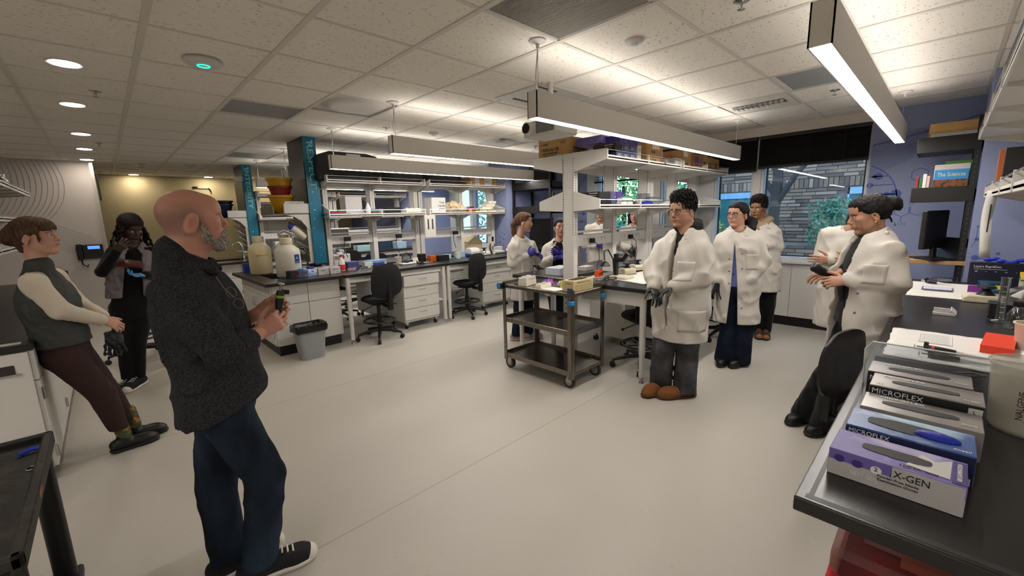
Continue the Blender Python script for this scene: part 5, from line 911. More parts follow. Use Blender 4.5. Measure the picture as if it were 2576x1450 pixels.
def hand(s, W, d, pn, lat, curl=.5, spread=.12, sz=1., thumb=(.55, .7, .35), curls=None):
    """hand on an SDF: wrist, finger direction, palm normal (where fingers curl to), lateral = thumb side"""
    W, d = V(W), unit(d); pn = unit(V(pn)-d*(V(pn)@d)); lat = V(lat); lat = unit(lat-d*(lat@d)-pn*(lat@pn))
    s.ec(W-d*.015*sz, W+d*.075*sz, (.027*sz, .018*sz), (.038*sz, .0145*sz), lat, pn, .012)
    for i, (o, L, r) in enumerate(((.029, .98, .0088), (.0095, 1.06, .0092), (-.010, 1.0, .0088), (-.028, .80, .0078))):
        b = W+d*(.082-.004*abs(i-1))*sz+lat*o*sz; a = spread*(1.5-i); D = unit(d*math.cos(a)+lat*math.sin(a)); ang = 0; cu = curls[i] if curls else curl
        for j, (l, f_) in enumerate(((.042, .75), (.027, 1.0), (.021, .8))):
            ang += cu*f_; q = D*math.cos(ang)+pn*math.sin(ang); e = b+q*l*L*sz; s.rc(b, e, r*sz*(1-.06*j), r*sz*(.94-.08*j), .004 if j else .008); b = e
    b = W+d*.018*sz+lat*.024*sz; q = unit(d*thumb[0]+lat*thumb[1]+pn*thumb[2])
    for j, (l, r) in enumerate(((.042, .0125), (.032, .0098), (.024, .0085))):
        e = b+q*l*sz; s.rc(b, e, r*sz, r*sz*.9, .008); b = e; q = unit(q*.85+d*.35+pn*.1*curl*2)
    return s
def frame(yaw, pitch=0, roll=0):
    f = V((math.cos(yaw)*math.cos(pitch), math.sin(yaw)*math.cos(pitch), math.sin(pitch))); l = V((-math.sin(yaw), math.cos(yaw), 0)); u = np.cross(f, l)
    if roll: l, u = l*math.cos(roll)+u*math.sin(roll), u*math.cos(roll)-l*math.sin(roll)
    return np.stack([f, l, u])   # rows: forward, left, up
def head_sdf(H, R, s, h, female=False, jaw=1., nose=1., fat=0., neck=None, smile=0, ear=1.):
    L = lambda x, y, z: H+s*(x*R[0]+y*R[1]+z*R[2]); S3 = lambda *r: [s*q for q in r]
    m = SDF(H-.17*s, H+.17*s, h) if neck is None else SDF(np.minimum(H-.16*s, neck-.08), np.maximum(H+.16*s, neck+.08), h)
    m.el(L(-.014, 0, .032), S3(.100, .077+fat*.3, .090), R, .01).el(L(.028, 0, -.032), S3(.062, .058*jaw+fat, .082), R, .025*s)
    for y in (-1, 1):
        m.rc(L(-.002, y*(.050+fat*.6)*jaw, -.05), L(.058, y*.016, -.096), .020*s+fat*.4, .014*s, .02*s)
        m.el(L(.056, y*.041, -.014), S3(.026, .022+fat*.5, .022), R, .02*s); m.el(L(.052, y*.034, -.045), S3(.022, .022+fat*.6, .03), R, .02*s)
    m.el(L(.066, 0, -.098), S3(.022, .022, .018), R, .018*s).rc(L(.077, -.030, .028), L(.077, .030, .028), .0125*s if not female else .010*s, .0125*s if not female else .010*s, .02*s)
    m.el(L(.062, 0, .055), S3(.032, .05, .035), R, .03*s)
    for y in (-1, 1): m.el(L(.094, y*.031, .006), S3(.016, .019, .0125), R, .012*s, True)
    m.rc(L(.086, 0, .018), L(.104, 0, -.020), .0072*s, .0105*s*nose, .012*s).el(L(.1055, 0, -.026), S3(.0115*nose, .0115*nose, .010), R, .008*s)
    for y in (-1, 1): m.el(L(.096, y*.0125*nose, -.031), S3(.010, .0075*nose, .0075), R, .006*s); m.el(L(.100, y*.006, -.037), S3(.005, .0035, .003), R, .003*s, True)
    m.el(L(.083, 0, -.055), S3(.014, .027, .016), R, .016*s)
    lz = smile*.004
    m.el(L(.0925, 0, -.0535), S3(.0085, .021, .0048), R, .004*s).el(L(.0915, 0, -.0625), S3(.0085, .018, .0058), R, .004*s)
    for y in (-1, 1): m.rc(L(.092, y*.006, -.058), L(.082, y*.025, -.0575+lz), .0016*s, .001*s, .003*s, True)
    for y in (-1, 1):   # upper and lower eyelids over the eyeball
        m.el(L(.0745, y*.031, .003), S3(.0128, .0150, .0118), R, .006*s); m.el(L(.0885, y*.031, .0015), S3(.006, .0112, .0043), R, .0025*s, True)
        e = L(-.010, y*(.078+fat*.3), -.008); A = np.stack([unit(R[0]*.95+R[2]*-.25+R[1]*y*-.25), unit(R[1]), unit(R[2])])
        m.el(e, S3(.018*ear, .0085*ear, .031*ear), A, .006*s); m.el(e+s*(.005*R[0]+y*.008*ear*R[1]), S3(.010*ear, .0065, .019*ear), A, .004*s, True); m.el(e+s*(-.002*R[0]+y*.003*R[1]-.026*R[2]), S3(.008, .006, .010), A, .006*s)
    return m, L
def person(label, j, cfg):
    J_ = {k: V(v) for k, v in JT[j].items()}; g = cfg.get; root = V(((J_['AL'][0]+J_['AR'][0])/2, (J_['AL'][1]+J_['AR'][1])/2, 0)); t = thing('person', label, 'person', root)
    s = g('s', 1.); sd = J_['SL']-J_['SR']; sd[2] = 0; sd = unit(sd); fr = V((sd[1], -sd[0], 0)); up_ = V((0, 0, 1)); hip = g('hipw', .085)*s; P = J_['P']; N = J_['N']
    hd = unit(V((*g('hip_side', sd[:2]), 0))); HL, HR = P+hd*hip, P-hd*hip; chest = N*.68+P*.32; H = J_['H']; R = frame(g('hy'), g('hp', 0), g('hr', 0)); hs = g('hs', 1.); vx = g('vox', .009)
    allp = np.stack(list(J_.values())+[HL, HR]); lo, hi = allp.min(0)-.2, allp.max(0)+.2
    skin = list(g('skin')); sk = skin_mat(j)
    # --- body: one continuous figure with head and hands
    b = SDF(lo, hi, .016)
    b.ec(P, chest, (.135*s, .095*s), (.135*s, .095*s), sd, fr, .05).ec(chest, N-(N-chest)*.25, (.14*s, .09*s), (.06*s, .05*s), sd, fr, .05)
    for a, e, w_, hp_, kn, an in ((J_['SL'], J_['EL'], J_['WL'], HL, J_['KL'], J_['AL']), (J_['SR'], J_['ER'], J_['WR'], HR, J_['KR'], J_['AR'])):
        b.rc(a, e, .042*s, .036*s, .03).rc(e, w_, .037*s, .025*s, .02).rc(hp_, kn, .07*s, .05*s, .04).rc(kn, an, .045*s, .03*s, .03)
    pcs = [b.mesh()]
    m, L = head_sdf(H, R, hs, g('hvox', .004), g('female', False), g('jaw', 1.), g('nose', 1.), g('fat', 0.), N, g('smile', 0), g('ear', 1.))
    nk = H+hs*(-.022*R[0]-.05*R[2]); m.rc(nk, N, g('neckr', .050)*hs, g('neckr', .050)*hs*1.12, .03)
    pcs.append((*m.mesh(), 1))
    HD = {}
    for sfx, sg in (('L', 1), ('R', -1)):
        hc = g('hand'+sfx)
        if hc is None: continue
        W = J_['W'+sfx]; e = J_['E'+sfx]; d = V(hc.get('d', W-e)); q = SDF(W-.17, W+.17, .0034); hz_ = hc.get('sz', 1.)*s
        if hc.get('arm'): q.rc(W+(e-W)*.35, W, .036*s, .026*s, .02)
        else: q.rc(W-unit(d)*.04, W, .025*s, .024*s, .015)
        hand(q, W, d, hc['pn'], hc['lat'], hc.get('curl', .5), hc.get('spread', .1), hz_, hc.get('thumb', (.55, .7, .35)), hc.get('curls'))
        if hc.get('glove') is None: pcs.append((*q.mesh(), 1))
        else: HD[sfx] = (q, hc['glove'])
    base, lip, ruddy, stub = (np.array(c) for c in (skin+skin[:1])[:4])
    def colf(Pv):
        q = (Pv-H)/hs; x, y, z = q@R[0], q@R[1], q@R[2]; c = np.tile(base, (len(Pv), 1)); near = (np.linalg.norm(q, axis=1) < .2)[:, None]
        def mix(c, mask, col_, a): return c+(col_-c)*(np.clip(mask, 0, 1)*a)[:, None]*near
        c = mix(c, np.exp(-((x-.06)**2+(np.abs(y)-.042)**2+(z+.022)**2)/.0006)+np.exp(-((x-.107)**2+y**2+(z+.026)**2)/.0003)+np.exp(-((x+.01)**2+(np.abs(y)-.08)**2+(z+.01)**2)/.0008), ruddy, .5)
        c = mix(c, ((np.abs(z+.0575) < .0085) & (np.abs(y) < .023-.0*np.abs(z)) & (x > .082) & (((y/.024)**2+((z+.058)/.0092)**2) < 1)).astype(float), lip, .75)
        br = (np.abs(z-(.024+.004*np.cos(y*60)-.08*np.clip(np.abs(y)-.03, 0, 1))) < g('brow', .0042)) & (np.abs(y) > .011) & (np.abs(y) < .049) & (x > .05)
        c = mix(c, br.astype(float), np.array(lin(g('browc', '#1a1412'))), .85)
        if g('stub') is not None: c = mix(c, g('stub')[0](x, y, z), np.array(lin(g('stub')[1])), g('stub')[2])
        c = mix(c, ((np.abs(z-.0068+.12*(np.abs(y)-.031)**2*60) < .0020) & (np.abs(np.abs(y)-.031) < .0145) & (x > .07)).astype(float), np.array(lin('#1c1210')), .75 if g('female') else .4)
        return c
    body = mesh_obj('body', pcs, sk, t, root, colf, 2)
    for sfx, (q, gm_) in HD.items(): mesh_obj('glove', [q.mesh()], gm_, t, root, None, 1)
    # eyes
    for y in (-1, 1):
        e = H+hs*(.0764*R[0]+y*.031*R[1]+.0018*R[2])-root; gz = unit(R[0]+g('gaze', (0, 0))[0]*R[1]+g('gaze', (0, 0))[1]*R[2]); mb = MB(); mb.sph(e, .0120*hs, 14, 10); mb.cur = 1; mb.sph(e+gz*.0066*hs, .0066*hs, 10, 8); mb.cur = 2; mb.sph(e+gz*.0104*hs, .0034*hs, 8, 6)
        mb.build('eye', [M('eye_white', '#cfc6bf', .25), M('iris_'+g('iris', '#2a1a10')[1:], g('iris', '#2a1a10'), .2), M('pupil', '#050404', .1)], body, 60)
    ctx = dict(t=t, J=J_, root=root, s=s, sd=sd, fr=fr, up=up_, HL=HL, HR=HR, P=P, N=N, chest=chest, H=H, R=R, hs=hs, L=L, vx=vx, lo=lo, hi=hi, cfg=cfg, body=body)
    for fn in cfg['wear']: fn(ctx)
    return t
# ---- garments
def put(c, name, sdf, mat, it=2, parent=None): return mesh_obj(name, [sdf.mesh()], mat, parent or c['t'], c['root'], None, it)
def trousers(mat, rt=.092, rk=.075, ra=.062, hem=.10, top=None, fold=.006, waist=(.165, .125)):
    def f(c):
        J_, s = c['J'], c['s']; d = SDF(np.minimum(c['P'], np.minimum(J_['AL'], J_['AR']))-(.3, .3, .12), np.maximum(c['P'], np.maximum(J_['KL'], J_['KR']))+(.3, .3, .25), c['vx'])
        hd = unit(c['HL']-c['HR']); f2 = V((hd[1], -hd[0], 0)); d.ec(c['P']-(0, 0, .02), c['P']+(c['N']-c['P'])*.3, (waist[0]*s, waist[1]*s), (waist[0]*.9*s, waist[1]*.95*s), hd, f2, .05)
        for hp_, k, a in ((c['HL'], J_['KL'], J_['AL']), (c['HR'], J_['KR'], J_['AR'])): d.rc(hp_, k, rt*s, rk*s, .008).rc(k, a-(0, 0, .03), rk*s, ra*s, .006)
        d.folds(fold, .085, len(mat.name)); d.cut((0, 0, hem-.03), (0, 0, -1), .004)
        put(c, 'trousers', d, mat)
    return f
def top(mat, name='coat', hem=None, hemn=(0, 0, -1), chest=(.20, .14), waist=(.19, .14), hemw=(.23, .175), sl=(.072, .062, .05), cuff=1., fold=.009, opening=None, neck=.062, collar=True, belly=0, sleeveless=False, vneck=.0, fw=.10, lapel=.05, extra=None, drop=0, cuffm=True, shoulder=None):
    """torso garment: hem height, radii, sleeves to fraction cuff of the forearm; opening=(half width at top, half width at hem, z top)"""
    def f(c):
        J_, s, N, P, sd, fr = c['J'], c['s'], c['N'], c['P'], c['sd'], c['fr']; hz_ = hem if hem is not None else P[2]-.05
        lo = np.minimum(c['lo'], P-.3); lo[2] = hz_-.06; d = SDF(lo, np.maximum(c['hi'], N+.1), c['vx'])
        low = V((P[0], P[1], hz_-.05))+fr*drop; up1 = N-(N-c['chest'])*.32
        d.ec(c['chest']-(N-P)*.05, up1, (chest[0]*s, chest[1]*s), (chest[0]*.72*s, chest[1]*.72*s), sd, fr, .05).ec(P, c['chest'], (waist[0]*s, waist[1]*s), (chest[0]*s, chest[1]*s), sd, fr, .05)
        if hz_ < P[2]: d.ec(low, P, (hemw[0]*s, hemw[1]*s), (waist[0]*s, waist[1]*s), sd, fr, .05)
        if belly: d.el(P*.6+c['chest']*.4+fr*.06, (.15*s+belly, .15*s+belly, .17*s), None, .06)
        sr = shoulder or sl[0]*.95
        for a, e, w_ in ((J_['SL'], J_['EL'], J_['WL']), (J_['SR'], J_['ER'], J_['WR'])):
            if sleeveless: d.rc(N-(0, 0, .05), N-(0, 0, .03)+(a-N)*.8, .055*s, .052*s, .05); continue
            d.rc(N-(0, 0, .05), a, .055*s, sr*s, .05)
            d.rc(a, e, sl[0]*s, sl[1]*s, .014); wq = e+(w_-e)*cuff; d.rc(e, wq, sl[1]*s, sl[2]*s, .012)
        d.folds(fold, fw, len(name)+int(abs(P[0])*10), (1, 1, .7))
        if cuffm and not sleeveless:
            for e, w_ in ((J_['EL'], J_['WL']), (J_['ER'], J_['WR'])): wq = e+(w_-e)*cuff; dd = unit(w_-e); d.rc(wq-dd*.05, wq-dd*.006, sl[2]*.9*s, sl[2]*.78*s, .004)
            for e, w_, S_ in ((J_['EL'], J_['WL'], 0), (J_['ER'], J_['WR'], 0)):
                wq = e+(w_-e)*cuff; dd = unit(w_-e); X, Y, Z = d.ax[0][:, None, None], d.ax[1][None, :, None], d.ax[2][None, None, :]
                pass
        d.cut((P[0], P[1], hz_), hemn, .004)
        # neck opening
        nd = unit(c['H']-.05*c['R'][0]-N); d.rc(N-nd*.02+fr*.012, N+nd*.14, neck*s, neck*1.05*s, .01, True)
        if opening is not None:
            w0, w1, zt = opening[:3]; off = opening[3] if len(opening) > 3 else 0; dep = opening[4] if len(opening) > 4 else .07
            def carve(X, Y, Z):
                x = (X-P[0])*sd[0]+(Y-P[1])*sd[1]-off; y = (X-P[0])*fr[0]+(Y-P[1])*fr[1]; tt = np.clip((zt-Z)/max(zt-hz_, .01), 0, 1); cl = np.clip((Z-(zt-.02))/.30, 0, 1)
                hw = w0+(w1-w0)*tt+vneck*cl*0; lean = (N-P)[:2]@fr[:2]*np.clip((Z-P[2])/(N[2]-P[2]), 0, 1); leans = (N-P)[:2]@sd[:2]*np.clip((Z-P[2])/(N[2]-P[2]), 0, 1)
                return np.maximum(np.maximum(np.abs(x-leans)-hw, (.02 if dep > .06 else .04)+lean-y), Z-(N[2]+.1))
            d.carve(carve)
        if extra: extra(d, c)
        o = put(c, name, d, mat)
        if collar:   # turned-down collar: two leaves around the neck
            n = 18; mb = []; nk = N+nd*.020
            cs = SDF(N-.16, N+.16, .006)
            for sg in (-1, 1):
                pts = [nk-fr*(neck*s-.012)+up3(c)*.022, nk+sd*sg*(neck*s+.008)+up3(c)*.016, nk+sd*sg*(neck*s*.55+.010)+fr*(neck*s+.010)-up3(c)*.035]
                for a, e in zip(pts[:-1], pts[1:]):
                    cs.rc(a, e, .012, .011, .008); cs.rc(a-up3(c)*.024+unit(a-nk)*.020, e-up3(c)*.024+unit(e-nk)*.022, .011, .010, .014)
                tip = pts[2]-up3(c)*lapel+sd*sg*lapel*.7+fr*.012; cs.rc(pts[2], tip, .013, .007, .012); cs.rc(pts[1]*.5+pts[2]*.5-up3(c)*.03+unit(pts[1]-nk)*.02, tip, .012, .007, .025)
            put(c, 'collar', cs, mat, 1, o)
        c[name] = o
    return f
BV = {}
def bvh(me):
    if me.name not in BV:
        v = np.zeros(len(me.vertices)*3, np.float32); me.vertices.foreach_get('co', v); q = np.zeros(len(me.loops), np.int32); me.loops.foreach_get('vertex_index', q); BV[me.name] = BVHTree.FromPolygons(v.reshape(-1, 3).tolist(), q.reshape(-1, 4).tolist())
    return BV[me.name]
def up3(c): return unit(c['N']-c['P'])
def proj_patch(c, garment, name, x0, x1, z0, z1, mat, nx=8, nz=8, off=.004, direc=None, shape=None, yaw=0):
    """cloth patch laid on the garment: x along the body's left, z height, seen from the front turned by yaw"""
    o = c[garment]; me = o.data; bv = bvh(me); sd, fr, P = c['sd'], c['fr'], c['P']; root = c['root']
    f2 = fr*math.cos(yaw)+sd*math.sin(yaw); s2 = sd*math.cos(yaw)-fr*math.sin(yaw); N = c['N']; Pn = []; ok = True
    for i in range(nx+1):
        for k in range(nz+1):
            x, z = x0+(x1-x0)*i/nx, z0+(z1-z0)*k/nz; tt = (z-P[2])/(N[2]-P[2]); q = P+(N-P)*tt; q = V((q[0], q[1], z))+s2*x+f2*.6-root
            h_ = bv.ray_cast(Vector(q), Vector(-f2))
            if h_[0] is None: return None
            Pn.append(h_[0]+h_[1]*off)
    F = [(i*(nz+1)+k, (i+1)*(nz+1)+k, (i+1)*(nz+1)+k+1, i*(nz+1)+k+1) for i in range(nx) for k in range(nz)]
    b = MB().add(Pn, F).build(name, mat, o, 60); m_ = b.modifiers.new('s', 'SOLIDIFY'); m_.thickness = .004; m_.offset = -1; return b
def buttons(garment, x, zs, mat=None, yaw=0):
    def f(c):
        for z in zs: proj_patch(c, garment, 'button', x-.007, x+.007, z-.007, z+.007, mat or M('coat_snap', '#8d8a84', .3, .6), 2, 2, .005, yaw=yaw)
    return f
def pocket(garment, x0, x1, z0, z1, yaw=0, mat=None): return lambda c: proj_patch(c, garment, 'pocket', x0, x1, z0, z1, mat or coat_m, yaw=yaw)
def shoes(mat, sole, L=.26, dirs=None, h=.10, w=.043, toe=None, high=0):
    def f(c):
        for k, sfx in enumerate('LR'):
            A = c['J']['A'+sfx]; d = unit(V((*(dirs[k] if dirs else c['fr'][:2]), 0))); l = V((-d[1], d[0], 0)); a0 = V((A[0], A[1], 0)); m = SDF(a0-(.3, .3, .02), a0+(.3, .3, .25), .006)
            m.rc(a0-d*.05+(0, 0, .055), a0+d*(L-.13)+(0, 0, .045), w, w*1.02, .02).rc(a0+d*(L-.15)+(0, 0, .04), a0+d*(L-.10)+(0, 0, .034), w*1.05, w*.9, .02).rc(a0+(0, 0, .06), a0-d*.01+(0, 0, h+high), w*1.02, w*.92, .02)
            m.cut((0, 0, .018), (0, 0, -1), .003).cut((0, 0, h+high), (0, 0, 1), .004); sh = put(c, 'shoe', m, mat, 1)
            q = SDF(a0-(.3, .3, .02), a0+(.3, .3, .1), .006); q.rc(a0-d*.05+(0, 0, .03), a0+d*(L-.13)+(0, 0, .03), w*1.08, w*1.12, .02).rc(a0+d*(L-.15)+(0, 0, .03), a0+d*(L-.095)+(0, 0, .03), w*1.12, w*.95, .02).cut((0, 0, .028), (0, 0, 1), .003).cut((0, 0, .001), (0, 0, -1), .002); put(c, 'sole', q, sole, 1, sh)
            if toe:
                q = SDF(a0-(.3, .3, .02), a0+(.3, .3, .1), .005); q.rc(a0+d*(L-.13)+(0, 0, .036), a0+d*(L-.095)+(0, 0, .032), w*1.02, w*.93, .02).cut((0, 0, .02), (0, 0, -1), .003).cut(a0+d*(L-.115), -d, .003); put(c, 'toe_cap', q, toe, 1, sh)
                for i in range(5):
                    pz = a0+d*(L-.155-.022*i); mb = MB().tube([pz+l*.024+V((0, 0, .085+.007*i)), pz+V((0, 0, .092+.008*i)), pz-l*.024+V((0, 0, .085+.007*i))], .004, 6); [mb.v.__setitem__(n_, tuple(V(p)-c['root'])) for n_, p in enumerate(mb.v)]; mb.build('lace', toe, sh, 60)
    return f
def hair(col, col2, style, name='hair'):
    def f(c):
        R, L, hs = c['R'], c['L'], c['hs']; S3 = lambda *r: [hs*q for q in r]; H = c['H']; h = c['cfg'].get('hvox', .004); big = .34*hs if style in ('braids', 'pony', 'long', 'lowpony') else .2*hs
        m = SDF(H-V((big, big, big*1.2)), H+V((.2, .2, .22))*hs, h*1.25); mt = hair_mat(col, col2)
        if style == 'fluffy':
            m.el(L(-.018, 0, .062), S3(.108, .090, .102), R, .01).el(L(.0, 0, .125), S3(.098, .080, .052), R, .03)
            m.el(L(.115, 0, -.045), S3(.078, .11, .100), R, .015, True); m.el(L(.02, 0, -.10), S3(.16, .16, .10), R, .02, True); m.el(L(.055, .08, -.02), S3(.05, .04, .05), R, .01, True).el(L(.055, -.08, -.02), S3(.05, .04, .05), R, .01, True)
            m.folds(.011*hs, .024, 3, (1, 1, 1)).folds(.007*hs, .012, 5, (1, 1, 1))
        else:
            m.el(L(-.016, 0, .036), S3(.108, .0855, .098), R, .01).el(L(.026, 0, .078), S3(.068, .070, .042), R, .015); m.el(L(.124, 0, -.034), S3(.078, .080, .082), R, .012, True)
            [m.el(L(.045, q_*.085, -.05), S3(.055, .045, .075), R, .01, True).el(L(.085, q_*.075, -.012), S3(.058, .05, .060), R, .01, True) for q_ in (-1, 1)]
            if style in ('bun', 'pony', 'lowpony', 'bangs'): m.el(L(-.03, 0, -.12), S3(.11, .11, .075), R, .02, True)
            if style == 'bun': m.el(L(-.128, 0, .048), S3(.042, .045, .042), R, .012); m.el(L(-.15, .0, .025), S3(.02, .03, .03), R, .01); m.rc(L(-.09, .02, -.03), L(-.115, .03, -.10), .006, .002, .004)
            if style == 'pony': m.rc(L(-.10, 0, .03), L(-.135, 0, -.03), .035*hs, .034*hs, .02).rc(L(-.135, 0, -.03), L(-.13, 0, -.13), .034*hs, .028*hs, .02).rc(L(-.13, 0, -.13), L(-.10, 0, -.25), .028*hs, .012*hs, .02)
            if style == 'lowpony': m.rc(L(-.09, .02, -.02), L(-.12, .07, -.07), .035*hs, .05*hs, .02).rc(L(-.12, .07, -.07), L(-.08, .10, -.13), .05*hs, .042*hs, .02)
            if style == 'bangs':
                m.el(L(-.098, 0, .03), S3(.055, .06, .05), R, .02).el(L(-.12, 0, .0), S3(.04, .05, .04), R, .02).el(L(-.07, 0, -.045), S3(.03, .045, .05), R, .02)
                m.el(L(.068, 0, .052), S3(.034, .064, .036), R, .015); m.rc(L(.045, .071, .05), L(.05, .078, -.045), .012*hs, .004*hs, .01).rc(L(.045, -.071, .05), L(.05, -.078, -.045), .012*hs, .004*hs, .01)
            if style == 'braids':
                m.el(L(-.02, 0, .06), S3(.108, .094, .098), R, .02).el(L(.12, 0, -.045), S3(.085, .082, .105), R, .01, True)
                for i, (x, y, dx, dy, ln) in enumerate(((.02, .085, .03, .05, .24), (-.02, .09, -.01, .07, .27), (-.06, .08, -.04, .08, .30), (-.09, .05, -.05, .05, .30), (-.10, 0, -.05, 0, .28), (-.09, -.05, -.04, -.04, .28), (-.05, -.085, -.02, -.05, .26), (.0, -.09, .02, -.03, .22), (.03, -.085, .03, -.02, .17), (.03, .09, .06, .06, .20))):
                    pr_ = L(x, y, .02)
                    for q in range(10): e = L(x+dx*(q+1)/10+.006*math.sin(q*2+i), y+dy*(q+1)/10+.006*math.cos(q*2+i), .02-ln*(q+1)/10); m.rc(pr_, e, .0125*hs, .0105*hs, .006); pr_ = e
            if style == 'long':
                for y in (-1, 1): m.rc(L(-.03, y*.08, .0), L(-.03, y*.095, -.16), .04*hs, .028*hs, .03)
                m.rc(L(-.09, 0, 0), L(-.08, 0, -.17), .06*hs, .05*hs, .04)
            m.folds(.0035*hs, .020, 2, (1, 1, .35)); m.folds(.002*hs, .009, 4, (1, 1, .3))
        put(c, name, m, mt, 0 if style == 'fluffy' else 1, c['t'])
    return f
def beard(col, col2):
    def f(c):
        R, L, hs = c['R'], c['L'], c['hs']; S3 = lambda *r: [hs*q for q in r]; m = SDF(c['H']-.16*hs, c['H']+.14*hs, .0032)
        for y in (-1, 1): m.rc(L(.022, y*.0675, -.012), L(.026, y*.062, -.060), .006*hs, .014*hs, .012).rc(L(.024, y*.058, -.066), L(.064, y*.022, -.100), .016*hs, .018*hs, .02).rc(L(.097, y*.004, -.0465), L(.084, y*.03, -.062), .0055*hs, .006*hs, .008).rc(L(.082, y*.03, -.062), L(.066, y*.03, -.09), .007*hs, .014*hs, .015)
        m.el(L(.070, 0, -.103), S3(.026, .030, .025), R, .02).rc(L(.094, 0, -.075), L(.088, 0, -.09), .006*hs, .012*hs, .01)
        m.el(L(.105, 0, -.058), S3(.022, .020, .0095), R, .006, True); m.folds(.005, .012, 3, (1, 1, .6)).folds(.003, .006, 5, (1, 1, .6)); put(c, 'beard', m, M('beard_hair', col, .8, var=(120, col2, .4, .6), bump=(260, .9)), 0)
    return f
def spectacles(mat, r=.021, wire=.0016, lens=True):
    def f(c):
        L, hs, rt = c['L'], c['hs'], c['root']; o = None; mb = MB()
        for y in (-1, 1):
            mb.tube([L(.1000, y*(.032+(r+.003)*math.cos(a)), .000+r*math.sin(a)) - rt for a in np.linspace(0, 2*PI, 21)[:-1]], wire*hs, 6, True)
            mb.tube([L(.0995, y*(.055), .004)-rt, L(.075, y*.074, .006)-rt, L(.0, y*.082, .006)-rt, L(-.02, y*.083, -.01)-rt], wire*hs*.9, 6)
        mb.tube([L(.101, -.010, .003)-rt, L(.103, 0, .006)-rt, L(.101, .010, .003)-rt], wire*hs, 6); o = mb.build('eyeglasses', mat, c['t'], 60)
        if lens:
            for y in (-1, 1): MB().add([tuple(L(.0995, y*(.032+(r+.003)*math.cos(a)), r*math.sin(a))-rt) for a in np.linspace(0, 2*PI, 21)[:-1]], [tuple(range(20))]).build('lens', thin_glass('spectacle_lens', '#f4f6f6', .05), o)
    return f
def blob(name, mat, fn, vox=.008, it=1):
    def f(c):
        m = SDF(c['lo']-.05, c['hi']+.05, vox); fn(m, c); put(c, name, m, mat, it)
    return f
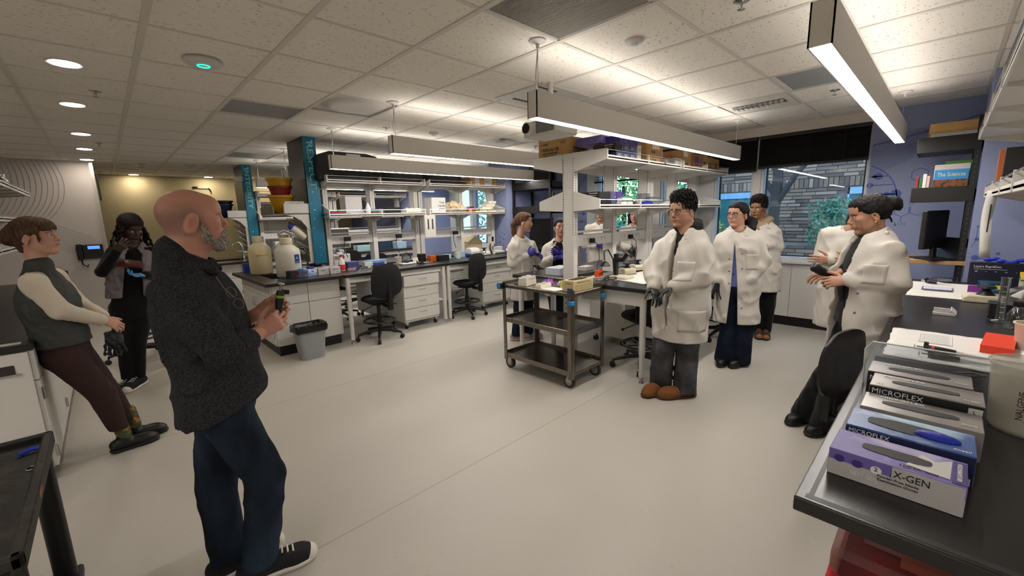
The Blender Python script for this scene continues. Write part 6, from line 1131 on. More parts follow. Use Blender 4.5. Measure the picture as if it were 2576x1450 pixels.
JT = {
 'man': {'H':[0.261,2.081,1.612],'N':[0.212,2.087,1.46],'SR':[0.161,1.923,1.348],'SL':[0.243,2.275,1.342],'ER':[0.263,1.819,1.13],'WR':[0.414,1.981,1.138],'EL':[0.341,2.293,1.102],'WL':[0.442,2.118,1.192],'P':[0.262,2.081,0.869],'KR':[0.367,1.987,0.497],'KL':[0.21,2.189,0.42],'AR':[0.303,2.015,0.085],'AL':[0.209,2.148,0.085]},
 'vest': {'H':[-0.312,4.024,1.544],'N':[-0.334,4.024,1.315],'SR':[-0.352,3.873,1.265],'SL':[-0.28,4.195,1.262],'ER':[-0.261,3.826,1.085],'WR':[-0.088,4.001,0.961],'EL':[-0.201,4.228,1.065],'WL':[-0.078,4.081,0.972],'P':[-0.286,4.025,0.779],'KR':[-0.159,3.969,0.451],'KL':[-0.142,4.119,0.421],'AR':[-0.093,3.981,0.085],'AL':[-0.032,4.123,0.085]},
 'braids': {'H':[0.198,5.52,1.566],'N':[0.189,5.52,1.393],'SR':[0.041,5.52,1.347],'SL':[0.351,5.52,1.33],'ER':[-0.062,5.47,1.179],'WR':[0.063,5.3,1.373],'EL':[0.349,5.5,1.089],'WL':[0.223,5.32,1.131],'P':[0.105,5.52,0.819],'KR':[0.003,5.52,0.456],'KL':[0.092,5.52,0.435],'AR':[-0.023,5.52,0.085],'AL':[0.051,5.52,0.085]},
 'pony': {'H':[3.775,3.675,1.511],'N':[3.73,3.72,1.316],'SR':[3.605,3.69,1.206],'SL':[3.903,3.702,1.21],'ER':[3.57,3.682,1.023],'WR':[3.718,3.563,1.114],'EL':[3.963,3.657,1.022],'WL':[3.85,3.572,1.103],'P':[3.764,3.686,0.81],'KR':[3.694,3.714,0.429],'KL':[3.838,3.697,0.433],'AR':[3.666,3.741,0.085],'AL':[3.841,3.694,0.085]},
 'blackshirt': {'H':[4.412,3.619,1.428],'N':[4.4,3.632,1.237],'SR':[4.3,3.745,1.138],'SL':[4.535,3.481,1.131],'ER':[4.225,3.753,0.955],'WR':[4.231,3.521,1.042],'EL':[4.557,3.457,0.941],'WL':[4.252,3.498,1.104],'P':[4.398,3.635,0.737],'KR':[4.356,3.682,0.318],'KL':[4.447,3.579,0.317],'AR':[4.365,3.672,0.085],'AL':[4.454,3.572,0.085]},
 'guy': {'H':[3.473,1.544,1.591],'N':[3.493,1.499,1.423],'SR':[3.498,1.683,1.294],'SL':[3.437,1.378,1.289],'ER':[3.405,1.744,1.125],'WR':[3.243,1.666,0.979],'EL':[3.4,1.34,1.073],'WL':[3.25,1.504,0.995],'P':[3.478,1.532,0.794],'KR':[3.383,1.622,0.387],'KL':[3.508,1.465,0.39],'AR':[3.423,1.654,0.085],'AL':[3.451,1.446,0.085]},
 'glasses': {'H':[4.539,1.456,1.543],'N':[4.543,1.441,1.395],'SR':[4.503,1.571,1.287],'SL':[4.588,1.297,1.289],'ER':[4.486,1.624,1.091],'WR':[4.402,1.558,0.872],'EL':[4.612,1.221,1.102],'WL':[4.462,1.298,0.889],'P':[4.551,1.418,0.854],'KR':[4.535,1.467,0.368],'KL':[4.576,1.337,0.383],'AR':[4.527,1.495,0.085],'AL':[4.573,1.347,0.085]},
 'boy': {'H':[5.808,1.637,1.595],'N':[5.82,1.589,1.426],'SR':[5.795,1.69,1.309],'SL':[5.851,1.465,1.309],'ER':[5.789,1.713,1.131],'WR':[5.639,1.572,1.204],'EL':[5.864,1.413,1.136],'WL':[5.65,1.529,1.166],'P':[5.833,1.536,0.847],'KR':[5.832,1.541,0.39],'KL':[5.855,1.449,0.399],'AR':[5.833,1.537,0.085],'AL':[5.851,1.466,0.085]},
 'bun': {'H':[3.609,0.362,1.54],'N':[3.616,0.317,1.411],'SR':[3.726,0.39,1.307],'SL':[3.507,0.234,1.299],'ER':[3.649,0.431,1.196],'WR':[3.566,0.509,1.125],'EL':[3.473,0.19,1.131],'WL':[3.458,0.42,1.117],'P':[3.613,0.332,0.854],'KR':[3.627,0.444,0.498],'KL':[3.544,0.39,0.519],'AR':[3.624,0.593,0.085],'AL':[3.535,0.448,0.085]},
 'hidden': {'H':[4.603,0.506,1.505],'N':[4.587,0.582,1.398],'SR':[4.558,0.712,1.357],'SL':[4.616,0.449,1.345],'ER':[4.551,0.744,1.171],'WR':[4.417,0.658,1.153],'EL':[4.622,0.419,1.148],'WL':[4.445,0.528,1.141],'P':[4.59,0.567,0.915],'KR':[4.588,0.575,0.518],'KL':[4.609,0.481,0.531],'AR':[4.59,0.569,0.085],'AL':[4.611,0.473,0.085]},
 'earring': {'H':[5.841,3.95,1.591],'N':[5.842,3.949,1.423],'SR':[5.742,4.096,1.357],'SL':[5.941,3.802,1.35],'ER':[5.71,4.145,1.095],'WR':[5.646,3.882,1.088],'EL':[5.976,3.75,1.089],'WL':[5.71,3.786,1.106],'P':[5.845,3.945,0.91],'KR':[5.796,4.017,0.528],'KL':[5.897,3.867,0.529],'AR':[5.798,4.014,0.085],'AL':[5.9,3.863,0.085]},
 'lanyard': {'H':[6.197,3.53,1.545],'N':[6.199,3.527,1.376],'SR':[6.113,3.678,1.309],'SL':[6.286,3.375,1.304],'ER':[6.086,3.725,1.046],'WR':[6.001,3.47,1.041],'EL':[6.318,3.319,1.044],'WL':[6.057,3.372,1.06],'P':[6.205,3.516,0.862],'KR':[6.165,3.586,0.479],'KL':[6.253,3.432,0.482],'AR':[6.17,3.578,0.085],'AL':[6.258,3.423,0.085]},
}
rad = math.radians
k_denim = M('blue_denim', '#161b22', .9, spec=.15, var=(5, '#2c3a4a', .35, .7, (1, 1, .5)), bump=(260, .35)); dk_denim = M('dark_denim', '#151b28', .9, spec=.15, var=(6, '#1f293a', .4, .7), bump=(260, .35)); grey_denim = M('grey_denim', '#3a3a3c', .9, spec=.15, var=(7, '#55565a', .4, .7), bump=(260, .35)); blk_cloth = fabric('black', '#0b0b0d'); char = M('charcoal_flannel', '#242426', .95, spec=.1, var=(170, '#38383b', .4, .62), bump=(220, .35))
glove_p = M('violet_nitrile', '#2c2285', .45, bump=(90, .25)); glove_b = M('black_nitrile_glove', '#101012', .45, bump=(90, .25)); glove_l = M('sky_blue_nitrile', '#5a94cc', .45, bump=(90, .25))
SKL = [lin('#b58370'), lin('#96564e'), lin('#ab6455')]; SKF = [lin('#b98d79'), lin('#9e5c58'), lin('#b57866')]; SKT = [lin('#a57a62'), lin('#8a544a'), lin('#9c6a54')]; SKB = [lin('#80593f'), lin('#6b443a'), lin('#76503a')]; SKD = [lin('#3a2720'), lin('#4a2c26'), lin('#402b22')]
# 1 bearded man with pipette
fringe = lambda x, y, z: np.clip((.05-x)/.05, 0, 1)*np.clip((.085-z)/.06, 0, 1)*np.clip((z+.07)/.03, 0, 1)*(np.abs(y) < .0785)
def man_extra(d, c): d.rc(c['N']-c['fr']*.012-V((0, 0, .04)), c['N']-c['fr']*.012+V((0, 0, .028)), .092, .080, .015); d.rc(c['chest']+c['fr']*.035, c['P']+c['fr']*.045+V((0, 0, .06)), .12, .125, .06)
def cuffs(c):
    J_ = c['J']
    for e, w_ in ((J_['EL'], J_['WL']), (J_['ER'], J_['WR'])):
        q = e+(w_-e)*.52; dd = unit(w_-e); m = SDF(q-.16, q+.16, .006); m.rc(q-dd*.055, q, .060, .058, .01).rc(q-dd*.01, q+dd*.02, .046, .046, .004, True).folds(.003, .05, 3); put(c, 'rolled_cuff', m, char, 1)
def spec_chest(c):
    N, fr, sd = c['N'], c['fr'], c['sd']; p0 = V((.285, 1.925, 1.40))-c['root']; mb = MB(); u = V((0.35, -.15, -.9)); u = unit(u); v = unit(np.cross(u, V((0, 1, 0)))); mb.tube([p0, p0+u*.05, p0+u*.10+v*.012], .0016, 6)
    for k in (0, 1):
        cc = p0+u*(.075+.05*k)+v*.012; mb.tube([cc+u*.021*math.cos(a)+v*.016*math.sin(a)+V((0, -.01, 0)) for a in np.linspace(0, 2*PI, 17)[:-1]], .0014, 5, True)
    mb.build('hung_eyeglasses', M('tortoise_wire', '#6a5648', .35, .5), c['t'], 60)
VW = V((.13, .99, 0))
person('bald bearded man in charcoal shirt and blue jeans holding a pipette', 'man', dict(skin=SKL, hy=rad(-4), hp=rad(3), hs=1.0, s=1.02, hvox=.0032, vox=.008, hipw=.075, nose=1.12, jaw=1.05, brow=.003, browc='#7a5a48', neckr=.068, ear=1.2, iris='#4a5a66', stub=(fringe, '#5a463a', .6),
  handR=dict(d=(.86, -.05, .42), pn=VW, lat=(-.3, -.1, 1), curl=.95, arm=True, sz=1.05, thumb=(.5, .3, .6)), handL=dict(d=(.96, -.12, .22), pn=-VW, lat=(-.2, 0, 1), curl=.85, arm=True, sz=1.05, thumb=(.8, .45, .35)),
  wear=[trousers(k_denim, .098, .080, .070, .105, fold=.006), top(char, 'shirt', hem=.845, hemn=(.34, 0, -1), chest=(.205, .135), waist=(.185, .145), hemw=(.19, .155), sl=(.078, .066, .056), cuff=.40, belly=0, extra=man_extra, neck=.072, lapel=.035, fold=.012, fw=.12, cuffm=False), cuffs, shoes(M('black_canvas', '#131316', .8, bump=(300, .4)), M('white_rubber', '#cfcac0', .5), .29, ((.98, .1), (.97, -.2)), .085, .046, M('white_rubber', '')), beard('#94877b', '#b5aa9e'), spec_chest]))
pipette('black handheld pipette with green and yellow bands held by bearded man', (.528, 2.0, 1.335), (.475, 2.01, 1.07), (1, 0, 0), '#7da03a', 1.15)
# 2 woman in grey vest
vestm = M('grey_quilted_nylon', '#3a3b38', .6, spec=.3, bump=(30, .5, (.4, .4, 3))); cream = M('cream_knit', '#c9bfae', .95, spec=.1, bump=(240, .5))
person('woman with brown bun and bangs in grey vest and cream sleeves leaning on bench', 'vest', dict(skin=SKF, hy=rad(-22), hp=rad(5), hs=1.0, hvox=.0042, vox=.009, female=True, s=.98, brow=.003, browc='#5a3a28', iris='#4a6a7a', neckr=.047,
  handR=dict(d=(.75, -.1, -.5), pn=(-.3, .5, -.4), lat=(.5, .0, .6), curl=.75), handL=dict(d=(.7, -.4, -.45), pn=(-.3, -.2, -.6), lat=(.4, .3, .6), curl=.75),
  wear=[trousers(M('maroon_trousers', '#2c1613', .85, bump=(200, .3)), .098, .078, .05, .20, fold=.003), top(cream, 'sweater', hem=.86, chest=(.165, .115), waist=(.155, .115), sl=(.066, .056, .042), cuff=.95, collar=False, fold=.004, fw=.07, neck=.07), top(vestm, 'vest', hem=.84, chest=(.19, .135), waist=(.18, .14), sl=(.078, .06, .05), sleeveless=True, collar=False, neck=.06, fold=.005, fw=.06, extra=lambda d, c: d.rc(c['N']-V((0, 0, .02)), c['N']+V((.01, 0, .05)), .075, .068, .02)),
   hair('#33241a', '#5d4430', 'bangs'), shoes(M('black_leather', '#0f0f10', .45), black, .25, ((1, -.05), (1, .1)), .165, .040), blob('sock', M('camo_sock', '#3f4a2f', .9, var=(40, '#a0673a', .5, .6)), lambda m, c: [m.rc(c['J'][a]+V((-.02, 0, .15)), c['J'][a]+V((0, 0, .03)), .047, .042, .01) for a in ('AL', 'AR')])]))
t = thing('nitrile_gloves', 'pair of black gloves dangling from the leaning woman hands', 'gloves', (-.065, 3.985, .87))
for k in range(2):
    m = SDF(V((-.1, -.1, -.25)), V((.1, .1, .05)), .005); x = .02*k; m.ec((x, .01*k, 0), (x+.01, 0, -.08), (.03, .012), (.04, .016), (1, 0, 0), (0, 1, 0), .01)
    for i in range(4): m.rc((x-.03+.02*i, 0, -.08), (x-.045+.03*i, .02*(i % 2), -.15-.01*(i % 3)), .009, .008, .006)
    m.folds(.004, .03, k+2); mesh_obj('glove', [m.mesh()], glove_b, t, (0, 0, 0), None, 1)
# 3 woman with braids
puff = M('mauve_grey_puffer', '#6b6468', .5, spec=.35, bump=(14, .5, (.3, .3, 2.2)))
person('woman with long dark braids in grey puffer vest looking down at notebook', 'braids', dict(skin=SKD, hy=rad(-66), hp=rad(-20), hs=1.0, hvox=.005, vox=.011, female=True, brow=.003, neckr=.046,
  handR=dict(d=(.5, -.4, .55), pn=(.2, .5, .2), lat=(.2, -.6, .6), curl=.8), handL=dict(d=(-.8, -.45, .1), pn=(.1, -.3, .9), lat=(-.2, -.9, .2), curl=.55, glove=glove_l),
  wear=[trousers(blk_cloth, .09, .07, .055, .12, fold=.004), top(blk_cloth, 'sweater', hem=.98, chest=(.165, .115), waist=(.15, .115), sl=(.058, .05, .042), cuff=.95, collar=False, fold=.003, neck=.055), top(puff, 'puffer_vest', hem=.92, chest=(.20, .145), waist=(.195, .15), sl=(.075, .06, .05), sleeveless=True, neck=.06, fold=.008, fw=.07, opening=(.05, .075, 1.5), collar=True, lapel=.05), hair('#0e0b0a', '#241b17', 'braids'),
   shoes(M('black_canvas', ''), M('white_rubber', ''), .27, ((-.55, -.85), (-.6, -.8)), .13, .042, M('white_rubber', ''))]))
t = thing('notebook', 'small open red-brown notebook in the braided woman gloved hand', 'notebook', (.13, 5.265, 1.245)); MB().ob((-.045, 0, .0), (.045, 0, .012), (0, .045, .03), (.0, -.002, .003)).build('cover', M('red_brown_leather', '#3f1812', .5), t); MB().ob((.045, 0, .0), (.045, 0, -.012), (0, .045, .03), (.0, -.002, .003)).build('cover', M('red_brown_leather', ''), t)
# 4 ponytailed student
LC = dict(chest=(.19, .135), waist=(.185, .14), hemw=(.205, .17), sl=(.074, .07, .05), cuff=.9, neck=.06)
person('student with long brown ponytail in white lab coat and violet gloves', 'pony', dict(skin=SKF, hy=rad(-52), hp=rad(-2), hs=.97, hvox=.0048, vox=.010, female=True, brow=.003, browc='#6a4a34', neckr=.044,
  handR=dict(d=(.6, -.5, .35), pn=(.5, .5, 0), lat=(-.2, -.2, .9), curl=.95, glove=glove_p), handL=dict(d=(.2, -.8, .1), pn=(-.4, -.2, -.5), lat=(.1, -.1, .9), curl=.9, glove=glove_p),
  wear=[trousers(dk_denim, .09, .075, .07, .09), top(coat_m, 'lab_coat', hem=.545, **LC), buttons('lab_coat', .02, (1.28, 1.15, 1.02, .88, .74)), pocket('lab_coat', -.14, -.03, .78, .94, -.5), hair('#3f2a1e', '#5f4430', 'pony'), shoes(M('mauve_mesh', '#9c8486', .8), M('pale_pink_sole', '#c9b0b0', .6), .25, ((.5, -.8), (.7, -.6)), .09, .042)]))
# 5 student in black shirt and open coat
person('dark-haired student in open lab coat over black shirt with violet gloves', 'blackshirt', dict(skin=SKF, hy=rad(-128), hp=rad(-2), hs=.98, hvox=.005, vox=.010, female=True, brow=.0045, neckr=.046,
  handR=dict(d=(.1, -.9, .2), pn=(-.5, -.2, .3), lat=(0, 0, 1), curl=.4, glove=glove_p), handL=dict(d=(-.5, .2, .1), pn=(-.4, -.6, 0), lat=(0, 0, 1), curl=.4, glove=glove_p),
  wear=[trousers(k_denim, .09, .078, .075, .09), top(blk_cloth, 'shirt', hem=.80, chest=(.17, .12), waist=(.165, .13), sl=(.05, .045, .04), cuff=.3, collar=False, fold=.003, neck=.052), lambda c: proj_patch(c, 'shirt', 'shirt_logo', -.09, -.05, 1.13, 1.15, M('red_white_logo', '#b5564a', .7), 2, 2), top(coat_m, 'lab_coat', hem=.50, opening=(.07, .10, 1.4), **LC), hair('#0f0d0c', '#241e1b', 'bun'), shoes(black, black, .25, ((-.5, -.8), (-.6, -.7)))]))
# 6, 7 students behind the shelves
person('student with turquoise earring in lab coat behind the shelves, arms folded', 'earring', dict(skin=SKT, hy=rad(206), hs=.98, hvox=.0055, vox=.011, female=True, neckr=.046, handR=dict(d=(-.2, -.9, 0), pn=(.5, 0, 0), lat=(0, 0, 1), curl=.4, glove=glove_p), handL=dict(d=(-.2, .9, 0), pn=(.5, 0, 0), lat=(0, 0, 1), curl=.4, glove=glove_p),
  wear=[trousers(dk_denim, .09, .075, .07, .09), top(coat_m, 'lab_coat', hem=.52, **LC), hair('#15100e', '#2a211d', 'pony'), shoes(black, black, .25), blob('earring', M('turquoise', '#1f8a86', .3), lambda m, c: m.el(c['L'](-.005, -.085, -.065), (.008, .008, .022), None, .004), .004)]))
person('student with shoulder-length dark hair in lab coat behind the middle shelves', 'lanyard', dict(skin=SKF, hy=rad(200), hs=.98, hvox=.0055, vox=.011, female=True, neckr=.046, handR=dict(d=(-.5, -.3, -.7), pn=(.5, 0, 0), lat=(0, 1, 0), curl=.3, glove=glove_b), handL=dict(d=(-.5, .2, -.7), pn=(.5, 0, 0), lat=(0, -1, 0), curl=.3, glove=glove_b),
  wear=[trousers(dk_denim, .09, .075, .07, .09), top(coat_m, 'lab_coat', hem=.52, **LC), buttons('lab_coat', .02, (1.3, 1.15, 1.0)), hair('#15110f', '#2b2320', 'long'), shoes(black, black, .25)]))
# 8 student in boots
hood_m = M('black_hoodie', '#1b1a1c', .95, bump=(200, .4))
def hood(m, c): N, fr, sd = c['N'], c['fr'], c['sd']; u = V((0, 0, 1)); m.rc(N-fr*.08+u*.05, N-fr*.13-sd*.03+u*.0, .068, .06, .04).rc(N+sd*.085+u*.045, N-fr*.09+u*.045, .042, .055, .03).rc(N-sd*.085+u*.045, N-fr*.09+u*.045, .042, .055, .03).rc(N+sd*.075+fr*.02+u*.03, N+sd*.04+fr*.085-u*.06, .038, .028, .02).rc(N-sd*.075+fr*.02+u*.03, N-sd*.04+fr*.085-u*.06, .038, .028, .02).rc(N, N+fr*.08-u*.15, .06, .055, .03).folds(.006, .05, 2)
person('broad student with short black hair and glasses in lab coat, grey jeans and tan boots', 'guy', dict(skin=SKT, hy=rad(166), hp=rad(-2), hs=1.04, s=1.03, hvox=.0038, vox=.009, fat=.010, jaw=1.06, brow=.005, neckr=.064, nose=1.05, hipw=.10, smile=1,
  handR=dict(d=(-.35, -.5, -.45), pn=(-.2, -.2, -.8), lat=(-.5, .4, .2), curl=.45, glove=glove_b, sz=1.08), handL=dict(d=(-.6, .5, -.5), pn=(.2, -.4, -.5), lat=(-.4, -.7, .1), curl=.5, glove=glove_b, sz=1.08),
  wear=[trousers(grey_denim, .108, .092, .092, .07, fold=.008, waist=(.19, .15)), blob('hoodie', hood_m, hood), top(coat_m, 'lab_coat', hem=.515, chest=(.235, .175), waist=(.235, .185), hemw=(.235, .195), sl=(.092, .088, .056), cuff=.92, neck=.085, fold=.010, fw=.13, opening=(.035, .0, 1.48, 0, .05), lapel=.06), buttons('lab_coat', .025, (1.30, 1.12, .95, .80, .66)), pocket('lab_coat', .06, .19, 1.05, 1.20), pocket('lab_coat', .06, .24, .62, .80, .3), hair('#0c0b0b', '#201d1c', 'fluffy'), spectacles(M('thin_wire', '#3f372f', .3, .3), .022, .0016), shoes(M('tan_suede', '#7a4a22', .9, bump=(160, .3)), M('brown_sole', '#4a2f1a', .8), .30, ((-.75, .55), (-.85, .1)), .10, .055)]))
# 9 glasses student
person('student with round glasses and centre-parted black hair in lab coat and black gloves', 'glasses', dict(skin=SKF, hy=rad(164), hp=rad(2), hs=1.0, s=1.0, hvox=.0042, vox=.009, female=True, brow=.005, neckr=.048, smile=1,
  handR=dict(d=(-.15, .1, -.95), pn=(-.5, -.5, 0), lat=(-.3, -.8, -.2), curl=.25, glove=glove_b, spread=.2), handL=dict(d=(-.1, .15, -.95), pn=(.6, .5, 0), lat=(-.4, .8, -.1), curl=.2, glove=glove_b, spread=.24),
  wear=[trousers(dk_denim, .098, .088, .094, .05, fold=.005), top(M('periwinkle_knit', '#4c5a92', .9, bump=(200, .3)), 'shirt', hem=.84, chest=(.165, .115), waist=(.16, .125), sl=(.05, .045, .04), cuff=.3, collar=False, fold=.003, neck=.055), top(coat_m, 'lab_coat', hem=.465, chest=(.20, .14), waist=(.20, .15), hemw=(.225, .175), sl=(.078, .076, .05), cuff=.9, neck=.068, fold=.009, fw=.12, opening=(.0, .05, 1.32, -.03), lapel=.06), buttons('lab_coat', -.075, (1.12, 1.0, .88)), buttons('lab_coat', .035, (1.18, 1.03, .74, .64)), pocket('lab_coat', .07, .17, 1.02, 1.17), hair('#0d0b0b', '#211c1b', 'lowpony'), spectacles(M('dark_frame', '#2a1e1e', .3), .024, .0022), shoes(M('black_leather', ''), black, .25, ((-.9, .2), (-.9, -.1)), .08, .042)]))
# 10 student by the window
person('young man in tan hoodie and lab coat standing in front of the window', 'boy', dict(skin=SKB, hy=rad(172), hs=1.02, hvox=.0048, vox=.010, brow=.005, neckr=.05, handR=dict(d=(-.3, .6, .1), pn=(.4, 0, 0), lat=(0, 0, 1), curl=.4), handL=dict(d=(-.2, .8, .1), pn=(.4, 0, 0), lat=(0, 0, 1), curl=.4),
  wear=[trousers(blk_cloth, .09, .075, .065, .08), blob('hoodie', M('tan_hoodie', '#8c7c66', .95), hood, .009), top(coat_m, 'lab_coat', hem=.59, chest=(.195, .145), waist=(.19, .15), hemw=(.205, .17), sl=(.08, .076, .055), cuff=.9, neck=.078), hair('#0c0a0a', '#1d1817', 'fluffy'), shoes(M('brown_trainer', '#3a2a20', .8), black, .27, ((-.9, -.3), (-.9, -.3)), .09, .045, M('orange_lace', '#8a5a34', .7))]))
# 11 student with a bun
person('student with low black bun and gold earring in open lab coat over black outfit', 'bun', dict(skin=SKT, hy=rad(112), hp=rad(-12), hs=1.02, s=1.0, hvox=.0038, vox=.009, female=True, brow=.005, neckr=.048, smile=1,
  handR=dict(d=(-.5, .6, .1), pn=(.2, .1, -.8), lat=(-.2, .3, .5), curl=.6), handL=dict(d=(-.35, .85, -.05), pn=(.5, .2, -.3), lat=(-.2, 0, .9), curl=.85),
  wear=[trousers(blk_cloth, .095, .09, .10, .06, fold=.006), top(blk_cloth, 'shirt', hem=.82, chest=(.17, .125), waist=(.165, .13), sl=(.05, .045, .04), cuff=.3, collar=False, fold=.003, neck=.05), top(coat_m, 'lab_coat', hem=.60, chest=(.215, .155), waist=(.215, .165), hemw=(.24, .19), sl=(.084, .080, .05), cuff=.95, neck=.07, fold=.010, fw=.13, opening=(.055, .10, 1.5, -.02), lapel=.06, hemn=(0, 0, -1)), pocket('lab_coat', .08, .22, .72, .90, .9), pocket('lab_coat', .07, .18, 1.12, 1.24, .5), buttons('lab_coat', .09, (1.05, .92, .78), None, .3), hair('#0a0909', '#1c1817', 'bun'), shoes(black, black, .25, ((-.8, .45), (-.8, .4)), .075, .042), blob('earring', M('gold', '#c9962e', .25, 1), lambda m, c: m.rc(c['L'](-.004, .086, -.04), c['L'](-.002, .088, -.048), .006, .005, .003), .003)]))
t = thing('nitrile_gloves', 'black gloves held by the student with the low bun', 'gloves', (3.50, .50, 1.115))
m = SDF(V((-.2, -.2, -.25)), V((.25, .3, .2)), .006); m.rc((-.03, .10, .08), (.02, .04, .03), .03, .028, .02).rc((.02, .04, .03), (.05, -.03, -.03), .026, .024, .02).rc((.06, -.04, -.03), (.07, -.06, -.14), .032, .03, .02).rc((.08, -.03, -.06), (.10, -.05, -.16), .02, .015, .02).folds(.006, .05, 3); mesh_obj('glove', [m.mesh()], glove_b, t, (0, 0, 0), None, 1)
# 12 student hidden behind her
person('student in lab coat mostly hidden behind the student with the bun', 'hidden', dict(skin=SKT, hy=rad(165), hs=.98, hvox=.0055, vox=.010, female=True, neckr=.046, handR=dict(d=(-.4, .5, 0), pn=(.4, 0, 0), lat=(0, 0, 1), curl=.4), handL=dict(d=(-.3, .7, 0), pn=(.4, 0, 0), lat=(0, 0, 1), curl=.4),
  wear=[trousers(dk_denim, .09, .08, .075, .08), top(coat_m, 'lab_coat', hem=.55, **LC), buttons('lab_coat', .02, (1.3, 1.17)), hair('#17110e', '#2e241f', 'long'), shoes(black, black, .25)]))
# ================================================================ LONG BENCH CLUTTER, RACKS, FAR OBJECTS
def carboy(label, loc, r, h, capr, mat, spigot=False, sticker=None, handle_=False, yellow=False):
    t = thing('carboy', label, 'carboy', loc); MB().lathe([(r*.9, 0), (r, .015), (r, h*.62), (r*.93, h*.72), (r*.6, h*.80), (capr*1.02, h*.84), (capr*1.02, h*.88), (.01, h*.88)], n=32).build('jug', mat, t, 50)
    MB().lathe([(capr*1.15, h*.86), (capr*1.18, h*.88), (capr*1.12, h), (capr*.9, h*1.01), (.005, h*1.01)], n=24).build('screw_cap', M('cream_cap', '#cfc5a8', .5), t, 50)
    if spigot: MB().cyl((-.02, -r+.01, .05), (-.06, -r-.05, .05), .012).cyl((-.06, -r-.05, .08), (-.06, -r-.05, .02), .011).box(-.075, -.045, -r-.06, -r-.04, .08, .092).build('spigot', M('navy_plastic', '#1a2350', .4), t, 50)
    if sticker: MB().box(r*.25, r*.62, -r*.995, -r*.80, h*.36, h*.58).build('blue_label', M('label_blue', '#143f86', .5), t); T('A', t, .04, (r*.43, -r*1.0, h*.49), (1, 0, 0), (0, 0, 1), inkw); T('NALGENE', t, .014, (r*.43, -r*1.0, h*.39), (1, 0, 0), (0, 0, 1), inkw, width=.04)
    if handle_: MB().tube([(-capr, 0, h*.84), (-capr*1.6, 0, h*1.02), (0, 0, h*1.10), (capr*1.6, 0, h*1.02), (capr*2.2, 0, h*.72)], .02, 10).build('carry_handle', mat, t, 60)
    if yellow: MB().box(-r*.55, r*.5, -r*1.005, -r*.85, h*.50, h*.53).build('yellow_tape', M('mustard_tape', '#b59a1c', .6), t)
    return t
jug = M('jug_polyethylene', '#cdc8ba', .4, alpha=.93); jug2 = M('jug_cream', '#d3c59e', .4, alpha=.9)
carboy('large white NALGENE carboy with spigot on the sink edge', (1.62, 5.73, Z), .145, .48, .062, jug, True, True); carboy('cream carboy with yellow tape beside the sink', (1.46, 6.36, Z), .135, .50, .06, jug2, False, None, False, True); carboy('white jug with arched handle behind the two carboys', (1.86, 6.62, Z), .13, .50, .05, M('jug_white', '#d8d6cf', .4), handle_=True)
o = carton('translucent bin with blue tips at the sink corner', (1.40, 6.72, Z), 0, .14, .12, .12, M('blue_tip_bin', '#2a3fae', .4, alpha=.9), name='tip_bin', cat='bin'); MB().box(-.072, .072, -.002, .122, .085, .125).build('clear_rim', clearp, o)
t = thing('faucet', 'curved black and chrome faucet beside the drying rack', 'faucet', (1.93, 5.98, Z)); MB().tube([(0, 0, 0), (0, 0, .26), (-.04, 0, .33), (-.12, 0, .34), (-.17, 0, .29), (-.175, 0, .24)], .012, 10).build('spout', M('dark_bronze', '#4a4642', .3, .8), t, 60); MB().lathe([(.03, 0), (.03, .02), (.018, .03), (.018, .09), (.005, .09)], n=16).cyl((0, -.02, .06), (.05, -.06, .07), .007).build('valve', chrome, t, 50)
t = thing('faucet', 'curved chrome faucet on the farther sink bench', 'faucet', (1.86, 9.3, Z)); MB().tube([(0, 0, 0), (0, 0, .24), (-.05, 0, .32), (-.14, 0, .30), (-.16, 0, .22)], .013, 10).build('spout', chrome, t, 60); MB().lathe([(.03, 0), (.03, .02), (.02, .08), (.005, .08)], n=14).build('valve', chrome, t)
# glove boxes along the bench edge
for k, (x, w_, mt, tx, lab) in enumerate(((1.60, .10, dkc, 'TITAN', 'black glove box at the left of the row by the carboy'), (1.70, .11, slate, 'TITAN', 'slate blue glove box with blue glove on top by the carboy'), (1.82, .12, M('blue_white_carton', '#7f9cc4', .45, var=(12, '#d5dce4', .45, .55)), '100', 'blue and white glove box in the row at the bench edge'), (1.955, .135, greyc, 'MICRO', 'grey glove box, third from the right end of the row'), (2.105, .135, greyc, 'MICRO', 'grey glove box, last of the row next to the spray bottle'))):
    carton(lab, (x, 5.50-.02*(k < 2), Z), .06, w_, .22, .085, mt, [(tx, 'f', 0, .055, .02, inkr if k < 2 else ink), ('100', 'f', .03, .02, .014, inkw if k < 3 else ink)], opening=(w_*.6, .06), group='glove boxes along the long bench edge')
bo = tag(MB().sph((1.83, 5.6, Z+.098), (.05, .06, .018), 12, 8).build('nitrile_glove', M('violet_nitrile2', '#2c2a8a', .5, bump=(60, .5)), None, 60), 'violet glove lying on the blue and white glove box', 'glove')
bo = tag(MB().sph((1.71, 5.56, Z+.094), (.04, .04, .014), 12, 8).build('nitrile_glove', M('sky_glove', '#4a8fd0', .5, bump=(60, .5)), None, 60), 'sky blue glove lying on the slate glove box', 'glove')
t = thing('spray_bottle', 'white spray bottle with red label and red trigger', 'spray bottle', (2.28, 5.72, Z)); MB().lathe([(.042, 0), (.045, .01), (.045, .10), (.038, .135), (.017, .17), (.015, .195), (.003, .195)], n=24).build('bottle', whc, t, 50); MB().lathe([(.0458, .012), (.0458, .085)], n=24).build('red_label', M('red_label', '#c63a22', .5), t); MB().cyl((0, 0, .19), (0, 0, .215), .018, n=14).build('collar_ring', inkr, t, 40); MB().box(-.05, .03, -.013, .013, .215, .25).build('spray_head', whc, t, bevel=.006); MB().tube([(.022, 0, .225), (.042, 0, .195), (.036, 0, .165)], .008, 8).build('trigger', M('red_plastic', ''), t, 50)
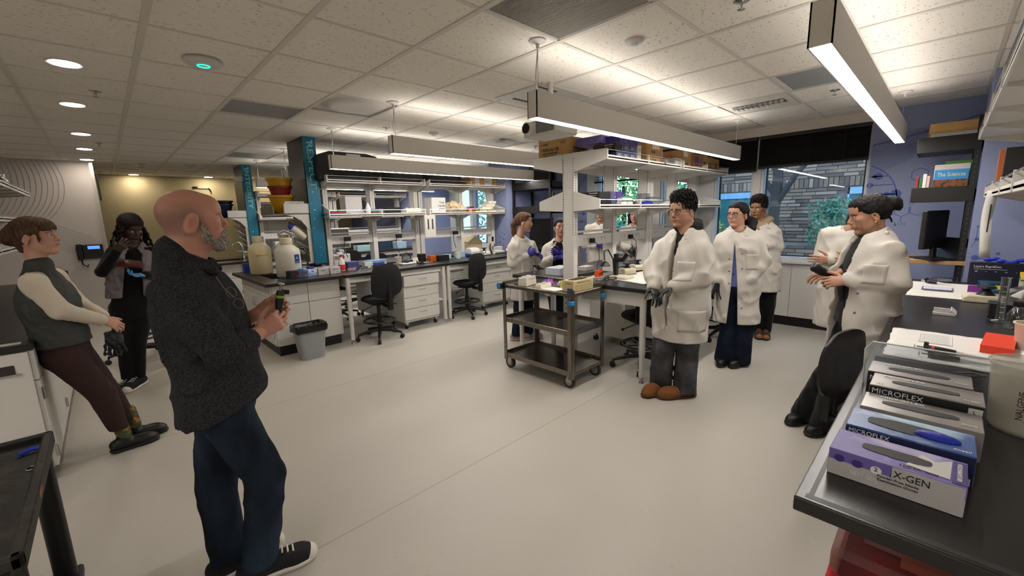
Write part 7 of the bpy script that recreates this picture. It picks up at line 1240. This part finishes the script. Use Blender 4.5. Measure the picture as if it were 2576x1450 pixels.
t = thing('label_instrument', 'white desktop instrument with grey clip beside the column', 'instrument', (2.42, 6.02, Z)); MB().box(-.12, .12, 0, .16, 0, .20).build('housing', white2, t, bevel=.01, seg=2); MB().box(-.1, .02, -.012, 0, .14, .18).build('clip', M('taupe_clip', '#7d746a', .5), t); MB().lathe([(.09, .2), (.085, .26), (.05, .29), (.004, .295)], (0, .08, 0), 18).build('dome', clearp, t, 50)
carton('clear box with dark blue lid beside the spray bottle', (2.47, 5.78, Z), .1, .17, .14, .10, M('violet_blue_box', '#41467c', .4, alpha=.92), name='storage_box'); carton('white wipe box with turquoise top', (2.66, 5.70, Z), .05, .12, .10, .085, whc, name='wipe_box', top=M('turquoise_print', '#5aa8b8', .5)); o = carton('wide clear box with pale blue lid', (2.86, 5.80, Z), .05, .26, .16, .07, M('pale_clear_box', '#b9c6d8', .35, alpha=.85), name='storage_box'); MB().box(-.135, .135, -.005, .165, .07, .088).build('lid', M('pale_blue_lid', '#6f9fd8', .4), o, bevel=.006); o = carton('royal blue tip box with white lid', (2.80, 5.62, Z), .1, .13, .09, .065, M('royal_tip_box', '#2a3aa8', .4), name='tip_box'); MB().box(-.066, .066, -.002, .092, .055, .078).build('lid', clearp, o)
goggles('clear safety glasses left of the blue tip box', (2.52, 5.52, Z), .4); goggles('navy framed safety glasses beside the blue tip box', (2.70, 5.50, Z), -.2, M('navy_lens', '#27304f', .2, alpha=.6)); goggles('red framed safety glasses behind the grey glove boxes', (2.37, 5.58, Z), .2, M('rosy_lens', '#c9a9a9', .2, alpha=.5))
vessel('plastic_cup', 'white tapered cup with yellow dot on the long bench', 'cup', (3.20, 5.83, Z), [(.04, 0), (.055, .10), (.058, .105), (.05, .105), (.036, .006), (.003, .005)], milky2, n=20)
t = thing('bench_loupe', 'round clear magnifier on white base on the long bench', 'magnifier', (3.22, 5.62, Z)); MB().box(-.10, .10, -.06, .06, 0, .025).build('base', whc, t, bevel=.012, seg=2); MB().tube([(.07*math.cos(a), 0, .10+.07*math.sin(a)) for a in np.linspace(-.4, PI+.4, 20)], .008, 8).build('hoop', black, t, 60); MB().sph((0, 0, .05), (.045, .045, .03), 14, 8).build('stage', M('dark_stage', '#2c2a2c', .3), t, 60)
o = carton('small white instruction card standing on the long bench', (3.42, 5.68, Z), .1, .10, .004, .085, whc, [('QR LAB', 'f', 0, .065, .018, ink), ('SCAN HERE', 'f', 0, .035, .012, ink)], tilt=-.3, name='card', cat='card'); pipette('black and white pipette lying in front of the white card', (3.28, 5.50, Z+.022), (3.58, 5.46, Z+.012))
tuberack('amber tube rack beside the twin legs', (3.70, 5.62, Z), .1, .12, .09, .09, M('amber_plastic', ''), (org, 1), cols=5, rows=3); carton('black instrument block right of the amber rack', (3.88, 5.58, Z), .05, .20, .14, .085, dkc, name='heat_block', cat='instrument'); carton('dark box with amber window behind the rack', (3.60, 5.76, Z), 0, .10, .1, .12, dkc, name='dark_box')
o = carton('pale aqua tip box behind the black block', (4.10, 5.80, Z), 0, .14, .10, .07, M('aqua_box', '#a9cfd8', .35), name='tip_box'); vessel('plastic_cup', 'white measuring cup with a red mark', 'cup', (4.22, 5.66, Z), [(.035, 0), (.045, .11), (.042, .11), (.032, .006), (.003, .005)], milky2, n=18); carton('light blue rack with pale lid right of the measuring cup', (4.38, 5.78, Z), 0, .16, .1, .09, M('light_blue_rack', '#8fb6d6', .4), name='tip_box')
t = thing('dry_bath', 'white bench centrifuge with royal blue base', 'centrifuge', (4.58, 5.70, Z)); MB().box(-.10, .10, -.06, .10, 0, .045).build('base', M('royal_base', '#1c2f9c', .4), t, bevel=.008); MB().prism([(-.07, .045), (.11, .045), (.11, .13), (.06, .155), (-.04, .14), (-.07, .09)], 0, -.10, .10).build('cover', white2, t, bevel=.012, seg=2); MB().cyl((.03, -.065, .085), (.03, -.055, .085), .015).build('knob', greyc, t)
vortexer('white vortex mixer right of the blue-based centrifuge', (4.85, 5.72, Z), PI, '#cfcac2'); carton('low white tray box behind the vortex mixer', (5.0, 5.86, Z), 0, .15, .1, .09, whc, name='paper_box'); t = thing('paper_cone', 'white rolled paper cone lying on bench end', 'paper roll', (5.18, 5.70, Z)); MB().cyl((-.12, 0, .04), (.16, .03, .022), .04, .02, 16).build('roll', paper, t, 40)
t = thing('foil_ball', 'crumpled silver foil next to the paper cone', 'foil', (5.33, 5.62, Z)); m_ = SDF(V((-.09, -.09, -.01)), V((.09, .09, .12)), .008); m_.el((0, 0, .035), (.06, .05, .04), None, .01).folds(.018, .05, 3); mesh_obj('foil', [m_.mesh()], M('foil', '#b9b9bd', .3, .9, bump=(60, .8)), t, (0, 0, 0), None, 0); carton('white foam box by the blue pier', (5.30, 5.80, Z), 0, .14, .1, .12, whc, name='foam_box')
o = carton('beige cardboard box with open gabled flaps at the bench end', (5.05, 6.22, Z), 0, .34, .3, .22, M('beige_box', '#b5a583', .7), name='cardboard_box'); MB().prism([(-.17, .22), (.17, .22), (0, .32)], 1, 0, .3).build('flaps', M('beige_box', ''), o)
t = thing('cable_coil', 'black cable coil in front of beige box', 'cable', (5.28, 6.0, Z));
for k in range(2): MB().tube([(.06*math.cos(a)+.02*k, .01*k, .10+.09*math.sin(a)) for a in np.linspace(0, 2*PI, 18)[:-1]], .006, 6, True).build('loop', black, t, 60)
t = thing('digital_timer', 'white wall timer with dark display on the last shelf upright', 'timer', (5.25, 5.965, 1.14)); MB().box(-.035, .035, -.02, 0, -.10, .10).build('case', white2, t, bevel=.004); MB().box(-.025, .025, -.022, -.02, -.01, .08).build('display', M('dark_display', '#1d1c20', .3), t)
for k, (x, l) in enumerate(((2.5, 'black cable plug on the rail next to the column'), (3.32, 'large black power adapter on the long bench rail'), (4.42, 'black power adapter on the rail of the right-hand bench half'))):
    t = thing('power_adapter', l, 'plug', (x, 6.004, 1.33)); MB().box(-.045, .045, -.05, 0, -.03, .03).build('plug', black, t, bevel=.005); MB().tube([(-.04, -.03, -.02), (-.07, -.05, -.12), (-.03, -.06, -.26)], .005, 6).build('cable', black, t, 60)
t = thing('paper_holder', 'white hanging holder with two dark slots at the shelf middle', 'holder', (3.74, 5.74, 1.62)); MB().box(-.10, .10, -.03, 0, -.33, .02).build('panel', white2, t, bevel=.004)
for x in (-.04, .04): MB().box(x-.012, x+.012, -.032, -.03, -.20, -.04).build('slot', M('slot_black', ''), t)
# long bench shelves: middle tier
B4 = set(bpy.data.objects)
ZM, ZTp = 1.6715, 2.1265; g1 = 'binders on the long shelf'
for k, (x, w_, c_, z_, l) in enumerate(((2.24, .16, '#1f4f8e', 0, 'dark blue binder lying at the column end of the shelf'), (2.42, .2, '#1f5a44', 0, 'green binder lying on the long shelf'), (2.34, .18, '#9a2a35', .022, 'red binder lying across the green and blue ones'), (2.93, .2, '#b52a30', 0, 'bottom red binder of the stack by the middle divider'), (2.93, .2, '#2f7a5a', .028, 'green binder of the stack by the middle divider'), (2.93, .2, '#5a2a6c', .054, 'top purple binder of the stack by the middle divider'))): carton(l, (x, 5.70, ZM+z_), 0, w_, .22, .022, M('binder_'+c_[1:], c_, .5), name='binder', cat='binder', group=g1)
carton('large plain grey box on the long shelf', (2.62, 5.8, ZM), 0, .24, .2, .26, greyc, name='grey_box'); vessel('white_flask', 'white squeeze bottle beside the grey box', 'bottle', (2.79, 5.72, ZM), [(.035, 0), (.035, .1), (.02, .13), (.012, .16), (.003, .165)], whc, n=16); carton('black power strip box on the long shelf', (3.22, 5.76, ZM), 0, .24, .12, .10, dkc, name='instrument_box', cat='instrument'); tuberack('cream tube rack with square window near the divider', (3.52, 5.68, ZM), 0, .26, .1, .08, M('cream_rack', ''), (milky2, 2), cols=8, rows=2)
carton('white box handwritten Tuck transfer pipets on the long shelf', (4.0, 5.70, ZM), 0, .27, .22, .25, whc, [('Tuck', 'f', .06, .17, .05, ink), ('transfer', 'f', .06, .12, .045, ink), ('pipets', 'f', .06, .07, .05, ink)], name='white_box'); t = thing('plastic_bags', 'heap of crumpled tan plastic bags on the long shelf', 'bags', (4.38, 5.76, ZM)); m_ = SDF(V((-.24, -.16, -.01)), V((.24, .16, .26)), .012); m_.el((-.05, 0, .09), (.16, .11, .11), None, .03).el((.12, 0, .06), (.10, .1, .07), None, .03).folds(.022, .08, 5).cut((0, 0, .002), (0, 0, -1)); mesh_obj('bag', [m_.mesh()], M('tan_film', '#b9a685', .4, bump=(25, .8)), t, (0, 0, 0), None, 0)
tuberack('orange tip box on the long shelf', (4.66, 5.68, ZM), 0, .12, .08, .09, M('orange_tip_box', '#d9502a', .4), None, 'tip_box', lid=clearp); tuberack('yellow tip box next to the orange one', (4.79, 5.66, ZM), 0, .10, .08, .06, M('yellow_tips', ''), None, 'tip_box', lid=clearp)
for k in range(5): carton(('bottom left cream tray rack at the shelf end', 'bottom right cream tray rack at the shelf end', 'middle cream tray rack at the shelf end', 'upper white tray rack at the shelf end', 'topmost white tray rack at the shelf end')[k], ((4.92, 5.12, 5.02, 5.1, 5.14)[k], 5.66, ZM+(0, 0, .05, .10, .15)[k]), 0, (.17, .2, .24, .2, .18)[k], .14, .046, (M('cream_tray', '#d9cfae', .5), M('cream_tray', ''), M('cream_tray', ''), milky2, milky2)[k], name='tray_rack', cat='rack', labels=((-.06, .06, .008, .02, M('yellow_tips', '')),) if k < 2 else ())
# top tier
t = thing('equipment_case', 'black moulded equipment case on the top shelf next to the column', 'case', (2.62, 5.98, ZTp)); MB().prism([(-.5, 0), (.42, 0), (.42, .26), (.34, .36), (.2, .385), (-.32, .385), (-.45, .34), (-.5, .3)], 1, -.3, .3).build('shell', M('case_black', '#0a0a0b', .45), t, bevel=.02, seg=2); MB().box(-.1, .1, -.305, -.29, .34, .365).build('latch', greyc, t)
for k, (x, l) in enumerate(((3.45, 'dark grey soft instrument bag nearest the equipment case'), (4.25, 'dark grey soft instrument bag beside the cardboard box'))): t = thing('instrument_bag', l, 'bag', (x, 5.95, ZTp)); MB().lathe([(.36, 0), (.38, .05), (.37, .20), (.30, .29), (.15, .325), (.005, .33)], n=28, sy=.72).build('body', M('grey_nylon', '#2c2c30', .6, bump=(90, .3)), t, 60); MB().tube([(-.2, -.2, .25), (0, -.22, .31), (.2, -.2, .25)], .012, 8).build('strap', black, t, 60)
carton('cardboard box with white paper label at the end of the top shelf', (4.95, 5.66, ZTp), 0, .60, .3, .145, cardboard, [('HI-TEC', 'f', .09, .08, .03, ink)], name='cardboard_box', labels=((-.2, -.1, .02, .14, whc), (.02, .19, .02, .14, whc)))
for o in set(bpy.data.objects)-B4:
    if o.parent is None: o.location.y += .13
# buckets and tub over the drying racks
def bucket(label, loc, c_, s=1):
    t = thing('plastic_bucket', label, 'bucket', loc); mm = M('bucket_'+c_[1:], c_, .4); MB().lathe([(.085*s, 0), (.135*s, .20*s), (.15*s, .20*s), (.152*s, .225*s), (.142*s, .225*s), (.13*s, .20*s), (.08*s, .01), (.005, .008)], n=32).build('tub', mm, t, 50); return t
bucket('lower yellow bucket on the drying rack tray', (1.78, 6.28, 1.702), '#b98a12', 1.08); bucket('dark red bucket between the two yellow ones', (1.78, 6.28, 1.842), '#7a1d1a', 1.0); bucket('upper yellow bucket of the stack', (1.78, 6.28, 1.922), '#b98a12', 1.1)
bucket('navy bucket on the farther drying rack', (1.72, 9.75, 1.702), '#101a3a', 1.15); bucket('black bucket nested in the navy bucket', (1.72, 9.75, 1.765), '#0c0c10', 1.15); carton('white card handwritten on the drying rack tray', (1.86, 6.02, 1.80), 0, .24, .004, .06, whc, [('STOP  JAN', 'f', 0, .03, .03, ink)], name='card', cat='card')
t = thing('wash_bottle', 'plastic wash bottle hanging tilted on the drying rack with blue cap', 'bottle', (1.80, 6.04, 1.52)); MB().tube([(0, 0, 0), (.05, 0, -.05), (.15, 0, -.14)], [.045, .05, .045], 14).build('bottle', milky2, t, 60); MB().cyl((-.03, 0, .03), (0, 0, 0), .03, .046, 16).build('cap', M('royal_base', ''), t, 40)
# ---- far row visible through the gaps
def monitor(label, loc, rz, w=.36, h=.24, bez=white2, scr=None):
    t = thing('monitor', label, 'monitor', loc, rz); MB().box(-w/2, w/2, 0, .04, .10, .10+h).build('bezel', bez, t, bevel=.008); MB().box(-w/2+.02, w/2-.02, -.002, 0, .12, .08+h).build('screen', scr or M('grey_screen', '#4a4743', .3), t); MB().box(-.03, .03, .02, .05, 0, .12).box(-.1, .1, -.06, .12, 0, .012).build('stand', bez, t); return t
monitor('white framed monitor seen through the long shelving', (3.55, 8.85, Z), 0, .42, .42)
for k in range(7): t = vessel('glass_bottle', 'clear bottle standing in the far row, %s from the left' % ('first', 'second', 'third', 'fourth', 'fifth', 'sixth', 'seventh')[k], 'bottle', (4.05+.12*k if k else 3.98, 9.42, 1.6715), [(.045, 0), (.046, .10), (.02, .13), (.018, .15), (.003, .15)], cg, n=12); t['group'] = 'bottles on the far shelf'; MB().lathe([(.022, .145), (.022, .17), (.003, .17)], n=10).build('cap', M('pale_blue_lid', ''), t)
for k, (x, y, w_, h_, c_, l) in enumerate(((2.5, 9.0, .3, .3, '#c9c6c0', 'white incubator box on the far bench'), (2.95, 8.9, .16, .10, '#8fb6c4', 'pale blue box on the far bench'), (4.1, 8.9, .35, .12, '#9fc0c6', 'aqua tray on the far bench'), (4.6, 8.95, .3, .22, '#23364a', 'dark blue instrument on the far bench'), (5.0, 8.9, .25, .15, '#a9c8d6', 'pale aqua box at the far bench end'), (3.1, 9.3, .5, .28, '#b9b6b0', 'grey carton on the far row shelf'))): carton(l, (x, y, Z if k < 5 else 1.6715), 0, w_, .2, h_, M('far_'+c_[1:], c_, .5), name='far_box', cat='box')
for k, (x, l) in enumerate(((3.0, 'tall pale cabinet door panel on the far wall, left'), (4.2, 'tall pale cabinet door panel on the far wall, right'))):
    t = thing('storage_cabinet', l, 'cabinet', (x, 12.0, 0)); MB().box(-.5, .5, 0, .55, 0, 2.1).build('body', M('pale_cabinet', '#b5b1a8', .5), t, bevel=.004)
    for sx in (-1, 1): d = MB().box(min(0, sx*.495)+.003*(sx > 0), max(0, sx*.495)-.003*(sx < 0), -.02, 0, .05, 2.06).build('door', M('pale_cabinet', ''), t, bevel=.003); handle(d, (sx*.05, -.02, 1.1), ((0, 0, 1), (0, -1, 0)), .15)
t = thing('cable_clamp', 'black clamp and cable on the beige far wall', 'bracket', (1.72, 12.6, 2.45)); MB().lathe([(.05, 0), (.05, .03), (.005, .035)], n=14).build('reel', black, t); MB().box(.05, .26, -.03, -.015, -.01, .005).build('arm', white2, t); MB().tube([(.25, -.02, 0), (.28, -.03, -.03), (.30, -.03, -.1)], .012, 6).build('cable', blackm, t, 60)
t = thing('mounted_phone', 'black wall phone with blue lit display on white mural wall', 'phone', (-.28, 10.3, 1.06), 0); MB().box(-.02, .24, -.06, 0, 0, .24).build('base', blackm, t, bevel=.01); MB().box(-.09, -.02, -.08, 0, -.02, .25).build('handset', black, t, bevel=.015, seg=2); MB().box(.05, .2, -.064, -.06, .16, .215).build('display', E_('phone_display', '#4f7fe0', 1.6), t); MB().tube([(-.05, -.05, -.02), (-.04, -.06, -.10), (.01, -.06, -.14), (.02, -.05, -.10)], .01, 6).build('cord', black, t, 60)
t = thing('door_closer', 'black door frame edge hinge beside the mural wall', 'hinge', (.05, 10.40, 2.05)); MB().box(-.012, .012, -.03, .03, 0, .45).build('plate', black, t)
t = thing('plastic_tray', 'black wall tray below the phone behind the leaning woman', 'tray', (-.62, 10.24, .80)); MB().box(-.1, .1, -.06, .06, 0, .08).build('tray', black, t, bevel=.01)
# ---- black metal racks by the windows
def rack(name_label, x, y0, y1, desk, shelves, depth=.55, posts=2):
    t = thing('metal_rack', name_label, 'rack', (x, y0, 0)); W = y1-y0
    for yy in ((0, W-.04) if posts == 2 else (0,)):
        for xx in (0, depth-.04):
            u = MB().box(xx, xx+.04, yy, yy+.04, 0, 2.35).build('upright', blackm, t)
            if xx == 0: mb = MB(); [mb.box(-.001, .0, yy+.016, yy+.024, .15+.045*k, .17+.045*k) for k in range(48)]; mb.build('slots', M('slot_pale', '#3c3a38', .6), u)['kind'] = 'stuff'
    for z in shelves: MB().box(-.005, depth, .0, W, z, z+.02).box(-.008, .004, -.0, W, z, z+.135).box(0, depth, .0, .01, z, z+.12).box(0, depth, W-.01, W, z, z+.12).build('shelf', blackm, t, bevel=.002)
    if desk: MB().box(-.04, depth, -.02, W+.02, desk, desk+.035).build('desk_board', M('birch_ply', '#b08a5c', .5, var=(3, '#a27d50', .4, .6, (1, 8, 1))), t, bevel=.002)
    return t
rack('black slotted metal rack with desk board against the blue mural', 5.58, -.14, .27, 1.045, (1.62, 2.07), .5, 1)
monitor('black monitor seen edge-on in the right-hand rack', (5.72, .10, 1.081), math.radians(160), .42, .36, blackm, M('dark_screen', '#0c0c0e', .2)); t = thing('laptop', 'black laptop propped open on the birch desk board', 'laptop', (5.68, .06, 1.081), math.radians(-150)); MB().box(-.16, .16, -.11, .11, 0, .015).build('base', black, t, bevel=.004); MB().ob((0, .13, .10), (.16, 0, 0), (0, .04, .10), (0, -.005, .002)).build('lid', black, t)
for k, (yy, c_, w_, h_, l) in enumerate(((.24, '#8f2a2a', .02, .22, 'red book spine at the left of the rack'), (.215, '#2f6a52', .02, .20, 'green book spine beside the red one'), (.19, '#d6d2cc', .025, .24, 'white book spine in the rack'), (.165, '#c9a9a0', .02, .22, 'pale pink book spine in the rack'))): tag(MB().box(5.62, 5.82, yy-w_/2, yy+w_/2, 1.642, 1.642+h_).build('book', M('book_'+c_[1:], c_, .6), None, bevel=.002), l, 'book', 'books in the right-hand rack')
carton('glossy textbook titled The Sciences with autumn tree cover', (5.66, .02, 1.642), DR, .22, .02, .27, M('autumn_print', '#7a4a1e', .5, var=(30, '#2c1a0e', .5, .6)), [('The Sciences', 'f', .0, .225, .05, M('gold_script', '#e8d9a0', .6), .18)], name='textbook', cat='book', labels=((-.109, .109, .18, .269, M('sky_print', '#2f8ac9', .5)),)); carton('white paperback behind the sciences textbook', (5.70, .02, 1.642), DR, .23, .02, .32, whc, name='textbook', cat='book'); carton('green covered paperback at the back of the rack', (5.735, -.03, 1.642), DR, .2, .02, .35, M('green_cover', '#4f7a3a', .6), name='textbook', cat='book'); carton('purple paperback leaning behind the textbook', (5.765, -.02, 1.642), DR, .23, .02, .30, vio, name='textbook', cat='book')
o = carton('open cardboard tray box with white printed front on top of the rack', (5.60, .04, 2.09), DR, .33, .3, .17, cardboard, [('Integrated', 'f', -.06, .05, .018, ink), ('Micropipette', 'f', .1, .05, .012, ink)], name='cardboard_box', labels=((-.15, .155, .015, .15, whc),)); MB().ob((0, .06, .20), (.165, 0, 0), (0, .07, .05), (0, -.001, .0015)).build('flap', cardboard, o)
rack('black metal shelf rack with office gear beside the far blue pier', 5.60, 4.80, 5.74, 0, (1.62, 2.05)); carton('black printer on the far rack bottom', (5.64, 5.27, .55), DR, .6, .4, .55, blackm, name='printer', cat='printer')
for k in range(4): tag(MB().box(5.64, 5.80, 5.13-.035*k, 5.155-.035*k, 1.642, 1.84).build('binder', M('navy_binder' if k % 2 else 'black_binder', '#1a2032' if k % 2 else '#101012', .5), None, bevel=.002), ('black binder at the left of the far rack row', 'navy binder second in the far rack row', 'black binder third in the far rack row', 'navy binder at the right of the far rack row')[k], 'binder', 'binders in the far rack')
monitor('dark television monitor on top of the far rack', (5.66, 5.05, 2.07), DR, .62, .4, blackm, M('dark_screen', '')); t = thing('desk_phone', 'white wall outlet box above the far rack', 'outlet', (5.59, 5.42, 2.22), DR); MB().box(-.05, .05, 0, .02, 0, .15).build('plate', white2, t); MB().box(-.03, .03, -.003, 0, .04, .11).build('socket', blackm, t)
carton('small white device on the far rack shelf', (5.66, 4.98, 1.642), DR, .08, .08, .06, whc, name='white_device', cat='device'); monitor('black workstation monitor low in the far rack', (5.60, 5.05, 1.0), DR, .55, .45, blackm, M('dark_screen', ''))
# ---- right edge shelves
ZR, ZRm = 2.1265, 1.6715
carton('tan cardboard box on the upper right shelf', (4.75, -.32, ZR), DR, .3, .3, .24, cardboard, name='cardboard_box'); t = carton('black LABORATORY NOTEBOOK binder standing on the right shelf', (4.30, -.35, ZRm), DR, .26, .03, .28, dkc, [('LABORATORY', 'f', .04, .17, .026, inkw, .14), ('NOTEBOOK', 'f', .04, .13, .026, inkw, .12)], name='notebook', cat='notebook')
carton('orange edged notebook behind the laboratory notebook', (4.36, -.33, ZRm), DR, .27, .015, .275, M('orange_edge', '#b5673a', .6), name='notebook', cat='notebook'); carton('green edged notebook behind the laboratory notebook', (4.39, -.34, ZRm), DR, .26, .015, .27, M('green_edge', '#3f7a5a', .6), name='notebook', cat='notebook'); carton('yellow and blue carton on the right shelf', (3.9, -.40, ZRm), DR, .16, .1, .12, M('yellow_blue', '#c9ab3a', .5), name='carton_box')
t = thing('paper_strip', 'long white paper strip hanging from the right shelf', 'paper strip', (4.25, -.19, 1.68)); mb = MB(); P = [(-.02+.012*math.sin(k*.7), y+.01*math.sin(k*.5), -.055*k) for k in range(9) for y in (-.025, .025)]; mb.add(P, [(2*k, 2*k+1, 2*k+3, 2*k+2) for k in range(8)]); o = mb.build('strip', paper, t, 60); o.modifiers.new('s', 'SOLIDIFY').thickness = .001; MB().box(-.024, -.02, -.003, .003, -.30, -.09).build('printed_line', ink, t)
# ---- bottles on the left wall shelves
cols = ('#1f2c7a', '#d0cdc4', '#15151c', '#c9c2b0', '#6a1f33', '#26264a')
for z, n0 in ((1.388, 0), (1.718, 6), (2.028, 12)):
    for k in range(6):
        y = 5.6+.42*k+(.05*(k % 2)); c_ = cols[(k+n0//6) % 6]; nm = ('first', 'second', 'third', 'fourth', 'fifth', 'sixth')[k]
        t = thing('reagent_bottle', '%s bottle along the %s left wall shelf' % (nm, {0: 'lowest', 6: 'middle', 12: 'top'}[n0]), 'bottle', ((-.70 if n0 == 12 else -.84)-.03*(k % 3), y, z), 0, 'bottles on the left shelves'); h_ = .12+.03*(k % 3); MB().lathe([(.04, 0), (.042, .01), (.042, h_*.75), (.02, h_*.9), (.02, h_), (.003, h_)], n=14).build('bottle', M('reagent_'+c_[1:], c_, .4), t, 50); MB().lathe([(.024, h_*.95), (.024, h_*1.15), (.003, h_*1.15)], n=12).build('cap', whc if k % 2 else black, t, 50)
carton('dark teal storage bin on the top left shelf', (-.80, 7.55, 2.028), PI/2, .5, .25, .26, M('dark_teal_bin', '#1a2a3a', .5), name='storage_bin', cat='bin'); carton('green labelled black tip box on the left bench', (-.98, 4.35, Z), PI/2, .3, .25, .32, dkc, name='instrument_box', cat='instrument', labels=((-.12, .12, .04, .09, M('green_label', '#4f9a2a', .6)), (-.1, .1, .24, .28, M('sky_print', ''))))
pad('white strip of paper along the left bench edge', [(-1.35, 3.80), (-.45, 3.80), (-.45, 3.86), (-1.35, 3.86)], Z, wav=0, name='paper_strip', cat='paper')
